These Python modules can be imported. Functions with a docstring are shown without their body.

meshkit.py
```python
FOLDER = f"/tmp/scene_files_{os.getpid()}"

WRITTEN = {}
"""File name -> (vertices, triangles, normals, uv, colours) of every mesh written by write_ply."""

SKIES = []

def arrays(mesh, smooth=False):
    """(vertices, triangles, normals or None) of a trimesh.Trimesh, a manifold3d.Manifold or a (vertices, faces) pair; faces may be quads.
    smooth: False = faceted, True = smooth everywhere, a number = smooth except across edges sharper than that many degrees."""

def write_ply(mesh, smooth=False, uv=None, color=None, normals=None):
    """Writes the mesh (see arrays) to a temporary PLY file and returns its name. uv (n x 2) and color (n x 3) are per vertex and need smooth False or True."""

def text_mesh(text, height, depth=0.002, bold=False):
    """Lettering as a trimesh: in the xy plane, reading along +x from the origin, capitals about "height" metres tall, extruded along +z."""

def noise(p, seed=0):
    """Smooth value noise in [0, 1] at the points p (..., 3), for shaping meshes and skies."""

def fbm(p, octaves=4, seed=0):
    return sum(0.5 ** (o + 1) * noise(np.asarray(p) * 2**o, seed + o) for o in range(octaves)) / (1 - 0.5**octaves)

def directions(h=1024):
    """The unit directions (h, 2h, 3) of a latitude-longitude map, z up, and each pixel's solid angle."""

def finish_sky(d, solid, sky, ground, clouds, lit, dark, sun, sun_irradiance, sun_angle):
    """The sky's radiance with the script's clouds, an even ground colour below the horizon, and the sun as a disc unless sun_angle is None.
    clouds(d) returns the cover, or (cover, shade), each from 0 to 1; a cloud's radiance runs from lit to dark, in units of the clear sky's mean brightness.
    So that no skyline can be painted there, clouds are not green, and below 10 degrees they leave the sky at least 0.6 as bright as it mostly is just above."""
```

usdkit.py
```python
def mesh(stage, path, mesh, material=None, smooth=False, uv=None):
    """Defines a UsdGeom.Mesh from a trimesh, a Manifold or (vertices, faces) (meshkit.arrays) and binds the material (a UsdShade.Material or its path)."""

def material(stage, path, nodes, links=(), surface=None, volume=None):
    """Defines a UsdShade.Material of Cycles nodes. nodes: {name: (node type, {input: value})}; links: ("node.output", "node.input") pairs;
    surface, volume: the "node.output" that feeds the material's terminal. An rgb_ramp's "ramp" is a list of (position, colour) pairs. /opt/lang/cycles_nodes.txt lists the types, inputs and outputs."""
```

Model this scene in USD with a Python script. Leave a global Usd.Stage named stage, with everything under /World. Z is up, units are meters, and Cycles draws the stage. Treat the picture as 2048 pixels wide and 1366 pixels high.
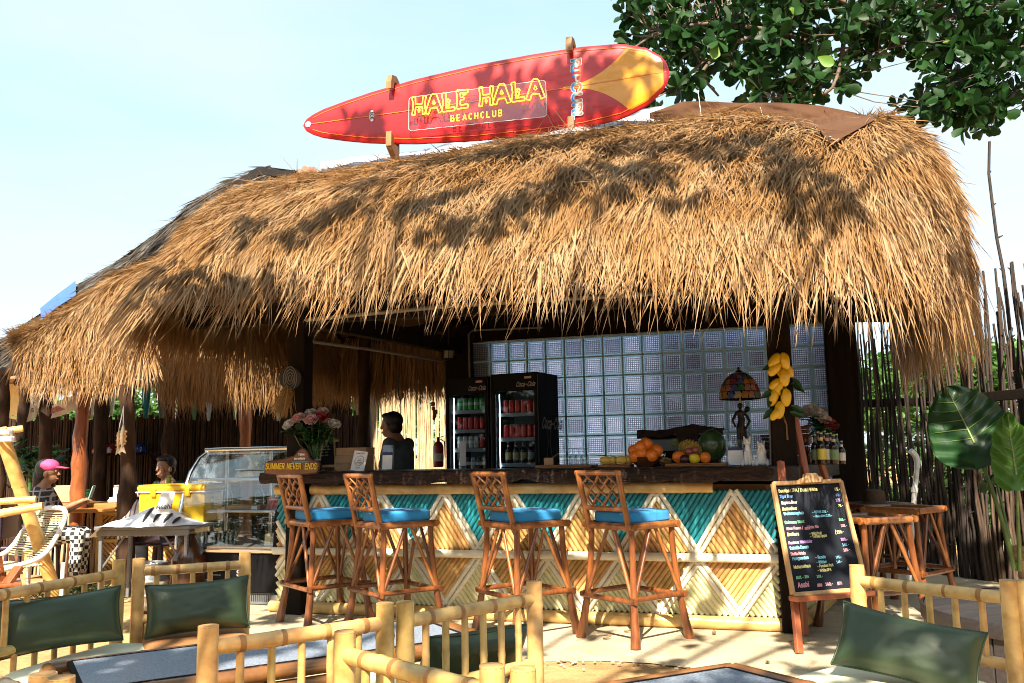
import math, random
import numpy as np, trimesh, usdkit, meshkit
from manifold3d import Manifold
from shapely.geometry import Polygon, LineString
from pxr import Usd, UsdGeom, UsdLux, UsdShade, Sdf, Gf, Vt
stage = Usd.Stage.CreateInMemory()
UsdGeom.SetStageUpAxis(stage, UsdGeom.Tokens.z); UsdGeom.SetStageMetersPerUnit(stage, 1.0)
UsdGeom.Xform.Define(stage, '/World'); UsdGeom.Scope.Define(stage, '/World/Looks')
# ---------------------------------------------------------------- camera
FPX = 1750.0; TH = math.atan(227/FPX); RO = 0.018; EYE = np.array([0, 0, 1.2])
_f = np.array([0, math.cos(TH), math.sin(TH)]); _u0 = np.array([0, -math.sin(TH), math.cos(TH)]); _r0 = np.array([1.0, 0, 0])
_R = math.cos(RO)*_r0 - math.sin(RO)*_u0; _U = math.sin(RO)*_r0 + math.cos(RO)*_u0
cam = UsdGeom.Camera.Define(stage, '/World/camera')
cam.CreateHorizontalApertureAttr(36.0); cam.CreateVerticalApertureAttr(36.0*683/1024); cam.CreateFocalLengthAttr(36.0*FPX/2048)
cam.CreateClippingRangeAttr(Gf.Vec2f(0.05, 2000)); cam.CreateExposureAttr(1.85)
cam.AddTransformOp().Set(Gf.Matrix4d(*_R, 0, *_U, 0, *(-_f), 0, *EYE, 1))
# ---------------------------------------------------------------- sky and sun (behind the camera, a little to the left)
SUNH = np.array([-0.20, -0.98]); SUNH /= np.linalg.norm(SUNH); SUNEL = math.radians(44.5)
SUN = np.array([SUNH[0]*math.cos(SUNEL), SUNH[1]*math.cos(SUNEL), math.sin(SUNEL)])      # towards the sun
usdkit.material(stage, '/World/Looks/sky_look', {
    'tc': ('texture_coordinate', {}), 'mp': ('mapping', {'scale': (1.0, 1.0, 3.0)}),
    'sky': ('sky_texture', {'sky_type': 'single_scattering', 'sun_disc': False, 'sun_elevation': SUNEL, 'sun_rotation': math.atan2(SUN[0], SUN[1]), 'air_density': 0.8, 'aerosol_density': 2.2, 'ozone_density': 1.0}),
    'n': ('noise_texture', {'scale': 1.5, 'detail': 6.0, 'roughness': 0.5}), 'rp': ('rgb_ramp', {'ramp': [(0.42, (2.15, 3.15, 3.2)), (0.72, (3.2, 3.5, 3.4))]}),
    'sx': ('separate_xyz', {}), 'mr': ('map_range', {'from_min': 0.02, 'from_max': 0.34, 'to_min': 0.85, 'to_max': 0.0, 'clamp': True}), 'hz': ('mix', {'color2': (3.3, 3.5, 3.45)}),
    'mx': ('mix', {'fac': 0.66}), 'bg': ('background_shader', {'strength': 0.1})},
    [('tc.generated', 'mp.vector'), ('mp.vector', 'n.vector'), ('n.fac', 'rp.fac'), ('tc.generated', 'sx.vector'), ('sx.z', 'mr.value'), ('mr.result', 'hz.fac'), ('rp.color', 'hz.color1'), ('hz.color', 'mx.color2'), ('sky.color', 'mx.color1'), ('mx.color', 'bg.color')], surface='bg.background')
dome = UsdLux.DomeLight.Define(stage, '/World/sky'); UsdShade.MaterialBindingAPI.Apply(dome.GetPrim()).Bind(UsdShade.Material.Get(stage, '/World/Looks/sky_look'))
dome.GetPrim().SetCustomDataByKey('label', 'pale cyan sky fading to white near the horizon'); dome.GetPrim().SetCustomDataByKey('category', 'sky'); dome.GetPrim().SetCustomDataByKey('kind', 'structure')
sun = UsdLux.DistantLight.Define(stage, '/World/sun'); sun.CreateIntensityAttr(1.25); sun.CreateAngleAttr(0.55); sun.CreateNormalizeAttr(True); sun.CreateColorAttr(Gf.Vec3f(1.0, 0.895, 0.73))
_z = SUN; _x = np.cross([0, 0, 1.0], _z); _x /= np.linalg.norm(_x); _y = np.cross(_z, _x)
sun.AddTransformOp().Set(Gf.Matrix4d(*_x, 0, *_y, 0, *_z, 0, 0, 0, 30, 1))
# ---------------------------------------------------------------- places: measured points of the photograph turned into the ground plan
def ray(x, y): return _f + _R*(x-1024)/FPX - _U*(y-683)/FPX
def P(x, y, Y): d = ray(x, y); return EYE + d*Y/d[1]
def G(x, y, z=0.0): d = ray(x, y); return EYE + d*(z-1.2)/d[2]
O = np.array([-1.8, 7.159, 0]); BU = np.array([0.957, -0.29, 0]); BU /= np.linalg.norm(BU); BV = np.array([-BU[1], BU[0], 0]); BZ = np.array([0, 0, 1.0])
BANG = math.degrees(math.atan2(BU[1], BU[0]))
def W(u, v, z=0.0): return O + BU*u + BV*v + BZ*z
def B(px, py, v):
    d = ray(px, py); t = ((O + BV*v - EYE) @ BV)/(d @ BV); return EYE + d*t
def Buv(px, py, v): q = B(px, py, v) - O; return q @ BU, q[2]
rng = np.random.default_rng(7); rnd = random.Random(11)
# ---------------------------------------------------------------- meshes as (vertices, triangles)
def join(*ms):
    ms = [m for m in ms if m is not None]; vs, fs, n = [], [], 0
    for v, f in ms: vs.append(v); fs.append(np.asarray(f)+n); n += len(v)
    return np.vstack(vs), np.vstack(fs)
def nrm(a): a = np.asarray(a, float); return a/max(np.linalg.norm(a), 1e-12)
def tube(pts, r, n=8, caps=True, squash=1.0):
    p = np.asarray(pts, float); r = np.broadcast_to(np.asarray(r, float), (len(p),)); t = np.gradient(p, axis=0) if len(p) > 2 else np.array([p[1]-p[0]]*2)
    t = t/(np.linalg.norm(t, axis=1, keepdims=True)+1e-12); a = np.cross(t[0], [0, 0, 1.0]); a = np.cross(t[0], [1.0, 0, 0]) if np.linalg.norm(a) < 0.2 else a; a = nrm(a)
    ang = np.arange(n)*2*np.pi/n; rows = []
    for k in range(len(p)):
        a = nrm(a - t[k]*(a @ t[k])); b = np.cross(t[k], a)
        rows.append(p[k] + r[k]*(np.cos(ang)[:, None]*a + squash*np.sin(ang)[:, None]*b))
    v = np.vstack(rows); i, j = np.meshgrid(np.arange(len(p)-1), np.arange(n), indexing='ij'); i, j = i.ravel(), j.ravel(); j2 = (j+1) % n
    f = np.vstack([np.stack([i*n+j, i*n+j2, (i+1)*n+j2], 1), np.stack([i*n+j, (i+1)*n+j2, (i+1)*n+j], 1)])
    if caps:
        k = np.arange(1, n-1); m = len(v); v = np.vstack([v, rows[0], rows[-1]])
        f = np.vstack([f, np.stack([m+0*k, m+k+1, m+k], 1), np.stack([m+n+0*k, m+n+k, m+n+k+1], 1)])
    return v, f
def seg(a, b, r0, r1=None, n=8): return tube([a, b], [r0, r0 if r1 is None else r1], n)
def box(sx, sy, sz, c=(0, 0, 0), rz=0.0):
    m = trimesh.creation.box([sx, sy, sz]); v = np.array(m.vertices); cz, s = math.cos(rz), math.sin(rz)
    return v @ np.array([[cz, s, 0], [-s, cz, 0], [0, 0, 1]]) + np.asarray(c, float), np.array(m.faces)
def rbox(sx, sy, sz, c=(0, 0, 0), b=0.006, rz=0.0):
    h = np.array([sx, sy, sz])/2; b = min(b, h.min()*0.9); pts = []
    for k in range(3):
        for s in np.ndindex(2, 2, 2):
            q = (np.array(s)*2-1)*h; off = np.full(3, b); off[k] = 0; pts.append(q - np.sign(q)*off)
    m = trimesh.Trimesh(np.array(pts)).convex_hull; cz, s = math.cos(rz), math.sin(rz)
    return np.array(m.vertices) @ np.array([[cz, s, 0], [-s, cz, 0], [0, 0, 1]]) + np.asarray(c, float), np.array(m.faces)
def bar(a, b, w, h, up=(0, 0, 1), bev=0.004):
    """A squared bar from a to b."""
    a, b = np.asarray(a, float), np.asarray(b, float); L = np.linalg.norm(b-a); x = (b-a)/L; y = np.cross(up, x)
    if np.linalg.norm(y) < 0.05: y = np.cross([0, 1.0, 0], x)
    y = nrm(y); z = np.cross(x, y); v, f = rbox(L, w, h, b=bev); return v @ np.array([x, y, z]) + (a+b)/2, f
def lathe(prof, n=16, c=(0, 0, 0)):
    pr = np.asarray(prof, float); a = np.arange(n)*2*np.pi/n
    v = np.stack([pr[:, 0, None]*np.cos(a), pr[:, 0, None]*np.sin(a), np.broadcast_to(pr[:, 1, None], (len(pr), n))], -1).reshape(-1, 3)
    i, j = np.meshgrid(np.arange(len(pr)-1), np.arange(n), indexing='ij'); i, j = i.ravel(), j.ravel(); j2 = (j+1) % n
    return v + np.asarray(c, float), np.vstack([np.stack([i*n+j, i*n+j2, (i+1)*n+j2], 1), np.stack([i*n+j, (i+1)*n+j2, (i+1)*n+j], 1)])
def sph(c, r, sub=2, rot=None):
    m = trimesh.creation.icosphere(sub, 1.0); v = np.array(m.vertices)*np.broadcast_to(np.asarray(r, float), (3,))
    if rot is not None: v = v @ np.asarray(rot).T
    return v + np.asarray(c, float), np.array(m.faces)
def prism(poly, d, c, right, up):
    """A polygon (in right/up coordinates) extruded by d towards the viewer (right x up)."""
    m = trimesh.creation.extrude_polygon(poly if isinstance(poly, Polygon) else Polygon(poly), d, engine='earcut')
    right, up = nrm(right), nrm(up); return np.array(m.vertices) @ np.array([right, up, np.cross(right, up)]) + np.asarray(c, float), np.array(m.faces)
def grid(nu, nv, fn):
    a = np.array([[fn(i/nu, j/nv) for j in range(nv+1)] for i in range(nu+1)]).reshape(-1, 3); i, j = np.meshgrid(np.arange(nu), np.arange(nv), indexing='ij'); k = (i*(nv+1)+j).ravel(); n = nv+1
    return a, np.vstack([np.stack([k, k+n, k+n+1], 1), np.stack([k, k+n+1, k+1], 1)])
def rot(axis, ang):
    a = nrm(axis); K = np.array([[0, -a[2], a[1]], [a[2], 0, -a[0]], [-a[1], a[0], 0]]); return np.eye(3) + math.sin(ang)*K + (1-math.cos(ang))*(K @ K)
def xf(m, R=None, t=(0, 0, 0), s=1.0):
    v = np.asarray(m[0])*s; v = v if R is None else v @ np.asarray(R).T; return v + np.asarray(t, float), m[1]
def rz(a): return rot((0, 0, 1), math.radians(a))
_tx = {}
def text(s, h, c, right, up, depth=0.002, bold=False, shear=0.0, center=False, stretch=1.0):
    if (s, bold) not in _tx:
        t = meshkit.text_mesh(s, 1.0, 1.0, bold); _tx[(s, bold)] = (np.array(t.vertices), np.array(t.faces))
    v, f = _tx[(s, bold)]; v = v*np.array([h*stretch, h, depth]); v[:, 0] += shear*v[:, 1]
    if center: v[:, 0] -= (v[:, 0].min()+v[:, 0].max())/2
    right, up = nrm(right), nrm(up); return v @ np.array([right, up, np.cross(right, up)]) + np.asarray(c, float), f
def blobs(parts, length=0.02, passes=8):
    """One smooth skin over a chain of bones [(a, ra, b, rb)]; a or b may carry three radii."""
    ms = []
    def ball(c, r): return Manifold.sphere(1.0, 20).scale(tuple(np.broadcast_to(np.asarray(r, float), (3,)).tolist())).translate(tuple(np.asarray(c, float).tolist()))
    for p in parts: ms.append(ball(p[0], p[1]) if len(p) == 2 else Manifold.batch_hull([ball(p[0], p[1]), ball(p[2], p[3])]))
    m = ms[0]
    for q in ms[1:]: m = m + q
    m = m.refine_to_length(length).to_mesh(); t = trimesh.Trimesh(m.vert_properties[:, :3], m.tri_verts, process=True)
    trimesh.smoothing.filter_taubin(t, iterations=passes); return np.array(t.vertices), np.array(t.faces)
# ---------------------------------------------------------------- prims
_used = {}
def numbered(parent, name):
    k = _used.get((parent, name), 0); _used[(parent, name)] = k+1
    return f'{parent}/{name}' if k == 0 else f'{parent}/{name}_{k:03d}'
def tag(p, label=None, cat=None, group=None, kind=None):
    for k, v in (('label', label), ('category', cat), ('group', group), ('kind', kind)):
        if v: p.SetCustomDataByKey(k, v)
    return p
class Thing:
    def __init__(s, name, label, cat, loc=(0, 0, 0), rz=0.0, group=None, kind=None):
        s.path = numbered('/World', name); x = UsdGeom.Xform.Define(stage, s.path); s.loc = np.asarray(loc, float); s.rz = rz; s.name, s.cat, s.group = name, cat, group
        x.AddTranslateOp().Set(Gf.Vec3d(*map(float, s.loc))); x.AddRotateZOp().Set(float(rz)); s.prim = tag(x.GetPrim(), label, cat, group, kind)
    def part(s, name, m, mt, parent=None, smooth=True, label=None, kind=None, at=None, turn=0.0):
        """m in the thing's own frame (or in the frame at 'at')."""
        path = numbered(parent or s.path, name); g = usdkit.mesh(stage, path, m, mt, smooth=smooth)
        if at is not None:
            g.AddTranslateOp().Set(Gf.Vec3d(*map(float, at)))
            if turn: g.AddRotateZOp().Set(float(turn))
        tag(g.GetPrim(), label, None, None, kind); return path
    def local(s, m): return (np.asarray(m[0]) - s.loc) @ rz(s.rz), m[1]
    def wpart(s, name, m, mt, parent=None, **k): return s.part(name, s.local(m), mt, parent, **k)
def single(name, label, cat, m, mt, group=None, kind=None, smooth=True, base=None):
    """A thing without parts: one mesh, its origin at its base."""
    v = np.asarray(m[0], float); c = np.array([*(v.min(0)[:2]+v.max(0)[:2])/2, v[:, 2].min()]) if base is None else np.asarray(base, float)
    g = usdkit.mesh(stage, numbered('/World', name), (v-c, m[1]), mt, smooth=smooth); g.AddTranslateOp().Set(Gf.Vec3d(*map(float, c))); tag(g.GetPrim(), label, cat, group, kind); return g
def dup(src, loc, rz=0.0, label=None, group=None, scale=None):
    t = Thing(src.name, label or src.prim.GetCustomDataByKey('label'), src.cat, loc, rz, group or src.group); t.prim.GetReferences().AddInternalReference(src.prim.GetPath()); t.prim.SetInstanceable(True); return t
# ---------------------------------------------------------------- materials
def mat(name, c1, c2=None, rough=0.6, scale=6.0, stretch=(1, 1, 1), lo=0.35, hi=0.68, bump=0.0, bscale=None, vary=0.0, island=0.0, metal=0.0, spec=0.5, coat=0.0, thin=0.0, sheen=0.0, detail=4.0, hue=0.0, emit=0.0, bdist=0.01, drough=None):
    c2 = c2 or tuple(x*0.8 for x in c1); name = name.replace(' ', '_')
    nodes = {'tc': ('texture_coordinate', {}), 'mp': ('mapping', {'scale': stretch}), 'n': ('noise_texture', {'scale': scale, 'detail': detail}),
             'rp': ('rgb_ramp', {'ramp': [(lo, c1), (hi, c2)]}), 'p': ('principled_bsdf', {'roughness': rough, 'metallic': metal, 'specular_ior_level': spec, 'coat_weight': coat, 'sheen_weight': sheen})}
    links = [('tc.object', 'mp.vector'), ('mp.vector', 'n.vector'), ('n.fac', 'rp.fac')]; col = 'rp.color'
    if vary or island:
        nodes['oi'] = ('object_info', {}) if vary else ('geometry', {}); nodes['mr'] = ('map_range', {'from_min': 0.0, 'from_max': 1.0, 'to_min': 1-(vary or island), 'to_max': 1+(vary or island)}); nodes['hs'] = ('hsv', {})
        links += [('oi.random' if vary else 'oi.random_per_island', 'mr.value'), ('mr.result', 'hs.value'), (col, 'hs.color')]; col = 'hs.color'
        if hue: nodes['mh'] = ('map_range', {'from_min': 0.0, 'from_max': 1.0, 'to_min': 0.5+hue, 'to_max': 0.5-hue}); links += [('oi.random' if vary else 'oi.random_per_island', 'mh.value'), ('mh.result', 'hs.hue')]
    links.append((col, 'p.base_color')); out = 'p.BSDF'
    if bump:
        nodes['n2'] = ('noise_texture', {'scale': bscale or scale*4, 'detail': 5.0}); nodes['b'] = ('bump', {'strength': bump, 'distance': bdist}); links += [('mp.vector', 'n2.vector'), ('n2.fac', 'b.height'), ('b.normal', 'p.normal')]
    if emit: nodes['p'][1]['emission_strength'] = emit; links.append((col, 'p.emission_color'))
    if thin:
        nodes['tl'] = ('translucent_bsdf', {}); nodes['mc'] = ('mix_closure', {'fac': thin}); links += [(col, 'tl.color'), ('p.BSDF', 'mc.closure1'), ('tl.BSDF', 'mc.closure2')]; out = 'mc.closure'
    return usdkit.material(stage, f'/World/Looks/{name}', nodes, links, surface=out)
def flat(name, c, rough=0.5, **k): return mat(name, c, tuple(x*0.88 for x in c), rough, scale=14, **k)
def emitter(name, c, s): return usdkit.material(stage, f'/World/Looks/{name}', {'e': ('emission', {'color': c, 'strength': s})}, [], surface='e.emission')
def pane(name, tint=(0.95, 0.98, 1.0), rough=0.0, ior=1.5):
    f0 = ((ior-1)/(ior+1))**2                                       # Schlick's curve on the facing term, the same from both sides of the pane
    return usdkit.material(stage, f'/World/Looks/{name}', {'t': ('transparent_bsdf', {'color': tint}), 'g': ('glossy_bsdf', {'color': (1, 1, 1), 'roughness': rough}), 'lw': ('layer_weight', {'blend': 0.5}), 'pw': ('math', {'math_type': 'power', 'value2': 4.0}), 'ma': ('math', {'math_type': 'multiply_add', 'value2': 1-f0, 'value3': f0, 'use_clamp': True}), 'm': ('mix_closure', {})},
        [('lw.facing', 'pw.value1'), ('pw.value', 'ma.value1'), ('ma.value', 'm.fac'), ('t.BSDF', 'm.closure1'), ('g.BSDF', 'm.closure2')], surface='m.closure')
# ---------------------------------------------------------------- looks
def straw(name, cols, gray=(0.30, 0.25, 0.18), amount=0.5):
    return usdkit.material(stage, f'/World/Looks/{name}', {
        'g': ('geometry', {}), 'rp': ('rgb_ramp', {'ramp': cols}), 'tc': ('texture_coordinate', {}), 'n': ('noise_texture', {'scale': 2.4, 'detail': 6.0, 'roughness': 0.65}),
        'r2': ('rgb_ramp', {'ramp': [(0.45, (0, 0, 0)), (0.75, (amount,)*3)]}), 'm': ('mix', {'color2': gray}),
        'p': ('principled_bsdf', {'roughness': 0.5, 'specular_ior_level': 0.35}), 't': ('translucent_bsdf', {}), 'mc': ('mix_closure', {'fac': 0.22})},
        [('g.random_per_island', 'rp.fac'), ('tc.object', 'n.vector'), ('n.fac', 'r2.fac'), ('r2.color', 'm.fac'), ('rp.color', 'm.color1'), ('m.color', 'p.base_color'), ('m.color', 't.color'), ('p.BSDF', 'mc.closure1'), ('t.BSDF', 'mc.closure2')], surface='mc.closure')
M = {}
M['straw'] = straw('straw_look', [(0.0, (0.28, 0.15, 0.055)), (0.2, (0.51, 0.34, 0.145)), (0.6, (0.68, 0.515, 0.265)), (0.9, (0.76, 0.635, 0.39)), (1.0, (0.81, 0.73, 0.53))], gray=(0.50, 0.40, 0.26), amount=0.45)
M['old_straw'] = straw('old_straw_look', [(0.0, (0.05, 0.04, 0.03)), (0.4, (0.20, 0.16, 0.12)), (0.8, (0.34, 0.28, 0.21)), (1.0, (0.52, 0.45, 0.35))], gray=(0.2, 0.18, 0.16))
M['thatch_core'] = mat('thatch_core_look', (0.10, 0.05, 0.018), (0.045, 0.022, 0.009), 0.9, 40, stretch=(6, 6, 1))
M['dark'] = mat('dark_timber_look', (0.014, 0.009, 0.006), (0.007, 0.0045, 0.0035), 0.8, 5, stretch=(6, 6, 0.5), bump=0.25, spec=0.12)
M['black'] = flat('black_paint_look', (0.006, 0.006, 0.007), 0.5, spec=0.1)
M['log'] = mat('log_look', (0.050, 0.024, 0.012), (0.018, 0.009, 0.005), 0.75, 5, stretch=(4, 4, 1), bump=0.5, spec=0.2)
M['log_red'] = mat('red_log_look', (0.30, 0.085, 0.02), (0.13, 0.032, 0.01), 0.4, 5, stretch=(4, 4, 1), bump=0.4, coat=0.3)
M['slab'] = mat('slab_look', (0.022, 0.010, 0.006), (0.008, 0.005, 0.003), 0.4, 7, stretch=(1, 4, 4), bump=0.5, bscale=24)
M['bark'] = mat('bark_edge_look', (0.050, 0.021, 0.010), (0.008, 0.005, 0.004), 0.6, 9, stretch=(1, 2, 5), spec=0.3, bump=0.9, bscale=22, bdist=0.03)
M['bamboo'] = mat('bamboo_look', (0.56, 0.355, 0.12), (0.34, 0.185, 0.055), 0.36, 7, stretch=(3, 3, 3), lo=0.42, hi=0.74, vary=0.16, hue=0.012, coat=0.25)
M['bamboo_pale'] = mat('pale_bamboo_look', (0.64, 0.42, 0.14), (0.48, 0.28, 0.08), 0.33, 7, stretch=(2, 2, 2), vary=0.12, hue=0.012, coat=0.2)
M['bamboo_node'] = mat('bamboo_node_look', (0.36, 0.17, 0.045), (0.22, 0.10, 0.03), 0.5, 20)
M['bamboo_end'] = mat('bamboo_end_look', (0.42, 0.24, 0.09), (0.25, 0.12, 0.045), 0.7, 30)
M['tan_slat'] = mat('tan_slat_look', (0.60, 0.36, 0.125), (0.40, 0.205, 0.06), 0.45, 7, stretch=(1.5, 1.5, 1.5), vary=0.22, hue=0.015, bump=0.1)
M['teal_slat'] = mat('teal_slat_look', (0.014, 0.23, 0.27), (0.010, 0.175, 0.21), 0.42, 12, vary=0.16)
M['slat_back'] = flat('slat_backing_look', (0.20, 0.11, 0.04), 0.8)
M['white_slat'] = mat('white_slat_look', (0.74, 0.70, 0.56), (0.62, 0.57, 0.43), 0.5, 12, vary=0.08)
M['cream_slat'] = mat('cream_slat_look', (0.66, 0.62, 0.36), (0.54, 0.51, 0.27), 0.5, 12, vary=0.14, hue=0.012)
M['stoolwood'] = mat('stool_wood_look', (0.20, 0.062, 0.015), (0.095, 0.027, 0.008), 0.3, 7, stretch=(5, 5, 1), coat=0.4, vary=0.1)
M['stoolwood_light'] = mat('stool_back_look', (0.29, 0.105, 0.025), (0.165, 0.052, 0.013), 0.3, 8, stretch=(3, 3, 1.5), coat=0.4, vary=0.12)
M['blue_cloth'] = mat('blue_cloth_look', (0.014, 0.24, 0.54), (0.010, 0.18, 0.45), 0.8, 5, bump=0.5, bscale=9, sheen=0.2)
M['green_leather'] = mat('green_leather_look', (0.027, 0.046, 0.019), (0.019, 0.034, 0.014), 0.45, 5, bump=0.15, bscale=60, coat=0.0, bdist=0.003)
M['cream_cloth'] = mat('cream_cloth_look', (0.62, 0.60, 0.44), (0.55, 0.52, 0.37), 0.8, 6, bump=0.15, bscale=10)
M['brown_cloth'] = mat('brown_cloth_look', (0.32, 0.14, 0.045), (0.24, 0.10, 0.03), 0.8, 8, bump=0.2, bscale=14)
M['stone_top'] = mat('stone_top_look', (0.24, 0.275, 0.34), (0.13, 0.155, 0.20), 0.42, 130, lo=0.40, hi=0.62, detail=2.0)
M['table_wood'] = mat('table_wood_look', (0.20, 0.085, 0.025), (0.11, 0.042, 0.013), 0.3, 6, stretch=(2, 2, 2), coat=0.3)
M['white_paint'] = flat('white_paint_look', (0.75, 0.75, 0.73), 0.35)
M['white_plastic'] = flat('white_plastic_look', (0.72, 0.72, 0.72), 0.3)
M['steel'] = mat('steel_look', (0.62, 0.61, 0.59), (0.5, 0.5, 0.49), 0.28, 14, metal=1.0)
M['chrome'] = flat('chrome_look', (0.8, 0.8, 0.82), 0.1, metal=1.0)
M['grey_metal'] = flat('grey_metal_look', (0.16, 0.17, 0.18), 0.45, metal=0.4)
M['grey_plastic'] = flat('grey_shelf_look', (0.30, 0.34, 0.38), 0.4)
M['paper'] = flat('paper_look', (0.80, 0.80, 0.82), 0.7)
M['ink'] = flat('ink_look', (0.02, 0.02, 0.025), 0.7)
M['glass'] = pane('glass_pane_look', (0.93, 0.97, 0.98))
M['glassware'] = pane('glassware_look', (0.82, 0.88, 0.9), 0.02, 1.7)
M['cable'] = flat('cable_look', (0.02, 0.02, 0.02), 0.5)
M['conduit'] = flat('conduit_look', (0.20, 0.19, 0.17), 0.6)
# ---------------------------------------------------------------- ground
def soil(name, stops, sc, bump, rough=0.95):
    return usdkit.material(stage, f'/World/Looks/{name}', {'g': ('geometry', {}), 'n': ('noise_texture', {'scale': sc, 'detail': 8.0, 'roughness': 0.62}), 'rp': ('rgb_ramp', {'ramp': stops}), 'n2': ('noise_texture', {'scale': sc*14, 'detail': 6.0}), 'n3': ('noise_texture', {'scale': 55.0, 'detail': 3.0}),
        'r3': ('rgb_ramp', {'ramp': [(0.42, (0.80,)*3), (0.6, (1.04,)*3)]}), 'mm': ('mix', {'mix_type': 'multiply', 'fac': 0.7}), 'n4': ('noise_texture', {'scale': 2.3, 'detail': 7.0, 'roughness': 0.7, 'distortion': 0.6}), 'r4': ('rgb_ramp', {'ramp': [(0.40, (0.66, 0.62, 0.57)), (0.52, (1.0,)*3)]}), 'm4': ('mix', {'mix_type': 'multiply', 'fac': 0.65}), 'b': ('bump', {'strength': bump, 'distance': 0.03}), 'p': ('principled_bsdf', {'roughness': rough, 'specular_ior_level': 0.25})},
        [('g.position', 'n.vector'), ('g.position', 'n2.vector'), ('g.position', 'n3.vector'), ('n3.fac', 'r3.fac'), ('n.fac', 'rp.fac'), ('rp.color', 'mm.color1'), ('r3.color', 'mm.color2'), ('g.position', 'n4.vector'), ('n4.fac', 'r4.fac'), ('mm.color', 'm4.color1'), ('r4.color', 'm4.color2'), ('m4.color', 'p.base_color'), ('n2.fac', 'b.height'), ('b.normal', 'p.normal')], surface='p.BSDF')
M['soil'] = soil('sandy_soil_look', [(0.3, (0.27, 0.14, 0.055)), (0.5, (0.40, 0.235, 0.10)), (0.7, (0.46, 0.31, 0.16))], 0.9, 0.5)
M['concrete'] = soil('concrete_look', [(0.3, (0.33, 0.27, 0.185)), (0.5, (0.44, 0.365, 0.25)), (0.72, (0.50, 0.43, 0.31))], 1.1, 0.16, 0.85)
def gz(x, y): return 0.02*meshkit.fbm(np.array([[x*0.8, y*0.8, 0.3]]), 3, 5)[0] - 0.012
xs = np.concatenate([[-150, -60, -25], np.linspace(-12, 12, 97), [25, 60, 150]]); ys = np.concatenate([[-150, -50, -20], np.linspace(-6, 20, 105), [30, 60, 150, 400]])
gx, gy = np.meshgrid(xs, ys, indexing='ij'); zz = np.where((np.abs(gx) < 12.1) & (gy > -6.1) & (gy < 20.1), 0.02*meshkit.fbm(np.stack([gx*0.8, gy*0.8, 0*gx], -1), 3, 5) - 0.036, -0.03)
k = (np.arange(len(xs)-1)[:, None]*len(ys) + np.arange(len(ys)-1)).ravel(); n = len(ys)
single('ground', 'sandy orange soil around the bar', None, (np.stack([gx, gy, zz], -1).reshape(-1, 3), np.vstack([np.stack([k, k+n, k+n+1], 1), np.stack([k, k+n+1, k+1], 1)])), M['soil'], kind='structure', base=(0, 0, 0))
edge = []
corners = [G(1010, 1318), G(1190, 1316), G(1300, 1322), G(1440, 1341), G(1600, 1366), np.array([3.0, 3.6, 0]), np.array([4.6, 5.2, 0]), np.array([4.9, 8.0, 0]), W(4.9, 4.0), W(-1.0, 4.2), W(-1.35, 2.0), np.array([-2.9, 7.6, 0]), np.array([-2.7, 6.4, 0]), np.array([-2.2, 4.6, 0]), np.array([-0.7, 4.05, 0])]
for a, b in zip(corners, corners[1:]+corners[:1]):
    L = np.linalg.norm((b-a)[:2]); m = max(2, int(L/0.07)); d = nrm([-(b-a)[1], (b-a)[0], 0])
    for i in range(m): q = a+(b-a)*i/m; edge.append(q + d*0.05*(meshkit.fbm(np.array([[q[0]*5, q[1]*5, 1.0]]), 3, 3)[0]-0.5) + d*0.09*(meshkit.fbm(np.array([[q[0]*1.3, q[1]*1.3, 4.0]]), 2, 3)[0]-0.5))
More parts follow.
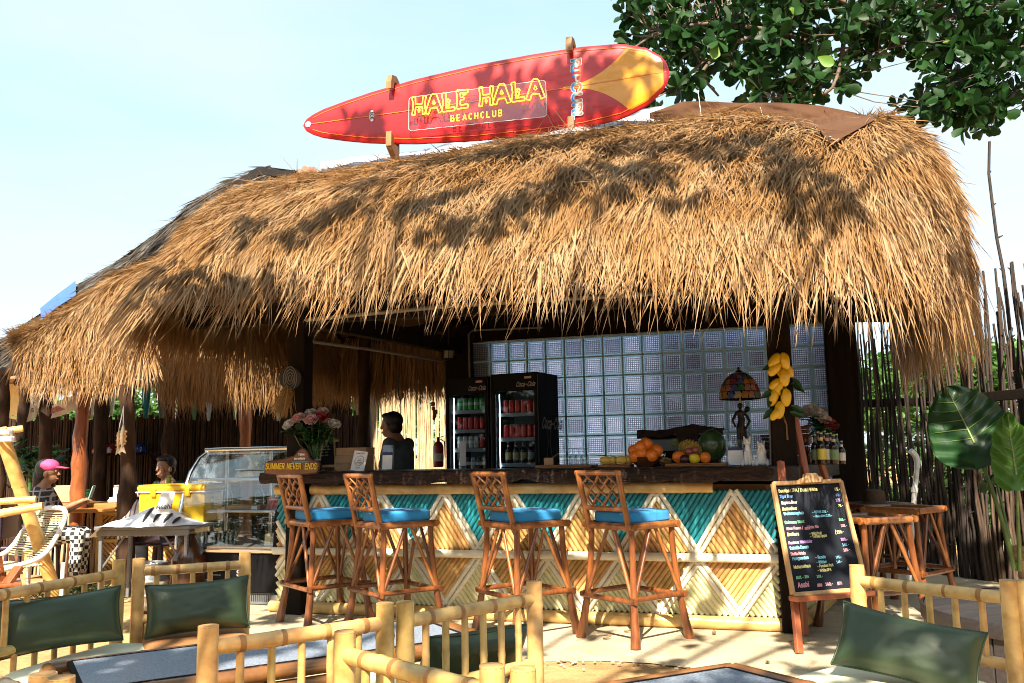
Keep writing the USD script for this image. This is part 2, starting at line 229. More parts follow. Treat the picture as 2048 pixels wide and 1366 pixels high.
single('concrete_pad', 'pale concrete floor slab under the bar and stools with a crumbling front edge', None, prism(np.array(edge)[:, :2], 0.016, (0, 0, -0.016), (1, 0, 0), (0, 1, 0)), M['concrete'], kind='structure', smooth=False, base=(0, 0, 0))
# broken rubble of the crumbling slab edge
cr = []
for i in range(110):
    x = rnd.uniform(1000, 1600); q = G(x, 1320+max(0, x-1250)*0.13+rnd.gauss(0, 5)); r = abs(rnd.gauss(0.003, 0.003))+0.002
    cr.append(sph((q[0], q[1], -0.004), (r*rnd.uniform(1, 2.2), r*rnd.uniform(1, 2), r*0.8), 1))
single('rubble', 'small stones and crumbs along the broken slab edge', 'rubble', join(*cr), M['concrete'], kind='stuff', smooth=False)
# ---------------------------------------------------------------- thatch
def blades(root, down, out, n_len, wid, side=0.22, lift=0.12, droop=0.06, seed=1):
    """Grass blades as tapered ribbons. root, down (unit, downslope), out (unit, outward): (n, 3)."""
    r = np.random.default_rng(seed); n = len(root); sd = np.cross(down, out); sd /= np.linalg.norm(sd, axis=1, keepdims=True)+1e-9
    lock = (meshkit.noise(root*5.0, 3)-0.5)*0.85
    ang = r.normal(0, side, n) + lock*0.6; lf = np.abs(r.normal(0, lift, n)) + np.maximum(0, meshkit.noise(root*7.0, 9)-0.55)*0.5
    d = down + sd*np.tan(np.clip(ang, -1.1, 1.1))[:, None] + out*lf[:, None]; d /= np.linalg.norm(d, axis=1, keepdims=True)
    L = n_len*r.uniform(0.65, 1.3, n); tw = r.normal(0, 0.7, n)
    wv = sd*np.cos(tw)[:, None] + out*np.sin(tw)[:, None]; wv -= d*np.sum(wv*d, 1, keepdims=True); wv /= np.linalg.norm(wv, axis=1, keepdims=True)+1e-9
    w = wid*r.uniform(0.6, 1.5, n); bend = sd*r.normal(0, 0.06, n)[:, None] - out*0.03; rows = []
    for tt, ws in ((0, 0.7), (0.4, 1.0), (0.75, 0.7), (1.0, 0.0)):
        c = root + d*(L*tt)[:, None] + (bend*L[:, None] - np.array([0, 0, 1.0])*(droop*L)[:, None])*(tt*tt)
        rows.append((c, w*ws/2))
    v = np.concatenate([np.stack([c - wv*h[:, None], c + wv*h[:, None]], 1) for c, h in rows[:3]] + [rows[3][0][:, None]], 1)
    b = (np.arange(n)*7)[:, None]; tri = np.array([[0, 1, 3], [0, 3, 2], [2, 3, 5], [2, 5, 4], [4, 5, 6]])
    return v.reshape(-1, 3), (b[:, :, None] + tri[None]).reshape(-1, 3)
UL, UR, VF, VB, RC = -1.02, 4.93, -1.22, 3.0, 0.95
def ring(n):
    """The eave's plan, from the back left round the front to the back right."""
    pts = []
    def arc(cu, cv, a0, a1): pts.extend([(cu+RC*math.cos(a), cv+RC*math.sin(a)) for a in np.linspace(a0, a1, 26)])
    pts.append((2.0, VB)); pts.append((UL, VB)); arc(UL+RC, VF+RC, math.pi, 1.5*math.pi); arc(UR-RC, VF+RC, 1.5*math.pi, 2*math.pi); pts.append((UR, VB)); pts.append((2.0, VB))
    p = np.array(pts); d = np.r_[0, np.cumsum(np.linalg.norm(np.diff(p, axis=0), axis=1))]; s = np.linspace(0, d[-1], n); return np.stack([np.interp(s, d, p[:, 0]), np.interp(s, d, p[:, 1])], 1), d[-1]
RING, RLEN = ring(900)
SB0 = (2.0-UL)/RLEN; SB1 = 1-(UR-2.0)/RLEN; bs = lambda f: SB0+(SB1-SB0)*f                     # where the sides and the front begin and end along the eave
def eave_z(e): return np.interp(e[..., 0], [-2.0, -0.5, 0.8, 2.5, 4.2, 5.2], [2.46, 2.50, 2.60, 2.56, 2.46, 2.46]) - 0.04*np.clip((e[..., 0]-4.6)/0.6, 0, 1)
def roof(s, t, off=0.0):
    """Point on the roof; s along the eave (0..1), t from the ridge (0) to the eave (1), beyond 1 hanging straight down."""
    i = np.asarray(s)*(len(RING)-1); e = np.stack([np.interp(i, np.arange(len(RING)), RING[:, 0]), np.interp(i, np.arange(len(RING)), RING[:, 1])], -1)
    ur = np.clip((e[..., 0]-(UL+0.6))/((UR-0.85)-(UL+0.6)), 0, 1)*(4.38+1.15)-1.15; rv = np.full_like(ur, 1.2)
    t = np.asarray(t, float); tc = np.clip(t, 0, 1); a = np.interp(e[..., 0], [-1.1, -0.6, 0.3, 3.6, 4.8], [0.18, 0.2, 0.45, 0.54, 0.92])
    hx = (1-a)*tc + a*np.sin(tc*np.pi/2); hz = (1-a)*tc + a*(1-np.cos(tc*np.pi/2)); ze = eave_z(e); zr = np.interp(ur, [-1.6, -1.0, 0.5, 2, 3.6, 4.4], [3.80, 3.96, 3.95, 4.03, 4.02, 3.78])
    uu = ur+(e[..., 0]-ur)*hx; vv = rv+(e[..., 1]-rv)*hx; z = zr+(ze-zr)*hz - np.maximum(0, t-1)*0.6
    p = O + uu[..., None]*BU + vv[..., None]*BV + z[..., None]*BZ
    wob = (meshkit.fbm(np.stack([uu*1.4, vv*1.4, z*1.4], -1), 3, 21)-0.5)*0.16*np.sin(np.clip(tc, 0.02, 0.98)*np.pi)
    return p, wob
def roof_frame(s, t):
    p, w = roof(s, t); a = roof(s, np.clip(t, 0, 0.99)-0.01)[0]; b = roof(s, np.clip(t, 0, 0.99)+0.01)[0]; down = b-a; down /= np.linalg.norm(down, axis=-1, keepdims=True)
    al = roof(np.clip(s+0.002, 0, 1), t)[0]-roof(np.clip(s-0.002, 0, 1), t)[0]; out = np.cross(al, down); out /= np.linalg.norm(out, axis=-1, keepdims=True)+1e-9
    out *= np.sign(out[..., 2:]+1e-9*0+np.where(np.abs(out[..., 2:]) < 1e-6, 1, 0)) if out.ndim > 1 else 1
    return p + out*w[..., None], down, out
hut = Thing('beach_bar_hut', 'thatched beach bar hut with dark posts, shaggy straw roof and a glass block back wall', 'bar hut', W(1.8, 1.2, 0), BANG)
def roof_sheet(off, t1, ns=220, nt=14):
    s, t = np.meshgrid(np.linspace(0, 1, ns), np.linspace(0, t1, nt), indexing='ij'); p, d, o = roof_frame(s.ravel(), t.ravel()); p = p - o*off
    k = (np.arange(ns-1)[:, None]*nt + np.arange(nt-1)).ravel(); return p, np.vstack([np.stack([k, k+nt, k+nt+1], 1), np.stack([k, k+nt+1, k+1], 1)])
hut.wpart('thatch_core', join(roof_sheet(0.05, 1.0), roof_sheet(0.26, 0.97)), M['thatch_core'])
TT = np.array([(1300, 226), (1365, 203), (1400, 202), (1480, 206), (1560, 205), (1640, 211), (1700, 223), (1750, 234)]); TB = np.array([(1300, 234), (1353, 244), (1406, 240), (1479, 228), (1543, 246), (1636, 258), (1662, 288), (1752, 238)])     # upper and lower edge of the tarpaulin that presses the straw down
RP_, RF_ = roof_sheet(0.0, 1.0, 160, 16); _A = RP_[RF_[:, 0]]; _E1 = RP_[RF_[:, 1]]-_A; _E2 = RP_[RF_[:, 2]]-_A
def roof_hit(px, py):
    """Where the line of sight through a measured point of the photograph meets the thatch."""
    d = ray(px, py); h = np.cross(d, _E2); a = np.sum(_E1*h, 1); a = np.where(np.abs(a) < 1e-12, 1e-12, a); s = EYE-_A; u = np.sum(s*h, 1)/a; q = np.cross(s, _E1); v = (q @ d)/a; t = np.sum(_E2*q, 1)/a
    ok = (u >= -1e-6) & (v >= -1e-6) & (u+v <= 1+1e-6) & (t > 0.1); return EYE+d*t[ok].min() if ok.any() else None
def roof_blades(n, s0, s1, t0, t1, L, wid, seed, **k):
    r = np.random.default_rng(seed); s = bs(r.uniform(s0, s1, n)); t = t0+(t1-t0)*r.uniform(0, 1, n)**0.85; p, d, o = roof_frame(s, t); w = (p-EYE) @ _f; qx, qy = 1024+FPX*((p-EYE) @ _R)/w, 683-FPX*((p-EYE) @ _U)/w; k_ = ~((qx > 1300) & (qx < 1752) & (qy < np.interp(qx, TB[:, 0], TB[:, 1])-3) & ((p-O) @ BV < 1.3)); p, d, o, n = p[k_], d[k_], o[k_], int(k_.sum()); return blades(p + o*r.uniform(-0.05, 0.03, n)[:, None], d, o, L, wid, seed=seed, **k)
th = hut.wpart('thatch', join(roof_blades(140000, 0.0, 1.0, 0.0, 0.99, 0.33, 0.0062, 1, side=0.21, lift=0.12), roof_blades(13000, 0.0, 1.0, 0.90, 1.0, 0.40, 0.0075, 2, side=0.17, lift=0.07, droop=0.15),
     roof_blades(5200, 0.0, 1.0, 0.94, 1.0, 0.60, 0.0085, 3, side=0.26, lift=0.08, droop=0.15), roof_blades(2600, 0.05, 0.92, 0.02, 0.9, 0.34, 0.006, 4, side=0.85, lift=0.30), roof_blades(2500, 0.0, 1.0, 0.0, 0.04, 0.22, 0.006, 5, side=1.0, lift=0.45)), M['straw'], smooth=False, kind='stuff', label='shaggy golden straw of the main roof')
def fringe(a, b, n, L, wid, seed, thick=0.10, tilt=0.0, **k):
    """A hanging straw fringe along the line a-b."""
    r = np.random.default_rng(seed); a, b = np.asarray(a), np.asarray(b); q = a+(b-a)*r.uniform(0, 1, n)[:, None]; al = nrm(b-a); out = np.cross(al, [0, 0, -1.0]); out = out if out[1] < 0 else -out
    q = q + out*r.normal(0, thick, n)[:, None] + np.array([0, 0, 1.0])*r.uniform(-0.12, 0.1, n)[:, None]; d = np.tile(nrm(np.array([0, 0, -1.0])+out*tilt), (n, 1)); return blades(q, d, np.tile(out, (n, 1)), L, wid, seed=seed, **k)
hut.wpart('rear_fringe', join(fringe(W(-3.5, 2.75, 2.55), W(0.75, 2.75, 2.48), 9000, 0.52, 0.009, 11, side=0.09, lift=0.05), fringe(W(-3.5, 2.72, 2.42), W(0.75, 2.72, 2.4), 1500, 0.52, 0.009, 12, side=0.14, lift=0.06)), M['straw'], smooth=False, kind='stuff', label='straw fringe hanging from the rear eave')
def sheet(top, bot, n=24, m=8, bulge=0.0, up=(0, 0, 1)):
    T, Bm = np.array(top), np.array(bot)
    def pl(Q, s): d = np.r_[0, np.cumsum(np.linalg.norm(np.diff(Q, axis=0), axis=1))]; d = d/d[-1]; return np.stack([np.interp(s, d, Q[:, i]) for i in range(3)], -1)
    def f(s, t): a, b = pl(T, s), pl(Bm, s); return a+(b-a)*t[..., None] + np.sin(t*np.pi)[..., None]*bulge*np.array(up)
    return f
def sheet_mesh(f, n=40, m=10, thick=0.0, off=(0, -0.3, 0.9)):
    s, t = np.meshgrid(np.linspace(0, 1, n), np.linspace(0, 1, m), indexing='ij'); p = f(s.ravel(), t.ravel()); k = (np.arange(n-1)[:, None]*m + np.arange(m-1)).ravel(); F = np.vstack([np.stack([k, k+m, k+m+1], 1), np.stack([k, k+m+1, k+1], 1)])
    return (p, F) if not thick else join((p, F), (p - nrm(off)*thick, F[:, ::-1]))
def sheet_blades(f, n, L, wid, seed, t1=1.0, **k):
    r = np.random.default_rng(seed); s = r.uniform(0.0, 1, n); t = r.uniform(0, t1, n); p = f(s, t); d = f(s, np.minimum(t, 0.98)+0.02)-f(s, np.minimum(t, 0.98)); d /= np.linalg.norm(d, axis=1, keepdims=True)
    al = f(np.minimum(s, 0.98)+0.02, t)-f(np.minimum(s, 0.98), t); o = np.cross(al, d); o /= np.linalg.norm(o, axis=1, keepdims=True)+1e-9; o *= np.where(o[:, 2:] < 0, -1, 1); return blades(p+o*r.uniform(-0.05, 0.03, n)[:, None], d, o, L, wid, seed=seed, **k)
# the lean-to on the left: a newer golden layer below an old grey one
shack = Thing('surf_shack', 'lean-to on rough log posts left of the bar, weathered grey roof over golden thatch', 'shack', G(175, 1147), 0)
f2 = sheet([P(350, 512, 9.3), P(250, 545, 9.7), P(160, 630, 9.9), P(95, 690, 10.0), P(62, 722, 10.1)], [P(300, 715, 8.2), P(205, 735, 8.6), P(120, 742, 8.9), P(70, 738, 9.1), P(42, 725, 9.3)], bulge=0.22, up=(-0.35, -0.3, 0.9))
shack.wpart('thatch_core', sheet_mesh(f2, thick=0.18), M['thatch_core'])
shack.wpart('thatch', join(sheet_blades(f2, 21000, 0.36, 0.010, 31, side=0.2, lift=0.12), sheet_blades(f2, 900, 0.3, 0.008, 32, side=0.8, lift=0.3)), M['straw'], smooth=False, kind='stuff', label='golden straw of the lower left roof')
f3 = sheet([P(545, 333, 9.6), P(470, 360, 9.8), P(400, 402, 10.1), P(270, 508, 10.6), P(170, 565, 11.0), P(90, 632, 11.2), P(-40, 705, 11.5)], [P(540, 365, 9.2), P(470, 395, 9.3), P(395, 450, 9.5), P(290, 545, 10.0), P(190, 612, 10.3), P(110, 680, 10.6), P(-30, 755, 10.8)], bulge=0.03)
shack.wpart('old_roof', join(sheet_mesh(f3), sheet_mesh(sheet([P(545, 335, 9.6), P(400, 404, 10.1), P(170, 567, 11.0), P(-40, 707, 11.5)], [P(900, 380, 13.5), P(760, 470, 13.5), P(560, 600, 14), P(300, 760, 14)]), 20, 6)), M['thatch_core'], label='dark underside of the weathered roof')
r3 = np.random.default_rng(77); s3 = r3.uniform(0, 1, 9000); t3 = r3.uniform(0, 1, 9000); p3 = f3(s3, t3); al3 = f3(np.minimum(s3, 0.97)+0.03, t3)-f3(np.minimum(s3, 0.97), t3); al3 /= np.linalg.norm(al3, axis=1, keepdims=True); dn3 = f3(s3, t3*0+1)-f3(s3, t3*0); dn3 /= np.linalg.norm(dn3, axis=1, keepdims=True); dd3 = al3*0.85+dn3*0.5; dd3 /= np.linalg.norm(dd3, axis=1, keepdims=True); oo3 = np.cross(al3, dn3); oo3 *= np.where(oo3[:, 2:] < 0, -1, 1); oo3 /= np.linalg.norm(oo3, axis=1, keepdims=True)
shack.wpart('weathered_thatch', join(blades(p3+oo3*0.02, dd3, oo3, 0.32, 0.013, side=0.22, lift=0.12, seed=33), blades(f3(s3[:2600], 0*s3[:2600]+0.96), dd3[:2600], oo3[:2600], 0.26, 0.012, side=0.4, lift=0.10, droop=0.25, seed=34), blades(f3(s3[2600:3400], 0*s3[2600:3400]+0.03), dd3[2600:3400], oo3[2600:3400], 0.24, 0.010, side=0.5, lift=0.35, seed=35)), M['old_straw'], smooth=False, kind='stuff', label='weathered grey palm thatch')
M['blue_tarp'] = flat('blue_tarp_look', (0.055, 0.12, 0.34), 0.8, spec=0.1)
single('blue_tarp', 'small faded blue tarpaulin lying on the weathered grey roof at the far left', 'tarp', sheet_mesh(sheet([P(150, 562, 10.95), P(110, 592, 11.05), P(78, 618, 11.1)], [P(152, 590, 10.55), P(114, 614, 10.75), P(82, 640, 10.9)], bulge=0.06), 12, 5, 0.004), M['blue_tarp'])
# ---------------------------------------------------------------- posts, beams, glass block wall
def log(a, b, r0, r1, seed=0, n=10, m=14, wob=0.02):
    a, b = np.asarray(a, float), np.asarray(b, float); r = np.random.default_rng(seed); t = np.linspace(0, 1, m); w = np.cumsum(r.normal(0, wob, (m, 3)), 0)*0.35; w -= np.outer(t, w[-1]); p = a+(b-a)*t[:, None]+w
    v, f = tube(p, np.linspace(r0, r1, m), n); c = m*n; v[:c] += (v[:c]-np.repeat(p, n, 0))*(r.normal(0, 0.07, (c, 1)) + np.repeat((r.random(m) < 0.15)*0.2, n)[:, None]); return v, f
hut.wpart('post', rbox(0.15, 0.15, 2.5, W(0.10, -0.06, 1.25), 0.01, math.radians(BANG)), M['dark'])
hut.wpart('post', rbox(0.16, 0.15, 2.4, W(3.82, -0.03, 1.2), 0.01, math.radians(BANG)), M['dark'])
hut.wpart('post', rbox(0.27, 0.2, 2.6, W(4.37, 2.22, 1.3), 0.015, math.radians(BANG)), M['dark'])
hut.wpart('post', rbox(0.30, 0.16, 2.6, W(0.56, 2.45, 1.3), 0.015, math.radians(BANG)), M['dark'])
hut.wpart('post', log(W(-0.6, 2.5, 0), W(-0.6, 2.5, 2.7), 0.075, 0.065, 4), M['log'])
for a, b, w, h in [(W(-1.6, -0.06, 2.42), W(4.9, -0.03, 2.30), 0.10, 0.18), (W(0.10, -0.05, 2.36), W(0.56, 2.4, 2.36), 0.10, 0.16), (W(3.82, 0.1, 2.28), W(4.37, 2.2, 2.4), 0.10, 0.16), (W(-2.0, 2.62, 2.62), W(4.8, 2.62, 2.62), 0.10, 0.14)]:
    hut.wpart('beam', bar(a, b, w, h), M['dark'])
hut.wpart('lintel', box(3.95, 0.10, 0.75, W(2.52, 2.52, 2.785), math.radians(BANG)), M['dark'], smooth=False, label='dark board above the glass blocks')
for i in range(7):
    u = -0.3+0.72*i; hut.wpart('rafter', bar(W(u, -1.0, 2.38), W(u+0.02, 1.2, 3.72), 0.07, 0.09), M['dark'])
hut.wpart('roof_lining', join(box(5.6, 2.4, 0.02, W(1.6, 1.25, 2.95), math.radians(BANG))), M['dark'], smooth=False, label='dark boarding under the roof')
hut.wpart('conduit', join(tube([B(612, 640, -0.16), B(900, 612, -0.16), B(1300, 588, -0.16), B(1640, 572, -0.16)], 0.016, 6)), M['conduit'], label='grey pipe under the front eave')
hut.wpart('conduit', tube([B(622, 683, 0.05), B(750, 700, 1.0), B(885, 722, 2.2)], 0.014, 6), M['conduit'], label='pale pipe running back along the left beam')
hut.wpart('conduit', tube([B(1085, 655, 2.30), B(945, 661, 2.30), B(937, 668, 2.30), B(940, 770, 2.30), B(942, 900, 2.30)], 0.010, 6), M['conduit'], label='thin pipe bending down beside the glass blocks')
hut.wpart('conduit', tube([B(1533, 640, -0.02), B(1537, 700, -0.02), B(1542, 930, -0.02)], 0.007, 6), M['conduit'])
M['mortar'] = flat('mortar_look', (0.46, 0.66, 0.80), 0.7)
M['block'] = usdkit.material(stage, '/World/Looks/glass_block_look', {'tc': ('texture_coordinate', {}), 'sx': ('separate_xyz', {}), 'cx': ('combine_xyz', {}),
    'br': ('brick_texture', {'offset': 0.0, 'scale': 1.0, 'brick_width': 0.0196, 'row_height': 0.0196, 'mortar_size': 0.0036, 'mortar_smooth': 0.4, 'color1': (0.76, 0.82, 0.96), 'color2': (0.64, 0.72, 0.90), 'mortar': (0.17, 0.21, 0.29)}),
    'oi': ('object_info', {}), 'mr': ('map_range', {'from_min': 0.0, 'from_max': 1.0, 'to_min': 0.8, 'to_max': 1.1}), 'hs': ('hsv', {}), 'p': ('principled_bsdf', {'roughness': 0.12, 'specular_ior_level': 0.5}), 't': ('refraction_bsdf', {'roughness': 0.45, 'IOR': 1.08}), 'm': ('mix_closure', {'fac': 0.70}), 'b': ('bump', {'strength': 0.4, 'distance': 0.004})},
    [('tc.object', 'sx.vector'), ('sx.x', 'cx.x'), ('sx.z', 'cx.y'), ('cx.vector', 'br.vector'), ('br.color', 'hs.color'), ('oi.random', 'mr.value'), ('mr.result', 'hs.value'), ('hs.color', 'p.base_color'), ('hs.color', 't.color'), ('br.fac', 'b.height'), ('b.normal', 'p.normal'), ('p.BSDF', 'm.closure1'), ('t.BSDF', 'm.closure2')], surface='m.closure')
M['block_rim'] = usdkit.material(stage, '/World/Looks/glass_block_rim_look', {'p': ('principled_bsdf', {'base_color': (0.40, 0.55, 0.65), 'roughness': 0.2}), 't': ('refraction_bsdf', {'color': (0.34, 0.46, 0.55), 'roughness': 0.5, 'IOR': 1.1}), 'm': ('mix_closure', {'fac': 0.72})}, [('p.BSDF', 'm.closure1'), ('t.BSDF', 'm.closure2')], surface='m.closure')
NC, NR, BP = 18, 9, 0.201; u0g = 0.70; z0g = 2.385-NR*BP
mort = [box(NC*BP+0.02, 0.05, 0.011, W(u0g+NC*BP/2, 2.44, z0g+i*BP), math.radians(BANG)) for i in range(NR+1)] + [box(0.011, 0.044, NR*BP, W(u0g+j*BP, 2.44, z0g+NR*BP/2), math.radians(BANG)) for j in range(NC+1)]
gw = hut.wpart('glass_block_wall', join(*mort), M['mortar'], smooth=False, label='wall of ribbed glass blocks in blue grey joints')
hut.wpart('wall_base', box(NC*BP, 0.09, z0g, W(u0g+NC*BP/2, 2.44, z0g/2-0.01), math.radians(BANG)), M['dark'], smooth=False)
hw = BP/2-0.006
blk_m = join(rbox(2*hw-0.044, 0.036, 2*hw-0.044, (0, 0, 0), 0.004))
rim_m = join(*[box(2*hw, 0.030, 0.021, (0, 0, s*(hw-0.0105))) for s in (-1, 1)], *[box(0.021, 0.030, 2*hw-0.043, (s*(hw-0.0105), 0, 0)) for s in (-1, 1)])
loc0 = np.linalg.inv(rz(BANG)) @ (W(u0g, 2.44, z0g)-hut.loc)
for j in range(NC):
    for i in range(1, NR):
        c = loc0 + np.array([(j+0.5)*BP, 0, (i+0.5)*BP])
        hut.part('glass_block', blk_m, M['block'], gw, smooth=False, at=c)
rims = [(rim_m[0] + loc0 + np.array([(j+0.5)*BP, 0, (i+0.5)*BP]), rim_m[1]) for j in range(NC) for i in range(1, NR)]
hut.part('block_rim', join(*rims), M['block_rim'], gw, smooth=False)
# ---------------------------------------------------------------- the bar counter
bar_c = Thing('bar_counter', 'bar counter with live edge dark slab top and painted bamboo diamonds on its front', 'bar counter', W(1.87, 0.2, 0), BANG)
def slab(u0, u1, v0, v1, z0, z1, seed, n=70):
    """Live-edge slab; front edge wavy and craggy."""
    us = np.linspace(u0, u1, n); top, rows = [], []
    for k, uq in enumerate(us):
        e = meshkit.fbm(np.array([[uq*3, seed, 0]]), 4, seed)[0]-0.5; e2 = meshkit.fbm(np.array([[uq*6, seed, 7]]), 3, seed)[0]-0.5; f0 = v0+e*0.05; zb = z0-e2*0.06
        prof = [(v1, z0), (f0+0.10, zb+0.005), (f0+0.02, zb)]
        for q in np.linspace(0, 1, 9): prof.append((f0-0.012*math.sin(q*math.pi)+(meshkit.fbm(np.array([[uq*9, q*2.2, seed]]), 3, 2)[0]-0.5)*0.05*(1-q*q*0.9), zb+(z1-0.006-zb)*q))
        prof += [(f0+0.01, z1), (v1, z1)]; rows.append([W(uq, a, b) for a, b in prof])
    R_ = np.array(rows); m = R_.shape[1]; v = R_.reshape(-1, 3); kk = (np.arange(n-1)[:, None]*m + np.arange(m-1)).ravel(); f = np.vstack([np.stack([kk, kk+m, kk+m+1], 1), np.stack([kk, kk+m+1, kk+1], 1)])
    for e in (0, n-1):
        c = np.array([[e*m+0, e*m+i, e*m+i+1] for i in range(1, m-1)]); f = np.vstack([f, c])
    return v, f
bar_c.wpart('slab_top', slab(-0.20, 3.74, -0.15, 0.50, 1.00, 1.093, 3), M['bark'], smooth=35)
bar_c.wpart('slab_surface', prism([W(-0.17, -0.12)[:2], W(3.9, -0.12)[:2], W(3.9, 0.5)[:2], W(-0.17, 0.5)[:2]], 0.003, (0, 0, 1.0935), (1, 0, 0), (0, 1, 0)), M['slab'], smooth=False)
CK = W(3.80, -0.02); SD = nrm(np.array([0.50, 0.866, 0])); SN = np.array([SD[1], -SD[0], 0])       # the counter's right return
bar_c.wpart('slab_return', join(bar(CK+BZ*1.045-SD*0.15+SN*-0.12, CK+BZ*1.045+SD*1.32-SN*0.12, 0.52, 0.098)), M['slab'], label='slab along the right return')
bar_c.wpart('core', join(box(3.78, 0.05, 0.96, W(1.85, 0.06, 0.49), math.radians(BANG)), bar(CK+BZ*0.49-SN*0.10, CK+BZ*0.49+SD*1.1-SN*0.10, 0.05, 0.96)), M['slat_back'], smooth=False)
bar_c.wpart('post', log(W(3.83, -0.05, 0), W(3.83, -0.05, 1.02), 0.062, 0.06, 9), M['log'])
def pole(a, b, r, nodes=0.33, seed=0, n=8, endball=True):
    """Bamboo cane with slightly swollen nodes; returns the cane."""
    a, b = np.asarray(a, float), np.asarray(b, float); L = np.linalg.norm(b-a); d = (b-a)/L; ts, rs = [0.0], [r*0.96]; x = nodes*(0.4+0.5*((seed*0.618) % 1))
    while x < L-0.04:
        ts += [x-0.012, x, x+0.012]; rs += [r, r*1.09, r]; x += nodes*(0.9+0.2*((seed*0.37+x) % 1))
    ts.append(L); rs.append(r*0.96); return tube(a+np.outer(ts, d), rs, n)
zt, zm, zb_, zl = 0.925, 0.475, 0.475, 0.09; PER = 0.535
bar_c.wpart('bamboo_trim', pole(W(0.20, -0.035, 0.955), W(3.33, -0.035, 0.955), 0.042, 0.5, 3, 10), M['bamboo_pale'])
bar_c.wpart('bamboo_trim', pole(W(-0.12, -0.035, 0.955), W(0.02, -0.035, 0.955), 0.042, 0.5, 3, 10), M['bamboo_pale'])
bar_c.wpart('bottom_log', pole(W(0.19, -0.045, 0.045), W(3.74, -0.045, 0.045), 0.045, 0.55, 2, 10), M['bamboo_pale'])
bar_c.wpart('bottom_log', pole(W(-0.15, -0.045, 0.045), W(0.02, -0.045, 0.045), 0.045, 0.55, 5, 10), M['bamboo_pale'])
bar_c.wpart('white_rail', tube([W(0.19, -0.045, zm), W(3.74, -0.045, zm)], 0.030, 10), M['white_slat'])
bar_c.wpart('white_rail', tube([W(-0.13, -0.045, zm), W(0.02, -0.045, zm)], 0.030, 10), M['white_slat'])
def slats(tri, d, pitch, r, name, mt, put, clip=None, off=0.0):
    pg = Polygon(tri).buffer(0.004, join_style=2); pg = pg if clip is None else pg.intersection(clip)
    if pg.is_empty: return
    d = np.array(d)/np.hypot(*d); nn = np.array([-d[1], d[0]]); q = np.array(pg.exterior.coords); a0, a1 = (q @ nn).min(), (q @ nn).max(); k = max(1, int(round((a1-a0)/pitch)))
    for i in range(k):
        s = a0+(i+0.5)*(a1-a0)/k; x = pg.intersection(LineString([nn*s-d*3, nn*s+d*3]))
        for g in getattr(x, 'geoms', [x]):
            if g.is_empty or g.length < 0.035: continue
            e = np.array(g.coords); rr = r*rnd.uniform(0.93, 1.04); jit = rnd.uniform(-0.003, 0.003); put(name, [put.pt(p, rr+jit+off) for p in e], rr, mt)
class Put:
    def __init__(s, org, du, n): s.o, s.du, s.n = org, du, n
    def pt(s, p, out): return s.o + s.du*p[0] + BZ*p[1] + s.n*out
    def __call__(s, name, e, r, mt): bar_c.wpart(name, tube([e[0], e[0]+(e[1]-e[0])*0.5, e[1]], [r*0.97, r, r*0.97], 6), mt)
front = Put(W(0, 0.02), BU, -BV); ang_u = (PER/2, zt-zm-0.03); ang_l = (PER/2, zb_-zl-0.03)
clipf = Polygon([(-0.12, 0), (3.74, 0), (3.74, 1), (-0.12, 1)])
for k in range(-1, 8):
    vx = 3.735-PER*k; ax = vx-PER/2                                    # lower vertex and the apex to its left
    slats([(vx, zm+0.03), (vx-PER/2, zt), (vx+PER/2, zt)], ang_u, 0.0325, 0.0178, 'teal_slat', M['teal_slat'], front, clipf)
    slats([(ax, zt), (ax-PER/2, zm+0.03), (ax+PER/2, zm+0.03)], (-ang_u[0], ang_u[1]), 0.0325, 0.0178, 'tan_slat', M['tan_slat'], front, clipf)
    slats([(ax, zl), (ax-PER/2, zb_-0.03), (ax+PER/2, zb_-0.03)], ang_l, 0.0325, 0.0178, 'tan_slat', M['tan_slat'], front, clipf)
    slats([(vx, zb_-0.03), (vx-PER/2, zl), (vx+PER/2, zl)], (-ang_l[0], ang_l[1]), 0.0325, 0.0178, 'cream_slat', M['cream_slat'], front, clipf)
    for (p, q) in (((vx, zm+0.02), (ax, zt)), ((ax, zt), (ax-PER/2, zm+0.02)), ((vx, zb_-0.02), (ax, zl)), ((ax, zl), (ax-PER/2, zb_-0.02))):
        p, q = np.array(p), np.array(q); d = (q-p)/np.linalg.norm(q-p); nn = np.array([-d[1], d[0]])
        for s in (-0.0185, 0.0185):
            g = LineString([p+nn*s, q+nn*s]).intersection(clipf)
            if not g.is_empty and g.length > 0.03: e = np.array(g.coords); front('white_slat', [front.pt(e[0], 0.032), front.pt(e[-1], 0.032)], 0.0175, M['white_slat'])
side = Put(CK+SN*0.0+SD*0.10, SD, SN)
cl2 = Polygon([(0.0, 0), (1.12, 0), (1.12, 1), (0.0, 1)])
for k in range(3):
    c = 0.18+0.36*k
    slats([(c, zt), (c-0.18, zm), (c+0.18, zm)], (-0.18, 0.45), 0.05, 0.0175, 'tan_slat', M['tan_slat'], side, cl2); slats([(c+0.18, zm), (c, zt), (c+0.36, zt)], (0.06, 0.45), 0.05, 0.0175, 'teal_slat', M['teal_slat'], side, cl2)
    slats([(c, zl), (c-0.18, zb_), (c+0.18, zb_)], (0.18, 0.4), 0.05, 0.0175, 'tan_slat', M['tan_slat'], side, cl2); slats([(c+0.18, zb_), (c, zl), (c+0.36, zl)], (-0.18, 0.4), 0.05, 0.0175, 'cream_slat', M['cream_slat'], side, cl2)
    for p, q in (((c-0.18, zm), (c, zt)), ((c, zt), (c+0.18, zm)), ((c-0.18, zb_), (c, zl)), ((c, zl), (c+0.18, zb_))): side('white_slat', [side.pt(p, 0.034), side.pt(q, 0.034)], 0.015, M['white_slat'])
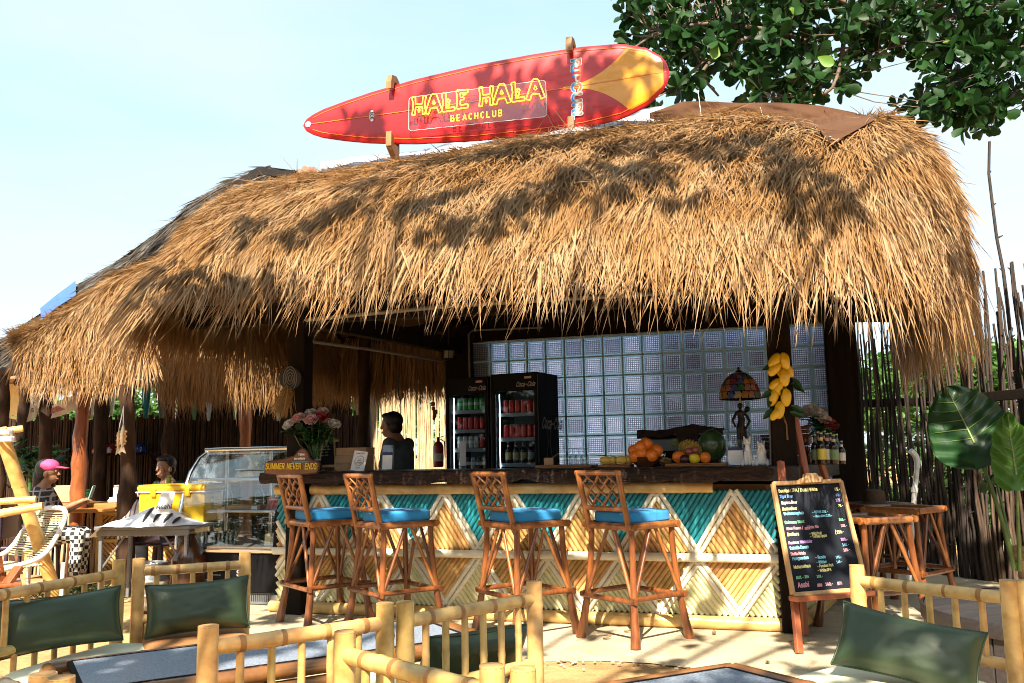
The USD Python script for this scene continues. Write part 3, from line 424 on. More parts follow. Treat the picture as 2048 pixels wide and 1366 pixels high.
bar_c.wpart('bottom_log', pole(CK+BZ*0.05+SN*0.05+SD*0.02, CK+BZ*0.05+SN*0.05+SD*1.15, 0.045, 0.5, 1, 10), M['bamboo_pale'])
bar_c.wpart('bamboo_trim', pole(CK+BZ*0.955+SN*0.05+SD*0.05, CK+BZ*0.955+SN*0.05+SD*1.15, 0.042, 0.5, 1, 10), M['bamboo_pale'])
bar_c.wpart('white_rail', tube([CK+BZ*zm+SN*0.05+SD*0.02, CK+BZ*zm+SN*0.05+SD*1.15], 0.028, 8), M['white_slat'])
# ---------------------------------------------------------------- bar stools
def cushion(sx, sy, sz, c, e=0.45, seed=0, sub=4):
    m = trimesh.creation.icosphere(sub, 1.0); v = np.array(m.vertices); v = np.sign(v)*np.abs(v)**e; v[:, :2] *= (0.98+0.02*v[:, 2:]**2); n = (meshkit.fbm(v*2.3, 3, seed)-0.5)*0.10
    return v*np.array([sx, sy, sz])/2*(1+n[:, None]*np.array([0.25, 0.25, 1])) + np.asarray(c), np.array(m.faces)
def pillow(a, b, h, seed=0, n=26):
    """A stuffed cushion with four pointed corners; width 2a (x), height 2b (z), facing -y."""
    def f(s):
        def g(i, j):
            u, v = 2*i-1, 2*j-1; k = (1-u**4)*(1-v**4); w = meshkit.fbm(np.array([[u*2.2, v*2.2, seed]]), 3, seed)[0]-0.5
            return (a*u*(1-0.06*(1-v*v)), s*(h*k**0.55 + 0.010*w*k), b*v*(1-0.12*(1-u*u)) + 0.004*w)
        return g
    A, Bk = grid(n, n, f(-1)), grid(n, n, f(1)); return join((A[0], A[1]), (Bk[0], Bk[1][:, ::-1]))
def rotx(m, deg, t=(0, 0, 0)): return xf(m, rot((1, 0, 0), math.radians(deg)), t)
def rattan(a, b, r, n=8): a, b = np.asarray(a, float), np.asarray(b, float); return tube([a, a+(b-a)*0.06, (a+b)/2, b-(b-a)*0.06, b], [r*0.9, r, r*1.02, r, r*0.9], n)
def make_stool(name, label, loc, ang, group, back=True, cloth=True):
    t = Thing(name, label, 'bar stool', (*loc, 0), ang, group); h = 0.205; zr_ = 0.725
    for i, (x, y) in enumerate([(-1, -1), (1, -1), (1, 1), (-1, 1)]):
        p = np.linspace(0, 1, 7); xs_ = h-0.02 + 0.065*p**1.7; q = np.stack([x*xs_, y*xs_, zr_*(1-p)], 1); t.part('leg', tube(q, [0.019, 0.020, 0.020, 0.021, 0.023, 0.027, 0.034], 10), M['stoolwood'])
    for i, (a, b) in enumerate([((-1, -1), (1, -1)), ((1, -1), (1, 1)), ((1, 1), (-1, 1)), ((-1, 1), (-1, -1))]):
        a, b = np.array([*a, 0])*h, np.array([*b, 0])*h; d = nrm(b-a); o = nrm((a+b)/2)
        t.part('seat_rail', rattan(a-d*0.03+[0, 0, zr_+0.005+0.004*(i % 2)], b+d*0.03+[0, 0, zr_+0.005+0.004*(i % 2)], 0.023, 10), M['stoolwood_light'])
        k = 1.13; fa, fb = a*k+[0, 0, 0.275+0.012*(i % 2)], b*k+[0, 0, 0.275+0.012*(i % 2)]; t.part('foot_rail', rattan(fa-d*0.02, fb+d*0.02, 0.0175), M['stoolwood'])
        top = (a+b)/2; top = top*1.0
        for e, w in ((a, -1), (b, 1)): t.part('brace', rattan(top+d*w*0.025+o*(-0.012)+[0, 0, zr_-0.01], e*(k-0.06)-d*w*0.012+[0, 0, 0.285], 0.0125, 6), M['stoolwood_light' if w > 0 else 'stoolwood'])
    t.part('seat_board', box(2*h, 2*h, 0.016, (0, 0, zr_+0.004)), M['stoolwood'], smooth=False)
    if cloth: t.part('cushion', cushion(0.395, 0.41, 0.085, (0, 0.012, zr_+0.062), 0.36, rnd.randint(0, 99)), M['blue_cloth'])
    if back:
        ln = 0.24
        def bp(x, z): return np.array([x, -h-0.005-(z-zr_)*ln, z])
        for s in (-1, 1): t.part('back_post', tube([bp(s*0.185, zr_-0.03), bp(s*0.185, 0.9), bp(s*0.19, 1.085)], [0.021, 0.020, 0.019], 10), M['stoolwood_light'])
        for z, w in ((1.075, 0.215), (0.845, 0.18)): t.part('back_rail', bar(bp(-w, z), bp(w, z), 0.028, 0.032, bev=0.008), M['stoolwood_light'])
        for i in range(5):
            for s in (-1, 1):
                c = -0.20+0.10*i; pts = []
                for q in np.linspace(0, 1, 9):
                    x, z = s*(c-0.11+0.22*q), 0.862+0.196*q
                    if abs(x) <= 0.168: pts.append(bp(x, z)+np.array([0, 0.007*s*math.cos(q*4*math.pi+i*math.pi), 0]))
                if len(pts) > 2: t.part('lattice_strip', tube(pts, 0.0105, 6, squash=0.6), M['stoolwood_light'])
    return t
SG = 'bar stools with blue cushions along the bar front'
st = make_stool('bar_stool', 'blue cushioned bar stool in front of the easel menu board, rightmost with a lattice back', (0.77, 5.93), 38-90, SG)
dup(st, (0.06, 6.16, 0), 34-90, 'blue cushioned lattice back stool before the fridges, third from the left end')
dup(st, (-0.86, 6.36, 0), 36-90, 'blue cushioned lattice back stool before the cardboard boxes, second from the left end')
dup(st, (-1.42, 6.68, 0), 37-90, 'blue cushioned lattice back stool under the painted wooden sign at the left end')
b1 = make_stool('backless_stool', 'backless wooden stool half hidden behind the chalkboard menu', (2.38, 6.05), 20, 'backless stools at the right end of the bar', False, False)
dup(b1, (3.00, 6.88, 0), 40, 'backless wooden stool standing clear on the right, nearest the stick fence')
dup(b1, (2.98, 7.42, 0), 15, 'backless wooden stool with a hat lying on its seat, behind the others')
hat_c = np.array([3.0, 7.42, 0.742]); M['hat'] = mat('hat_look', (0.10, 0.055, 0.025), (0.06, 0.03, 0.014), 0.8, 60)
single('straw_hat', 'brown brimmed hat lying on the rear backless stool', 'hat', join(lathe([(0.0, 0.115), (0.05, 0.118), (0.085, 0.10), (0.092, 0.03), (0.095, 0.012), (0.15, 0.004), (0.19, 0.012), (0.188, 0.006), (0.10, 0.0), (0.0, 0.0)], 24, hat_c)), M['hat'])
# ---------------------------------------------------------------- easel with the beer menu
TLb, TRb, BRb, BLb = P(1545, 968, 5.62), P(1680, 962, 5.86), P(1733, 1178, 5.66), P(1585, 1190, 5.42)
nb = nrm(np.cross(TRb-TLb, TLb-BLb)); nb = nb if nb[1] < 0 else -nb
M['easel'] = mat('easel_look', (0.34, 0.10, 0.04), (0.22, 0.06, 0.022), 0.45, 6, stretch=(4, 4, 1)); M['easel_frame'] = mat('board_frame_look', (0.50, 0.30, 0.13), (0.40, 0.22, 0.09), 0.5, 8)
M['chalkboard'] = mat('chalkboard_look', (0.010, 0.012, 0.018), (0.017, 0.020, 0.028), 0.85, 4, spec=0.15)
es = Thing('easel', 'reddish wooden easel holding the chalkboard menu beside the corner post', 'easel', G(1650, 1262), 0)
bk = -nb
es.wpart('leg', bar(P(1567, 920, 5.80)+bk*0.03, G(1599, 1308)+BZ*0.0, 0.045, 0.032, up=nb), M['easel'])
es.wpart('leg', bar(P(1645, 915, 6.05)+bk*0.03, G(1744, 1232), 0.045, 0.032, up=nb), M['easel'])
es.wpart('mast', bar(P(1588, 826, 6.02), P(1650, 1110, 5.78)+bk*0.03, 0.048, 0.03, up=nb), M['easel'])
es.wpart('rear_leg', bar(P(1600, 900, 6.02)+bk*0.08, G(1611, 1272), 0.04, 0.03, up=nb), M['easel'])
es.wpart('tray', bar(BLb+(BRb-BLb)*-0.03+nb*0.02-BZ*0.025, BRb+(BRb-BLb)*0.03+nb*0.02-BZ*0.025, 0.075, 0.03, up=(0, 0, 1)), M['easel'])
cl = (TLb*0.48+TRb*0.52)+BZ*0.02
es.wpart('clamp', prism([(-0.085, -0.03), (0.085, -0.03), (0.09, 0.0), (0.055, 0.008), (0.045, 0.03), (-0.045, 0.03), (-0.055, 0.008), (-0.09, 0.0)], 0.03, cl+nb*0.01, TRb-TLb, TLb-BLb), M['easel_frame'], smooth=False)
mb = Thing('menu_board', 'tilted chalkboard beer menu in a pale wooden frame on the easel', 'menu board', (BLb+BRb)/2, 0)
def quad_slab(a, b, c, d, th): v = np.array([a, b, c, d, a+bk*th, b+bk*th, c+bk*th, d+bk*th]); return v, np.array([[0, 2, 1], [0, 3, 2], [4, 5, 6], [4, 6, 7], [0, 1, 5], [0, 5, 4], [1, 2, 6], [1, 6, 5], [2, 3, 7], [2, 7, 6], [3, 0, 4], [3, 4, 7]])
mb.wpart('slate', quad_slab(TLb, TRb, BRb, BLb, 0.012), M['chalkboard'], smooth=False)
for a, b in ((TLb, TRb), (TRb, BRb), (BRb, BLb), (BLb, TLb)): mb.wpart('frame_strip', bar(a+nb*0.004, b+nb*0.004, 0.026, 0.026, up=nb, bev=0.003), M['easel_frame'])
def onplane(px, py, p0, n): d = ray(px, py); return EYE + d*(((p0-EYE) @ n)/(d @ n))
CH = {k: flat(f'chalk_{k}_look', c, 0.9) for k, c in dict(white=(0.75, 0.74, 0.72), yellow=(0.75, 0.70, 0.32), blue=(0.16, 0.36, 0.75), cyan=(0.25, 0.62, 0.80), green=(0.25, 0.62, 0.36), pink=(0.75, 0.33, 0.38), violet=(0.62, 0.36, 0.75)).items()}
LINES = [('Beerlao : IPA / Dark / White', 101, 452, 19, 'yellow', 0.5), ('85.-', 408, 441, 17, 'yellow', 0.5), ('Tiger Beer', 107, 482, 17, 'blue', 0.5), ('60.-', 414, 472, 15, 'blue', 0.5), ('Saporo Beer', 116, 516, 17, 'white', 0.5), ('125.-', 414, 500, 15, 'violet', 0.5), ('Budweiser', 122, 550, 18, 'yellow', 0.5), ('70.-', 428, 530, 15, 'yellow', 0.5),
    ('Weihenstephan', 129, 576, 17, 'cyan', 0.45), ('- VITUS 250.-', 286, 566, 14, 'cyan', 0.45), ('- Weissbier 220.-', 291, 588, 14, 'cyan', 0.45), ('245.-', 432, 607, 15, 'green', 0.5), ('Guinness Stout', 135, 624, 17, 'green', 0.5), ('Khun Puaen (      ) Pale Ale', 145, 657, 16, 'pink', 0.37), ('185.-', 442, 640, 15, 'pink', 0.5),
    ('Brothers', 149, 690, 18, 'yellow', 0.5), ('- Wild fruit', 270, 684, 15, 'yellow', 0.45), ('- Toffee Apple', 274, 700, 15, 'yellow', 0.43), ('| 250.-', 412, 676, 16, 'yellow', 0.5), ('Paulaner Weissbier', 156, 735, 16, 'violet', 0.42), ('280.-', 442, 716, 16, 'violet', 0.5), ('Estrella Damm', 163, 764, 17, 'cyan', 0.48), ('160.-', 450, 745, 16, 'cyan', 0.5), ('Stella Artois', 168, 796, 16, 'pink', 0.45), ('125.-', 456, 773, 15, 'pink', 0.5),
    ('Hoegaarden', 177, 822, 17, 'cyan', 0.5), ('- Rosée', 302, 815, 17, 'cyan', 0.45), ('195.-', 414, 812, 13, 'cyan', 0.45), ('- Witbier', 308, 841, 15, 'cyan', 0.43), ('149.-', 418, 838, 13, 'cyan', 0.45), ('Mahanakhon', 184, 868, 17, 'yellow', 0.45), ('- Passion fruit', 312, 862, 15, 'yellow', 0.45), ('- White IPA', 315, 886, 15, 'yellow', 0.45), ('M31 - IPA', 198, 925, 15, 'green', 0.42), ('159.-', 310, 918, 14, 'green', 0.45), ('Asahi', 208, 972, 26, 'pink', 0.52), ('140.-', 358, 962, 17, 'pink', 0.45), ('159.-', 472, 934, 14, 'yellow', 0.4)]
xr = nrm(TRb-TLb); yu = nrm(TLb-BLb); pm = 5.7/1750/2.733
for s, x, y, h, c, w in LINES:
    q = onplane(1520+x/2.733, 820+y/2.733, TLb+nb*0.003, nb); mb.wpart('chalk_line', text(s, h*pm*0.96, q, xr, yu, 0.0015, True, stretch=0.84), CH[c], smooth=False)
def strokes(lines, c, right, up, s, r=0.002, n=5):
    """Handwriting as raised strokes; lines of (x, y) in units of s."""
    right, up = nrm(right), nrm(up); return join(*[tube([np.asarray(c)+right*x*s+up*y*s for x, y in ln], r, n) for ln in lines if len(ln) > 1])
thai = [[(0, 0), (0, .7), (.15, 1), (.35, .9), (.4, 0)], [(.4, 0), (.55, .2), (.55, .9), (.7, 1), (.85, .8), (.85, 0)], [(1.1, 0), (1.1, .9), (1.3, 1), (1.4, .8)], [(1.1, .3), (1.4, .1), (1.55, .2), (1.55, 1)], [(1.8, 0), (1.8, .7), (2, 1), (2.2, .7), (2.2, 0)], [(2.45, .9), (2.45, 0), (2.65, .6), (2.85, 0), (2.85, 1)]]
for px, py, h, k in ((1520+247/2.733, 820+655/2.733, 14, 0.85), (1520+316/2.733, 820+968/2.733, 17, 0.62), (1520+424/2.733, 820+958/2.733, 17, 0.66)):
    mb.wpart('chalk_line', strokes([[(x*k, y) for x, y in l] for l in thai], onplane(px, py, TLb+nb*0.003, nb), xr, yu, h*pm, 0.0016, 4), CH['pink'])
# ---------------------------------------------------------------- surfboard sign on the ridge
BVc = 0.42; S0, S1 = Buv(612, 255, BVc), Buv(1341, 150, BVc); sl = S1[0]-S0[0]; sc_ = sl/3.36
SS = [0, .008, .03, .06, .12, .2, .33, .5, .65, .78, .88, .945, .98, .994, 1]; SW = [0.0, .055, .10, .14, .19, .245, .305, .35, .365, .362, .33, .25, .155, .085, 0.0]
def sw(s): return np.interp(s, SS, SW)*sc_
def sface(s, y, off=0.0):
    """Point of the board's face at s along it and y across it."""
    w = max(float(sw(s)), 1e-4); th_ = 0.036*min(1.0, w/0.2); k = math.sqrt(max(0.0, 1-min(1, abs(y)/w)**3.0)); return W(S0[0]+sl*s, BVc - th_*k - off - 0.05*(2*s-1)**4, S0[1]+(S1[1]-S0[1])*s + y)
sb = Thing('surfboard', 'red longboard with a yellow tail mounted sideways above the thatched roof ridge', 'surfboard', W(S0[0]+sl/2, BVc, S0[1]-0.37), BANG)
sss = np.unique(np.concatenate([np.linspace(0, 0.06, 12), np.linspace(0.06, 0.94, 40), np.linspace(0.94, 1, 16)])); rows = []
for s in sss:
    w = max(float(sw(s)), 1e-3); th_ = 0.036*min(1.0, w/0.2); c = W(S0[0]+sl*s, BVc-0.05*(2*s-1)**4, S0[1]+(S1[1]-S0[1])*s)
    a = np.arange(28)*2*np.pi/28; cy, sy = np.cos(a), np.sin(a); rows.append(c + BZ*(w*cy)[:, None] - BV*(th_*np.sign(sy)*(1-np.abs(cy)**3.0)**0.5)[:, None])
R_ = np.array(rows); n = 28; i, j = np.meshgrid(np.arange(len(sss)-1), np.arange(n), indexing='ij'); i, j = i.ravel(), j.ravel(); j2 = (j+1) % n
M['board_red'] = mat('board_red_look', (0.44, 0.010, 0.012), (0.36, 0.008, 0.010), 0.3, 3, coat=0.25, bump=0.05, bscale=9); M['board_yellow'] = mat('board_yellow_look', (0.62, 0.28, 0.012), (0.58, 0.25, 0.01), 0.25, 3, coat=0.5); M['pin'] = flat('pinline_look', (0.72, 0.22, 0.02), 0.4)
sb.wpart('deck', (R_.reshape(-1, 3), np.vstack([np.stack([i*n+j, (i+1)*n+j2, i*n+j2], 1), np.stack([i*n+j, (i+1)*n+j, (i+1)*n+j2], 1)])), M['board_red'])
def decal(s0, s1, lo, hi, off, ns=40, ny=10): return grid(ns, ny, lambda i, j: sface(s0+(s1-s0)*i, lo(s0+(s1-s0)*i)+(hi(s0+(s1-s0)*i)-lo(s0+(s1-s0)*i))*j, off))
yw = lambda s: min(max(float(sw(s))-0.035*sc_, 0.0), 0.012+0.34*sc_*max(0, (s-0.735)/0.185)**2.3)
sb.wpart('yellow_tail', decal(0.735, 0.985, lambda s: -yw(s), yw, 0.0025), M['board_yellow'])
sb.wpart('stringer', tube([sface(s, 0.0, 0.003) for s in np.linspace(0.01, 0.992, 40)], 0.0035, 5), M['pin'])
for q in (-1, 1): sb.wpart('pinline', tube([sface(s, q*max(0.0, float(sw(s))-0.045), 0.002) for s in np.linspace(0.03, 0.975, 60)], 0.003, 5), M['pin'])
fr = BU
sb.wpart('badge', prism([(0.026*math.cos(a), 0.026*math.sin(a)) for a in np.linspace(0, 6.28, 20)[:-1]], 0.004, sface(0.017, 0, 0.002), fr, BZ), M['paper'], smooth=False, label='small round white badge')
sb.wpart('badge', prism([(0.022*math.cos(a)*(1+0.15*math.sin(a)**2), 0.052*math.sin(a)) for a in np.linspace(0, 6.28, 24)[:-1]], 0.004, sface(0.207, 0, 0.002), fr, BZ), M['paper'], smooth=False, label='oval white badge')
sb.wpart('badge_letters', text('ICE', 0.03, sface(0.207, 0.037, 0.008)-fr*0.012, -BZ, fr, 0.002, True), M['ink'], smooth=False)
M['rip'] = usdkit.material(stage, '/World/Looks/rainbow_letters_look', {'g': ('geometry', {}), 'v': ('vector_math', {'math_type': 'dot_product', 'vector2': tuple(map(float, BU))}), 'm': ('map_range', {'from_min': float(W(Buv(1146, 190, .42)[0], 0) @ BU)-0.002, 'from_max': float(W(Buv(1164, 190, .42)[0], 0) @ BU)+0.004, 'to_min': 0.0, 'to_max': 1.0}),
    'rp': ('rgb_ramp', {'ramp': [(0.0, (0.02, 0.10, 0.45)), (0.25, (0.02, 0.25, 0.6)), (0.42, (0.25, 0.65, 0.7)), (0.58, (0.8, 0.75, 0.6)), (0.75, (0.6, 0.22, 0.05)), (1.0, (0.35, 0.05, 0.02))]}), 'p': ('principled_bsdf', {'roughness': 0.35})},
    [('g.position', 'v.vector1'), ('v.value', 'm.value'), ('m.result', 'rp.fac'), ('rp.color', 'p.base_color')], surface='p.BSDF')
rs = (Buv(1146, 180, BVc)[0]-S0[0])/sl
lh = 0.080
for w_, y_ in (('RIP', 0.252), ('CURL', 0.042)):
    p0 = sface(rs, y_*sc_, 0.004); sb.wpart('letter_outline', join(*[text(w_, lh, p0+BU*0.0075*math.cos(a)+BZ*0.0075*math.sin(a), -BZ, BU, 0.0015, True, stretch=1.12) for a in np.linspace(0, 5.5, 8)]), M['paper'], smooth=False)
    sb.wpart('letters', text(w_, lh, p0-BV*0.003, -BZ, BU, 0.0015, True, stretch=1.12), M['rip'], smooth=False)
# neon sign on its clear plate
NV = BVc-0.075
ns_ = Thing('neon_sign', 'yellow neon lettering on a clear plate fixed to the red surfboard', 'neon sign', B(955, 262, NV), BANG)
c4 = [B(*q, NV) for q in ((817, 262), (1094, 233), (1091, 160), (818, 195))]; cu = [((q-O) @ BU, q[2]) for q in c4]
M['acryl'] = pane('acrylic_look', (0.96, 0.97, 0.98), 0.03)
plate = Polygon(cu).buffer(-0.03).buffer(0.03)
ns_.wpart('clear_plate', prism(plate, 0.004, W(0, NV+0.004, 0), BU, BZ), M['acryl'], smooth=False)
ed = np.array(plate.exterior.coords); ns_.wpart('plate_edge', tube([W(a, NV, b) for a, b in ed], 0.0025, 5), M['white_plastic'])
M['neon'] = usdkit.material(stage, '/World/Looks/neon_look', {'p': ('principled_bsdf', {'base_color': (0.85, 0.62, 0.05), 'roughness': 0.3, 'emission_color': (1.0, 0.66, 0.04), 'emission_strength': 0.55})}, [], surface='p.BSDF')
def quad(a, b, wa, wb): a, b = np.array(a, float), np.array(b, float); d = (b-a)/np.linalg.norm(b-a); k = np.array([-d[1], d[0]]); return Polygon([a+k*wa, a-k*wa, b-k*wb, b+k*wb])
def letter(ch):
    from shapely.ops import unary_union as uu
    if ch == 'H': g = uu([quad((.12, 0), (.17, .5), .105, .07), quad((.17, .5), (.12, 1), .07, .105), quad((.76, 0), (.71, .5), .105, .07), quad((.71, .5), (.76, 1), .07, .105), quad((.15, .5), (.7, .5), .075, .075)]); inn = [Polygon([(.44, .34), (.38, .24), (.44, .12), (.50, .24)])]
    elif ch == 'A': g = uu([quad((.1, 0), (.38, .95), .11, .08), quad((.82, 0), (.52, .95), .11, .08), quad((.25, .33), (.66, .33), .07, .07), quad((.34, .95), (.56, .95), .08, .08)]); inn = [Polygon([(.45, .70), (.38, .52), (.45, .47), (.53, .52)])]; g = g.union(Polygon([(.38, .9), (.28, .4), (.62, .4), (.52, .9)]))
    elif ch == 'L': g = uu([quad((.16, 0), (.2, .5), .12, .08), quad((.2, .5), (.15, 1), .08, .12), quad((.1, .07), (.78, .10), .08, .10)]); inn = [Polygon([(.40, .30), (.36, .45), (.44, .40)]).buffer(.05), Polygon([(.44, .5), (.40, .62), (.48, .56)]).buffer(.04)]
    else: g = uu([quad((.16, 0), (.2, .5), .12, .09), quad((.2, .5), (.15, 1), .09, .12), quad((.1, .08), (.74, .1), .09, .1), quad((.1, .93), (.74, .9), .07, .09), quad((.2, .52), (.5, .52), .06, .06)]); inn = [Polygon([(.5, .68), (.4, .75), (.55, .8), (.62, .74)])]
    g = g.buffer(.035).buffer(-.07).buffer(.035); return [g] + inn
upn = nrm(c4[3]-c4[0]); rtn = nrm(c4[1]-c4[0])
def lname(word, pxs, y0s, hpx, m):
    for ch, (px, py, wpx) in zip(word, pxs):
        o = B(px, py, NV-0.02); e = B(px+wpx, py-wpx*0.1, NV-0.02); sx = np.linalg.norm(e-o)/0.86; sy = hpx*7.0/1750*1.02
        ms = []
        for g in letter(ch):
            q = np.array(g.simplify(0.012).exterior.coords)[:-1]; q = np.vstack([q, q[:2]]); ms.append(tube([o+rtn*a*sx+upn*b*sy for a, b in q], 0.0052, 6))
        ns_.wpart('neon_letter', join(*ms), m)
lname('HALE', [(823, 231, 29), (850, 228, 33), (882, 224, 30), (911, 218, 29)], 0, 40, M['neon'])
lname('HALA', [(957, 213, 30), (985, 209, 35), (1021, 204, 31), (1052, 200, 36)], 0, 41, M['neon'])
SF = {'B': [[(0, 0), (0, 1), (.45, .95), (.45, .6), (0, .52), (.5, .45), (.5, .05), (0, 0)]], 'E': [[(.5, 1), (0, 1), (0, 0), (.5, 0)], [(0, .5), (.42, .5)]], 'A': [[(0, 0), (.3, 1), (.6, 0)], [(.12, .35), (.48, .35)]], 'C': [[(.5, .85), (.3, 1), (.08, .85), (0, .5), (.08, .15), (.3, 0), (.5, .15)]], 'H': [[(0, 0), (0, 1)], [(.5, 0), (.5, 1)], [(0, .5), (.5, .5)]], 'L': [[(0, 1), (0, 0), (.45, 0)]], 'U': [[(0, 1), (0, .2), (.15, 0), (.35, 0), (.5, .2), (.5, 1)]]}
for k, ch in enumerate('BEACHCLUB'): ns_.wpart('neon_letter', strokes(SF[ch], B(902+11.9*k, 243-1.35*k, NV-0.02), rtn, upn, 0.052, 0.0046, 6), M['neon'])
ns_.wpart('cable', tube([B(1088, 205, NV-0.01), B(1093, 225, NV), B(1105, 250, NV), B(1119, 268, NV+0.03)], 0.003, 5), M['conduit'])
M['bracket'] = mat('bracket_wood_look', (0.26, 0.12, 0.035), (0.18, 0.075, 0.02), 0.5, 7, stretch=(3, 3, 1))
for px, lab in ((788, 'wooden hook bracket gripping the surfboard near its pointed nose'), (1146, 'wooden hook bracket gripping the surfboard near its yellow tail')):
    ub = Buv(px, 200, BVc)[0]; s = (ub-S0[0])/sl; w = float(sw(s)); zc = S0[1]+(S1[1]-S0[1])*s
    hook = [(0.06, zc-0.95), (0.06, zc+w+0.05), (0.0, zc+w+0.08), (-0.09, zc+w+0.06), (-0.115, zc+w-0.01), (-0.115, zc+w-0.07), (-0.06, zc+w-0.05), (-0.045, zc+w+0.02), (0.045, zc+w+0.012), (0.045, zc-w-0.012), (-0.045, zc-w-0.015), (-0.055, zc-w+0.05), (-0.11, zc-w+0.08), (-0.115, zc-w-0.05), (-0.02, zc-w-0.12), (-0.02, zc-w-0.45)]
    t = Thing('board_bracket', lab, 'bracket', W(ub, BVc, zc-0.95), BANG, 'brackets holding the surfboard')
    t.wpart('hook', prism(hook, 0.05, W(ub-0.025, BVc, 0), BV, BZ) if True else None, M['bracket'], smooth=False)
    t.wpart('bolt', lathe([(0, 0.0), (0.009, 0.0), (0.009, 0.006), (0, 0.008)], 8, W(ub, BVc-0.02, zc-w-0.2)), M['steel'])
# ---------------------------------------------------------------- tarpaulins and scraps on the ridge
M['brown_tarp'] = mat('brown_tarp_look', (0.085, 0.042, 0.024), (0.060, 0.029, 0.016), 0.85, 4, spec=0.08, bump=0.3, bscale=8); M['grey_tarp'] = mat('grey_tarp_look', (0.40, 0.40, 0.46), (0.28, 0.27, 0.31), 0.5, 3, bump=0.3, bscale=8)
def drape(t, b, n, m, wav, seed, thick=0.006):
    f = sheet(t, b); s, q = np.meshgrid(np.linspace(0, 1, n), np.linspace(0, 1, m), indexing='ij'); p = f(s.ravel(), q.ravel()); w = meshkit.fbm(np.stack([s.ravel()*9, q.ravel()*2.5, 0*q.ravel()+seed], -1), 3, seed)-0.5; p = p + np.array([0, -0.25, 1.0])*(w*wav+0.0)[:, None]
    k = (np.arange(n-1)[:, None]*m + np.arange(m-1)).ravel(); F = np.vstack([np.stack([k, k+m, k+m+1], 1), np.stack([k, k+m+1, k+1], 1)]); return join((p, F), (p-np.array([0, -0.2, 1])*thick, F[:, ::-1]))
bt = Thing('brown_tarp', 'brown tarpaulin sheet draped over the right end of the thatched ridge', 'tarp', B(1560, 215, 1.2), 0)
def onroof(px, py, lift=0.13, v=1.0): q = roof_hit(px, py); q = B(px, py, v) if q is None else q; return q+nrm(EYE-q)*lift*1.2+BZ*0.01
def tarpf(i, j):
    s_ = np.linspace(0, 1, 8); px, py = [np.interp(i, s_, TT[:, k])*(1-j)+np.interp(i, s_, TB[:, k])*j for k in (0, 1)]
    q = roof_hit(px, py); q = B(px, py, 1.1) if q is None else q
    return tuple(q+nrm(EYE-q)*(0.16+0.06*(meshkit.fbm(np.array([[i*11, j*2.5, 5.0]]), 3, 5)[0]-0.5)))
tg = grid(60, 10, tarpf); bt.wpart('sheet', join(tg, (tg[0]-BZ*0.008+np.array([0, 0.006, 0]), tg[1][:, ::-1])), M['brown_tarp'])
for px, py, v in ((1536, 238, 0.6), (1660, 279, 0.42), (1716, 232, 0.95)): bt.wpart('eyelet', lathe([(0.008, 0), (0.016, 0.002), (0.016, 0.006), (0.008, 0.006)], 10, onroof(px, py, 0.16)), M['steel'])
bt.wpart('tie_cord', join(tube([B(1660, 279, 0.4), B(1678, 262, 0.4), B(1690, 246, 0.38)], 0.003, 4), tube([B(1536, 238, 0.55), B(1524, 228, 0.55), B(1520, 215, 0.55)], 0.003, 4), tube([B(1403, 236, 0.68), B(1399, 205, 0.68), B(1396, 180, 0.68)], 0.003, 4)), M['white_plastic'])
single('grey_tarp', 'pale grey tarpaulin strip along the ridge under the surfboard', 'tarp', drape([B(640, 322, 1.35), B(800, 306, 1.35), B(900, 285, 1.35), B(1100, 246, 1.35), B(1330, 214, 1.35)], [onroof(640, 342, 0.05), onroof(800, 330, 0.05), onroof(900, 314, 0.05), onroof(1100, 276, 0.05), onroof(1330, 238, 0.05)], 60, 8, 0.07, 9), M['grey_tarp'])
M['clay'] = mat('ridge_bark_look', (0.22, 0.10, 0.05), (0.12, 0.06, 0.03), 0.7, 9)
single('ridge_scrap', 'dark curled sheet of roofing sticking up at the left end of the ridge', 'roofing scrap', drape([B(470, 362, 1.4), B(520, 332, 1.4), B(560, 338, 1.4), B(590, 342, 1.4)], [B(475, 372, 1.1), B(520, 350, 1.05), B(560, 352, 1.05), B(592, 352, 1.1)], 16, 5, 0.05, 2), M['dark'])
single('ridge_scrap', 'red brown curved bark piece on the left part of the ridge', 'roofing scrap', drape([B(594, 342, 1.3), B(610, 331, 1.3), B(632, 334, 1.3)], [B(592, 348, 1.1), B(610, 344, 1.1), B(634, 344, 1.1)], 10, 4, 0.03, 3), M['clay'])
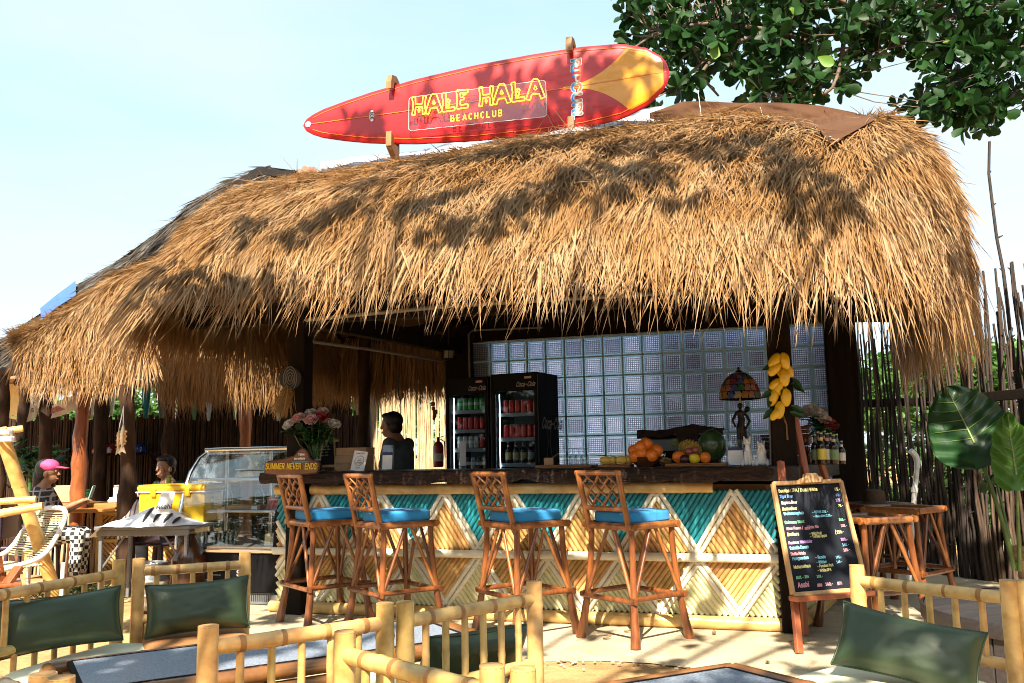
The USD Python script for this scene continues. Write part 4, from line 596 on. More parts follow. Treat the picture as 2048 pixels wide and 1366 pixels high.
# ---------------------------------------------------------------- bamboo lounge chairs, cushions and tables in the foreground
def make_chair(name, label, a, b, deep, group, h=0.79, nsp=5, seat=None, seat_pad=0.115):
    """Back from floor point a to b (left to right as the sitter's back is seen from the seat side); the seat lies to the left of a->b turned by 90 degrees."""
    a, b = np.array([a[0], a[1], 0.0]), np.array([b[0], b[1], 0.0]); L = np.linalg.norm(b-a); t = Thing(name, label, 'chair', (a+b)/2, math.degrees(math.atan2((b-a)[1], (b-a)[0])), group); x0 = L/2
    def cane(p, q, r, nodes, seed, n=10): t.part('post' if r > 0.021 else 'rail' if r > 0.014 else 'spindle', pole(p, q, r, nodes, seed, n), M['bamboo'])
    for s in (-1, 1):
        for y, hh in ((0, h), (deep, h*0.0+0.37)):
            cane((s*x0, y, 0), (s*x0, y, hh), 0.0265, 0.27, s+y+a[0]*7, 14)
            t.part('post_top', lathe([(0.0, 0.0015), (0.015, 0.001), (0.0225, 0.0), (0.0260, -0.003)], 14, (s*x0, y, hh+0.0005)), M['bamboo_end'])
            t.part('node_ring', lathe([(0.0265, -0.006), (0.0285, 0.0), (0.0265, 0.006)], 14, (s*x0, y, hh*0.42+0.02*s)), M['bamboo_node'])
        cane((s*x0, 0.02, 0.345), (s*x0, deep-0.02, 0.345), 0.018, 0.3, s*3+a[0]); cane((s*x0, 0.02, 0.14), (s*x0, deep-0.02, 0.14), 0.016, 0.3, s*5+a[0])
    for z, r in ((h-0.055, 0.0205), (h-0.255, 0.0185), (0.345, 0.018), (0.14, 0.016)): cane((-x0+0.02, 0, z), (x0-0.02, 0, z), r, 0.22, z*9+a[0]*3, 12)
    for z in (h-0.055,):
        for k in (-0.33, -0.11, 0.14, 0.37): t.part('node_ring', xf(lathe([(0.0207, -0.008), (0.0222, 0.0), (0.0207, 0.008)], 12), rot((0, 1, 0), math.pi/2), (k*L, 0, z)), M['bamboo_node'])
    cane((-x0+0.02, deep, 0.345), (x0-0.02, deep, 0.345), 0.018, 0.3, a[1]*3)
    for i in range(nsp):
        x = -x0+L*(i+1)/(nsp+1); cane((x, 0, h-0.255), (x, 0, h-0.06), 0.0112, 0.12, i*1.3+a[0], 8); cane((x+L/(nsp+1)/2, 0, 0.35), (x+L/(nsp+1)/2, 0, h-0.26), 0.0112, 0.12, i*1.7+a[1], 8)
    t.part('seat_frame', join(*[bar((-x0+0.02, y, 0.365), (x0-0.02, y, 0.365), 0.035, 0.012) for y in np.linspace(0.04, deep-0.04, 10)]), M['bamboo'], label='bamboo strips under the seat pad')
    if seat: t.part('seat_pad', cushion(L-0.02, deep+0.0, seat_pad, (0, deep/2+0.01, 0.372+seat_pad/2), 0.33, int(abs(a[0])*50)), M[seat])
    return t
CG = 'bamboo lounge chairs around the foreground tables'
M['green_stripe'] = usdkit.material(stage, '/World/Looks/green_stripe_look', {'tc': ('texture_coordinate', {}), 'w': ('wave_texture', {'wave_type': 'bands', 'bands_direction': 'x', 'scale': 4.2, 'distortion': 0.3}), 'rp': ('rgb_ramp', {'ramp': [(0.25, (0.04, 0.06, 0.045)), (0.34, (0.16, 0.20, 0.07)), (0.75, (0.20, 0.24, 0.09)), (0.9, (0.10, 0.15, 0.06))]}), 'p': ('principled_bsdf', {'roughness': 0.75})},
    [('tc.object', 'w.vector'), ('w.fac', 'rp.fac'), ('rp.color', 'p.base_color')], surface='p.BSDF')
def at77(px, py, z=0.79): q = G(px, py, z); return q
A0, A1 = at77(-30, 1164), at77(238, 1120)
B0, B1 = at77(278, 1117), at77(490, 1104)
C0, C1 = at77(417, 1251), at77(770, 1206)
D0, D1 = at77(810, 1203), at77(1068, 1163)
E0, E1 = at77(690, 1262), at77(984, 1330)
F0, F1 = at77(1713, 1130), at77(2016, 1160)
# the seat lies to the left of the direction a -> b, so the ends are given in that order
make_chair('bamboo_chair', 'bamboo chair with cream seat and green cushion at the left edge', A1, A0, 0.42, CG, seat='cream_cloth', nsp=6, seat_pad=0.10)
make_chair('bamboo_chair', 'bamboo chair with tan seat and green cushion in front of the display cabinet', B1, B0, 0.5, CG, seat='brown_cloth')
make_chair('bamboo_chair', 'sunlit bamboo chair with a striped green seat, its back close to the camera', C0, C1, 0.52, CG, seat='green_stripe')
make_chair('bamboo_chair', 'bamboo chair turned away before the stools with a green cushion behind its rails', D0, D1, 0.5, CG, seat='cream_cloth', nsp=6)
make_chair('bamboo_chair', 'bamboo chair in the bottom middle with its top rail sloping down to the right', E0, E1, 0.5, CG, seat='cream_cloth')
make_chair('bamboo_chair', 'bamboo chair on the right with green cushion on cream seat', F0, F1, 0.55, CG, seat='cream_cloth') if False else make_chair('bamboo_chair', 'bamboo chair on the right with green cushion on cream seat', F1, F0, 0.55, CG, seat='cream_cloth')
def nb_chair(p, d, label, seat=None):
    d = nrm(np.array([*d, 0.0])); make_chair('bamboo_chair', label, p, p+d*0.52, 0.5, CG, seat=seat)
q = at77(86, 1347); nb_chair(q+np.array([-0.40, 0.33, 0]), (0.40, -0.33), 'bamboo chair cut off by the lower left corner, only its post and rail showing', 'cream_cloth')
q = at77(122, 1354); make_chair('bamboo_chair', 'bamboo chair at the bottom edge below the left table, a single post top showing', q, q+np.array([0.36, -0.38, 0]), 0.5, CG)
q = at77(1046, 1336); make_chair('bamboo_chair', 'bamboo chair at the bottom edge below the right table, a single post top showing', q, q+np.array([0.37, -0.36, 0]), 0.5, CG, seat='cream_cloth')
q = at77(2046, 1161); make_chair('bamboo_chair', 'bamboo chair cut off by the right edge beside the dark round table', q+np.array([0.28, -0.44, 0]), q, 0.5, CG, seat='cream_cloth')
PG = 'green leather cushions on the bamboo chairs'
def put_pillow(label, px, py, Y, yaw, roll, lean, a=0.225, b=0.135, h=0.06, seed=0):
    c = P(px, py, Y); m = pillow(a, b, h, seed); R_ = rz(yaw) @ rot((1, 0, 0), math.radians(-lean)) @ rot((0, 1, 0), math.radians(-roll)); m = xf(m, R_, c)
    t = Thing('green_cushion', label, 'cushion', (c[0], c[1], m[0][:, 2].min()), 0, PG); t.wpart('cover', m, M['green_leather'])
    rim = [(2*i-1, 2*j-1) for i, j in [(k/20, 0) for k in range(20)]+[(1, k/20) for k in range(20)]+[(1-k/20, 1) for k in range(20)]+[(0, 1-k/20) for k in range(21)]]
    t.wpart('piping', xf(tube([(a*u*(1-0.06*(1-v*v)), 0, b*v*(1-0.12*(1-u*u))) for u, v in rim], 0.0035, 5), R_, c), M['green_leather'])
yawA = math.degrees(math.atan2((A1-A0)[1], (A1-A0)[0])); yawB = math.degrees(math.atan2((B1-B0)[1], (B1-B0)[0])); yawF = math.degrees(math.atan2((F1-F0)[1], (F1-F0)[0])); yawD = math.degrees(math.atan2((D1-D0)[1], (D1-D0)[0]))
put_pillow('green leather cushion on the cream seat at the left edge', 122, 1243, 3.42, yawA*0.55, 1.5, 12, 0.220, 0.104, seed=1)
put_pillow('green leather cushion on the tan seat before the display cabinet', 396, 1213, 3.72, yawB*0.8, 2, 14, 0.203, 0.106, seed=2)
put_pillow('green leather cushion tilted on the cream seat at the right', 1814, 1298, 2.78, yawF*0.6, -9, 25, 0.208, 0.102, seed=3)
put_pillow('green leather cushion seen from behind through the rails of the middle chair', 945, 1316, 2.95, yawD, -3, -22, 0.22, 0.10, seed=4)
def make_table(label, pts, z, name='low_table'):
    """pts: four corners (ground plan) in order."""
    c = np.mean(pts, 0); t = Thing(name, label, 'table', (c[0], c[1], 0), 0, None); q = [np.array([p[0], p[1], 0]) for p in pts]; ins = [p+(np.array([c[0], c[1], 0])-p)*0.055/np.linalg.norm(p-np.array([c[0], c[1], 0]))*1.3 for p in q]
    if np.cross(q[1]-q[0], q[2]-q[1])[2] < 0: q, ins = q[::-1], ins[::-1]
    t.wpart('stone_top', prism([p[:2] for p in ins], 0.016, (0, 0, z-0.014), (1, 0, 0), (0, 1, 0)), M['stone_top'], smooth=False)
    for i in range(4):
        a, b, ia, ib = q[i], q[(i+1) % 4], ins[i], ins[(i+1) % 4]; d = nrm(b-a)
        t.wpart('edge_cane', pole(a+BZ*(z-0.022)+d*0.01, b+BZ*(z-0.022)-d*0.01, 0.026, 0.32, i*2.1+c[0], 12), M['table_wood']); t.wpart('edge_cane', pole(a+BZ*(z-0.072)+d*0.03, b+BZ*(z-0.072)-d*0.03, 0.021, 0.32, i*1.1+c[1], 10), M['table_wood'])
        t.wpart('trim_strip', bar(ia+BZ*(z-0.004), ib+BZ*(z-0.004), 0.02, 0.014, bev=0.003), M['dark'])
        t.wpart('leg', pole((ia[0], ia[1], 0), (ia[0], ia[1], z-0.03), 0.024, 0.3, i, 10), M['table_wood'])
    return t
def dirn(a): return np.array([math.cos(math.radians(a)), math.sin(math.radians(a)), 0])
t0 = G(95, 1326, 0.52); e1, e2 = dirn(31), dirn(-59)
make_table('long low table with grey stone top and bamboo edge between the left chairs', [t0, t0+e2*0.50, t0+e2*0.50+e1*1.46, t0+e1*1.46], 0.52)
t1 = G(1465, 1326, 0.50); e1, e2 = dirn(207), dirn(-57)
make_table('low table with grey stone top at the bottom edge on the right', [t1, t1+e1*1.2, t1+e1*1.2+e2*0.8, t1+e2*0.8], 0.50)
# dark round platform table on the right
M['dark_plank'] = mat('dark_plank_look', (0.030, 0.024, 0.024), (0.016, 0.013, 0.013), 0.5, 6, stretch=(1, 8, 8), vary=0.2, bump=0.2)
rt = Thing('round_table', 'dark round wooden drum table partly hidden behind the right bamboo chair', 'table', (2.83, 4.62, 0), 25)
for i in range(9):
    y0, y1 = -0.68+0.151*i+0.002, -0.68+0.151*(i+1)-0.002; ym = max(abs(y0), abs(y1)); pl_ = Polygon([(-1, y0), (1, y0), (1, y1), (-1, y1)]).intersection(Polygon([(0.68*math.cos(a), 0.68*math.sin(a)) for a in np.linspace(0, 6.2832, 60)[:-1]]))
    rt.part('plank', prism(pl_, 0.03, (0, 0, 0.34), (1, 0, 0), (0, 1, 0)), M['dark_plank'], smooth=False)
rt.part('rim', lathe([(0.685, 0.30), (0.70, 0.305), (0.70, 0.372), (0.685, 0.376)], 48), M['dark_plank'])
for i in range(40):
    a = 2*math.pi*i/40; rt.part('stave', bar((0.665*math.cos(a), 0.665*math.sin(a), 0.0), (0.665*math.cos(a), 0.665*math.sin(a), 0.31), 0.098, 0.02, up=(math.cos(a), math.sin(a), 0)), M['dark_plank'])
# ---------------------------------------------------------------- things on the bar counter
CZ = 1.097
def onbar(px, v): u, _ = Buv(px, 930, v); return W(u, v, CZ)
M['sign_wood'] = mat('sign_wood_look', (0.22, 0.075, 0.022), (0.11, 0.035, 0.012), 0.35, 5, stretch=(1, 4, 4), coat=0.3); M['sign_edge'] = mat('sign_edge_look', (0.04, 0.014, 0.007), (0.02, 0.008, 0.005), 0.5, 8)
M['yellow_paint'] = flat('yellow_paint_look', (0.75, 0.52, 0.04), 0.5); M['teal_paint'] = flat('teal_paint_look', (0.05, 0.25, 0.28), 0.5)
sv = -0.21; spx = [(528, 948), (530, 931), (536, 922), (567, 917), (588, 911), (596, 901), (605, 895), (612, 899), (617, 905), (620, 915), (626, 920), (635, 921), (641, 927), (638, 942), (633, 948), (605, 950), (581, 951), (550, 951)]
sp = Polygon([Buv(x, y, sv) for x, y in spx]).buffer(-0.004).buffer(0.004)
sg = Thing('wooden_sign', 'carved wooden sign with yellow lettering on the left end of the bar', 'sign', W(sp.centroid.x, sv, sp.bounds[1]), BANG)
sg.wpart('board', prism(sp, 0.03, W(0, sv+0.03, 0), BU, BZ), M['sign_edge'], smooth=False); sg.wpart('face', prism(sp.buffer(-0.010), 0.006, W(0, sv+0.001, 0), BU, BZ), M['sign_wood'], smooth=False)
for w_, x in (('SUMMER', 530.5), ('NEVER', 573), ('ENDS', 609)): sg.wpart('letters', text(w_, 0.046, B(x, 938.5, sv-0.008), BU, BZ, 0.004, True, stretch=0.62, shear=0.1), M['yellow_paint'], smooth=False)
sg.wpart('letters', join(text('Take', 0.018, B(596, 911, sv-0.008), BU, BZ, 0.003, True, shear=0.15), text('me where', 0.019, B(588, 919.5, sv-0.008), BU, BZ, 0.003, True, stretch=0.8, shear=0.15)), M['paper'], smooth=False)
sg.wpart('wave_line', bar(B(584, 924, sv-0.007), B(618, 923, sv-0.007), 0.008, 0.012), M['teal_paint'])
# roses
M['rose_pink'] = mat('pink_rose_look', (0.72, 0.52, 0.50), (0.66, 0.42, 0.41), 0.7, 9, thin=0.25); M['rose_white'] = mat('white_rose_look', (0.72, 0.69, 0.66), (0.62, 0.58, 0.55), 0.7, 9, thin=0.25); M['rose_red'] = mat('red_rose_look', (0.30, 0.012, 0.018), (0.20, 0.008, 0.012), 0.6, 9); M['rose_heart'] = mat('rose_heart_look', (0.65, 0.20, 0.22), (0.55, 0.14, 0.17), 0.7, 9)
M['stem'] = mat('stem_look', (0.06, 0.16, 0.03), (0.035, 0.10, 0.02), 0.5, 9); M['leaf_dark'] = mat('dark_leaf_look', (0.022, 0.075, 0.020), (0.012, 0.045, 0.012), 0.4, 12, thin=0.15, coat=0.1)
def petal(r, h, spread, n=6):
    def f(i, j): a = (i-0.5)*spread; k = r*(0.30+0.75*j**0.7); return (k*math.cos(a), k*math.sin(a), h*j*(1-0.45*(2*i-1)**2*j) - 0.15*h*j**6)
    return grid(n, 5, f)
def rose(t, c, r, axis, outer, heart):
    z = nrm(axis); x = nrm(np.cross(z, [0.3, 1, 0.2])); R_ = np.array([x, np.cross(z, x), z]).T; ps = []; r = r*1.12
    hd = xf(sph((0, 0, r*0.45), (r*0.36, r*0.36, r*0.42), 2), R_, c); head = t.part('rose', t.local(hd), heart)
    for ring_, (k, rr, hh) in enumerate(((4, 0.55, 0.95), (5, 0.8, 0.85), (6, 1.05, 0.62))):
        for i in range(k): ps.append(xf(petal(r*rr, r*hh, 1.7), R_ @ rz(360*i/k+40*ring_+rnd.uniform(-9, 9)), np.asarray(c)+z*r*(0.02*(2-ring_))))
    t.part('petals', t.local(join(*ps)), outer, parent=head)
def leafm(L, w, fold=0.25, n=6, droop=0.2): return grid(n, 4, lambda i, j: (L*i, w*(2*j-1)*math.sin(math.pi*min(1, 0.04+0.96*i)**0.8)*0.5, abs(2*j-1)*w*fold*0.5 - droop*L*i*i))
def frame3(d, up=(0, 0, 1)): x = nrm(d); y = nrm(np.cross(up, x)); return np.array([x, y, np.cross(x, y)]).T
def bouquet(name, label, base, roses, vase_h, vr, nleaf=26, lift=0.1):
    t = Thing(name, label, 'flowers', base, 0)
    t.part('vase', lathe([(0, 0), (vr*0.8, 0.0), (vr, vase_h*0.3), (vr*0.85, vase_h*0.8), (vr*1.05, vase_h), (vr*0.95, vase_h), (vr*0.75, vase_h*0.8), (0, vase_h*0.7)], 18), M['grey_plastic'])
    top = base+BZ*vase_h*0.9
    for px_, r, o, h in roses:
        c = np.asarray(px_); ax = nrm(nrm(c-top)+np.array([0, -0.75, 0.25])); rose(t, c, r, ax, o, h); t.part('stem', t.local(tube([top, (top+c)/2+(c-top)*[0.1, 0.1, -0.05], c], 0.004, 5)), M['stem'])
    for i in range(nleaf):
        k = rnd.choice(roses)[0]; q = top+(np.asarray(k)-top)*rnd.uniform(0.5, 0.93); d = np.array([rnd.uniform(-1, 1), rnd.uniform(-1, 0.6), rnd.uniform(-0.5, 0.5)])
        t.part('leaf', t.local(xf(leafm(rnd.uniform(0.08, 0.13), 0.065), frame3(d), q)), M['leaf_dark'])
    for i in range(14): t.part('grass_blade', t.local(tube([top, top+np.array([rnd.uniform(-.05, .05), 0, 0.12]), top+np.array([rnd.uniform(-.10, .10), rnd.uniform(-.05, .05), rnd.uniform(0.18, 0.26)])], [0.004, 0.0035, 0.001], 4)), M['stem'])
    return t
bb = onbar(629, -0.08); Yb = bb[1]-0.05
bouquet('rose_bouquet', 'bouquet of pink, white and red roses at the left end of the bar', bb, [(P(598, 840, Yb-0.02), 0.048, M['rose_pink'], M['rose_heart']), (P(623, 843, Yb-0.06), 0.048, M['rose_pink'], M['rose_heart']), (P(621, 830, Yb+0.05), 0.046, M['rose_white'], M['rose_white']), (P(640, 838, Yb-0.03), 0.046, M['rose_red'], M['rose_red']), (P(580, 852, Yb), 0.046, M['rose_white'], M['rose_white']), (P(668, 851, Yb+0.02), 0.044, M['rose_white'], M['rose_white']), (P(645, 826, Yb+0.06), 0.042, M['rose_pink'], M['rose_white']), (P(655, 846, Yb+0.04), 0.036, M['rose_pink'], M['rose_heart'])], 0.10, 0.05, 60)
bc = onbar(1640, 0.55)+SD*0.2; Yc = bc[1]
bouquet('rose_bouquet', 'white and red roses behind the bottles at the right end of the bar', bc, [(P(1622, 822, Yc), 0.05, M['rose_white'], M['rose_white']), (P(1638, 832, Yc-.04), 0.05, M['rose_white'], M['rose_white']), (P(1648, 842, Yc-.05), 0.044, M['rose_pink'], M['rose_white']), (P(1642, 826, Yc+.03), 0.036, M['rose_red'], M['rose_red']), (P(1660, 852, Yc-.05), 0.05, M['rose_red'], M['rose_red']), (P(1614, 832, Yc+.04), 0.04, M['rose_white'], M['rose_white'])], 0.10, 0.05, 40)
# little cocktail board, cardboard boxes, cards
M['kraft'] = mat('cardboard_look', (0.42, 0.27, 0.15), (0.36, 0.22, 0.12), 0.8, 9)
kb = onbar(653, 0.08); cb = Thing('cocktail_board', 'small tabletop chalkboard on a wooden easel beside the roses', 'menu board', kb, BANG+14)
cb.part('slate', bar((0, 0.03, 0.045), (0, 0.065, 0.245), 0.16, 0.008, up=(0, 1, 0)), M['chalkboard'])
for x0, z0, x1, z1 in ((-0.082, 0.247, 0.082, 0.247), (-0.082, 0.04, 0.082, 0.04)): cb.part('frame_strip', bar((x0, 0.03+0.035*(z0 > 0.1), z0), (x1, 0.03+0.035*(z1 > 0.1), z1), 0.022, 0.022), M['easel_frame'])
for s in (-1, 1): cb.part('leg', bar((s*0.07, 0.015, 0.0), (s*0.045, 0.07, 0.27), 0.016, 0.012), M['easel_frame'])
cb.part('clip', prism([(-0.02, 0), (0.02, 0), (0.012, 0.03), (-0.012, 0.03)], 0.015, (0, 0.06, 0.25), (1, 0, 0), (0, 0, 1)), M['easel_frame'], smooth=False)
for i, (s_, c_) in enumerate((('COCKTAIL', 'cyan'), ('Mai Tai  220.-', 'white'), ('Gin Tonic  200.-', 'white'), ('Mojito  180.-', 'green'), ('Colada  190.-', 'yellow'))): cb.part('chalk_line', text(s_, 0.011, (-0.065, 0.047-0.006*i, 0.218-0.024*i), (1, 0, 0), (0, 0.17, 0.985), 0.001, stretch=0.8), CH[c_], smooth=False)
ub = Buv(708, 930, 0.16)[0]
for i, (du, z, lab) in enumerate(((0.0, 0.0, 'bottom cardboard takeaway box of the stack behind the white card'), (0.004, 0.062, 'middle cardboard takeaway box of the stack behind the white card'), (0.012, 0.124, 'topmost cardboard takeaway box of the stack, with faint print on its side'))):
    t = Thing('cardboard_box', lab, 'box', W(ub+du, 0.16, CZ+z), BANG+rnd.uniform(-4, 4), 'stacked cardboard boxes'); t.part('tray', rbox(0.26, 0.17, 0.05, (0, 0, 0.025), 0.003), M['kraft'], smooth=False); t.part('lid', rbox(0.266, 0.176, 0.012, (0, 0, 0.055), 0.002), M['kraft'], smooth=False)
    if i == 2: t.part('print', text('LO.CO SURF 1971', 0.014, (-0.07, -0.0862, 0.018), (1, 0, 0), (0, 0, 1), 0.001), M['bamboo_node'], smooth=False)
kc = onbar(714, -0.03); tc_ = Thing('table_card', 'white card with a circular logo leaning against the cardboard boxes', 'card', kc, BANG+4)
tc_.part('card', bar((0, 0.0, 0.0), (0.02, 0.04, 0.155), 0.115, 0.003, up=(0, 1, 0)), M['paper'], smooth=False)
cr_ = nrm((1, 0, 0)); cu_ = nrm((0.02, 0.04, 0.155)); cc_ = np.array([0.011, 0.018, 0.080])
tc_.part('ring', tube([cc_+0.038*(cr_*math.cos(a)+cu_*math.sin(a)) for a in np.linspace(0, 6.35, 30)], 0.0015, 4), M['ink'])
for s_, y, h in (('SURF CLUB', 0.055, 0.009), ('Lo', 0.012, 0.012), ('Surf', -0.004, 0.012), ('Lounge', -0.020, 0.011), ('FOLLOW', -0.060, 0.007)): tc_.part('letters', text(s_, h, cc_+cu_*y+np.array([0, -0.003, 0]), cr_, cu_, 0.0008, center=True, shear=0.15), M['ink'], smooth=False)
def qr_stand(px, v, w, h, label, ang):
    t = Thing('card_stand', label, 'card stand', onbar(px, v), BANG+ang); M_ = M['acryl']
    t.part('holder', bar((0, 0.012, 0), (0, 0.03, h), w, 0.004, up=(0, 1, 0)), M_, smooth=False); t.part('foot', rbox(w, 0.06, 0.004, (0, 0.02, 0.002), 0.001), M_, smooth=False)
    t.part('card', bar((0, 0.007, 0.01), (0, 0.019, h*0.72), w*0.82, 0.002, up=(0, 1, 0)), M['paper'], smooth=False); t.part('header', bar((0, 0.006+0.012*0.75, h*0.60), (0, 0.0065+0.012*1.0, h*0.72), w*0.82, 0.003, up=(0, 1, 0)), M['navy'], smooth=False)
    t.part('edge', tube([(-w/2, 0.010, 0), (-w/2, 0.026, h), (w/2, 0.026, h), (w/2, 0.010, 0)], 0.002, 4), M['grey_metal']); return t
M['navy'] = flat('navy_look', (0.03, 0.05, 0.14), 0.6)
qr_stand(773, 0.02, 0.105, 0.20, 'clear card stand with a white card and navy header next to the boxes', -4); qr_stand(1472, 0.03, 0.125, 0.18, 'card stand with a white card beside the white cat figurines', 2)
# trays, glasses, fruit
M['tray'] = mat('tray_look', (0.36, 0.16, 0.05), (0.25, 0.10, 0.03), 0.4, 6, stretch=(1, 4, 4), coat=0.2)
def tray(px0, px1, v, label, d=0.26, h=0.022):
    a, b = onbar(px0, v), onbar(px1, v); c = (a+b)/2; t = Thing('wooden_tray', label, 'tray', c, BANG); w = np.linalg.norm(b-a); t.part('board', rbox(w, d, h*0.6, (0, 0, h*0.3), 0.005), M['tray'])
    for s in (-1, 1): t.part('lip', rbox(w, 0.014, h*0.5, (0, s*(d/2-0.008), h*0.8), 0.004), M['tray']); t.part('lip', rbox(0.014, d-0.03, h*0.5, (s*(w/2-0.008), 0, h*0.8), 0.004), M['tray'])
    return c
tray(1078, 1190, 0.12, 'wooden tray with upturned glasses left of the fruit'); tray(1335, 1455, 0.12, 'long wooden tray carrying the pineapple, melon and loose fruit', 0.30); tray(1200, 1264, 0.10, 'small wooden tray with four pale mangoes', 0.22)
def wineglass(p, lab, h=0.12, r=0.034, grp='upturned glasses on the wooden tray'): t = Thing('glass', lab, 'glass', p, 0, grp); t.part('bowl', lathe([(r*0.9, 0), (r, h*0.3), (r*0.75, h*0.62), (0.006, h*0.7), (0.005, h*0.98)], 16), M['glassware']); t.part('foot', lathe([(0.005, h*0.97), (r*0.95, h), (r*0.95, h+0.003), (0, h+0.004)], 16), M['glassware'])
for k, px in enumerate((1136, 1147, 1158, 1170)): wineglass(onbar(px, 0.10+0.03*(k % 2))+BZ*0.022, 'upturned clear glass on the left tray')
tray_box = Thing('napkin_box', 'small grey paper boxes on the tray beside the fridge', 'box', onbar(1098, 0.1)+BZ*0.022, BANG+10); tray_box.part('box', rbox(0.07, 0.08, 0.055, (0, 0, 0.028), 0.004), M['kraft']); tray_box.part('flap', bar((0.03, 0, 0.055), (0.075, 0, 0.09), 0.08, 0.003), M['kraft'])
M['orange'] = mat('orange_look', (0.74, 0.20, 0.012), (0.68, 0.16, 0.010), 0.42, 60, bump=0.25, bscale=160, coat=0.15, bdist=0.003); M['stalk'] = flat('stalk_look', (0.08, 0.10, 0.03), 0.7)
M['lemon'] = mat('lemon_look', (0.74, 0.56, 0.03), (0.70, 0.50, 0.02), 0.4, 40, bump=0.2, bscale=120, bdist=0.003); M['plum'] = mat('plum_look', (0.05, 0.012, 0.018), (0.03, 0.008, 0.012), 0.3, 12); M['passion'] = mat('red_fruit_look', (0.30, 0.06, 0.06), (0.36, 0.14, 0.10), 0.4, 20)
M['mango'] = mat('pale_mango_look', (0.70, 0.48, 0.10), (0.64, 0.42, 0.08), 0.4, 9); M['melon'] = mat('melon_look', (0.018, 0.050, 0.016), (0.045, 0.095, 0.030), 0.3, 5, stretch=(5, 5, 1), coat=0.3)
def fruit(name, cat, label, c, r, m, group=None, squash=(1, 1, 0.94), rotm=None):
    t = Thing(name, label, cat, c, rnd.uniform(0, 360), group); v, f = sph((0, 0, 0), 1.0, 3); d = np.linalg.norm(v[:, :2], axis=1); dip = 1-0.10*np.exp(-(d/0.16)**2)*(v[:, 2] > 0); v = v*dip[:, None]*np.array(squash)*r
    v = v if rotm is None else v @ rotm.T; t.part('flesh', (v, f), m); p = np.array([0, 0, squash[2]*r*0.91]); p = p if rotm is None else rotm @ p; t.part('stalk', sph(p, r*0.07, 1), M['stalk']); return t
def tilt(): return rot((rnd.uniform(-1, 1), rnd.uniform(-1, 1), 0.01), rnd.uniform(0.2, 1.2))
bw = onbar(1293, 0.12); M['bowl'] = mat('bowl_look', (0.10, 0.035, 0.014), (0.06, 0.02, 0.01), 0.3, 8)
tb = Thing('fruit_bowl', 'dark wooden bowl heaped with oranges', 'bowl', bw, BANG); tb.part('bowl', lathe([(0, 0), (0.06, 0), (0.07, 0.006), (0.105, 0.035), (0.125, 0.07), (0.12, 0.072), (0.10, 0.04), (0.06, 0.016), (0, 0.014)], 28), M['bowl']); tb.part('foot_ring', lathe([(0.058, -0.004), (0.064, 0.0), (0.06, 0.004)], 24), M['bowl'])
OL = 'oranges heaped in the dark bowl'
for dx, dy, z, r, lab in ((-0.085, -0.03, 0.12, 0.048, 'orange at the left rim of the bowl'), (0.085, -0.02, 0.115, 0.048, 'orange at the right rim of the bowl'), (-0.02, -0.075, 0.098, 0.047, 'orange low at the front left of the heap'), (0.055, -0.085, 0.082, 0.046, 'orange low at the front right of the heap'), (0.005, -0.01, 0.165, 0.050, 'topmost orange of the heap in the bowl'), (-0.035, -0.065, 0.145, 0.044, 'orange just below the topmost one in the bowl'), (0.0, 0.08, 0.11, 0.048, 'orange at the back of the bowl'), (-0.075, -0.075, 0.075, 0.044, 'orange at the lower left rim of the bowl')): fruit('orange', 'orange', lab, bw+BU*dx*0.95+BV*dy+BZ*z, r, M['orange'], OL, rotm=tilt())
for k, px in enumerate((1211, 1227, 1243, 1258)): fruit('pale_mango', 'mango', ['pale yellow mango leftmost on the small tray', 'pale yellow mango second on the small tray', 'pale yellow mango third on the small tray', 'pale yellow mango beside the bowl of oranges'][k], onbar(px, 0.06+0.03*(k % 2))+BZ*0.052, 0.036, M['mango'], 'pale mangoes on the small tray', (1.25, 0.95, 0.9))
fruit('orange', 'orange', 'orange below the pineapple on the long tray', onbar(1358, 0.06)+BZ*0.068, 0.047, M['orange'], rotm=tilt()); fruit('orange', 'orange', 'orange in front of the watermelon on the long tray', onbar(1411, 0.03)+BZ*0.062, 0.041, M['orange'], rotm=tilt())
fruit('lemon', 'lemon', 'yellow lemon in the middle of the long tray', onbar(1389, 0.02)+BZ*0.056, 0.037, M['lemon'], None, (1.15, 1, 0.95)); fruit('plum', 'plum', 'dark plum between the orange and the lemon', onbar(1370, 0.0)+BZ*0.052, 0.035, M['plum'])
fruit('passion_fruit', 'fruit', 'reddish round fruit below the pineapple, the left one', onbar(1379, 0.09)+BZ*0.105, 0.031, M['passion']); fruit('passion_fruit', 'fruit', 'reddish round fruit below the pineapple, the right one', onbar(1392, 0.10)+BZ*0.115, 0.027, M['passion'])
wm = Thing('watermelon', 'large dark green watermelon at the right of the fruit', 'watermelon', onbar(1426, 0.24)+BZ*0.025, 20); wm.part('rind', sph((0, 0, 0.118), (0.100, 0.100, 0.118), 4), M['melon']); wm.part('stalk', tube([(0, 0, 0.232), (0.01, 0, 0.245), (0.025, 0, 0.248)], 0.004, 5), M['stalk'])
M['pine'] = mat('pineapple_look', (0.52, 0.32, 0.05), (0.22, 0.17, 0.04), 0.6, 70); M['pine_leaf'] = mat('pineapple_leaf_look', (0.13, 0.20, 0.06), (0.22, 0.25, 0.09), 0.5, 20)
pa = Thing('pineapple', 'pineapple lying on its side behind the loose fruit', 'pineapple', onbar(1375, 0.2)+BZ*0.05, BANG)
ax = nrm((1, 0, -0.30)); Rp = np.array([nrm(np.cross([0, 1, 0], ax)), [0, 1, 0], ax]).T
pa.part('body', xf(sph((0, 0, 0), (0.058, 0.058, 0.085), 3), Rp, (0.03, 0, 0.075)), M['pine']); sc = []
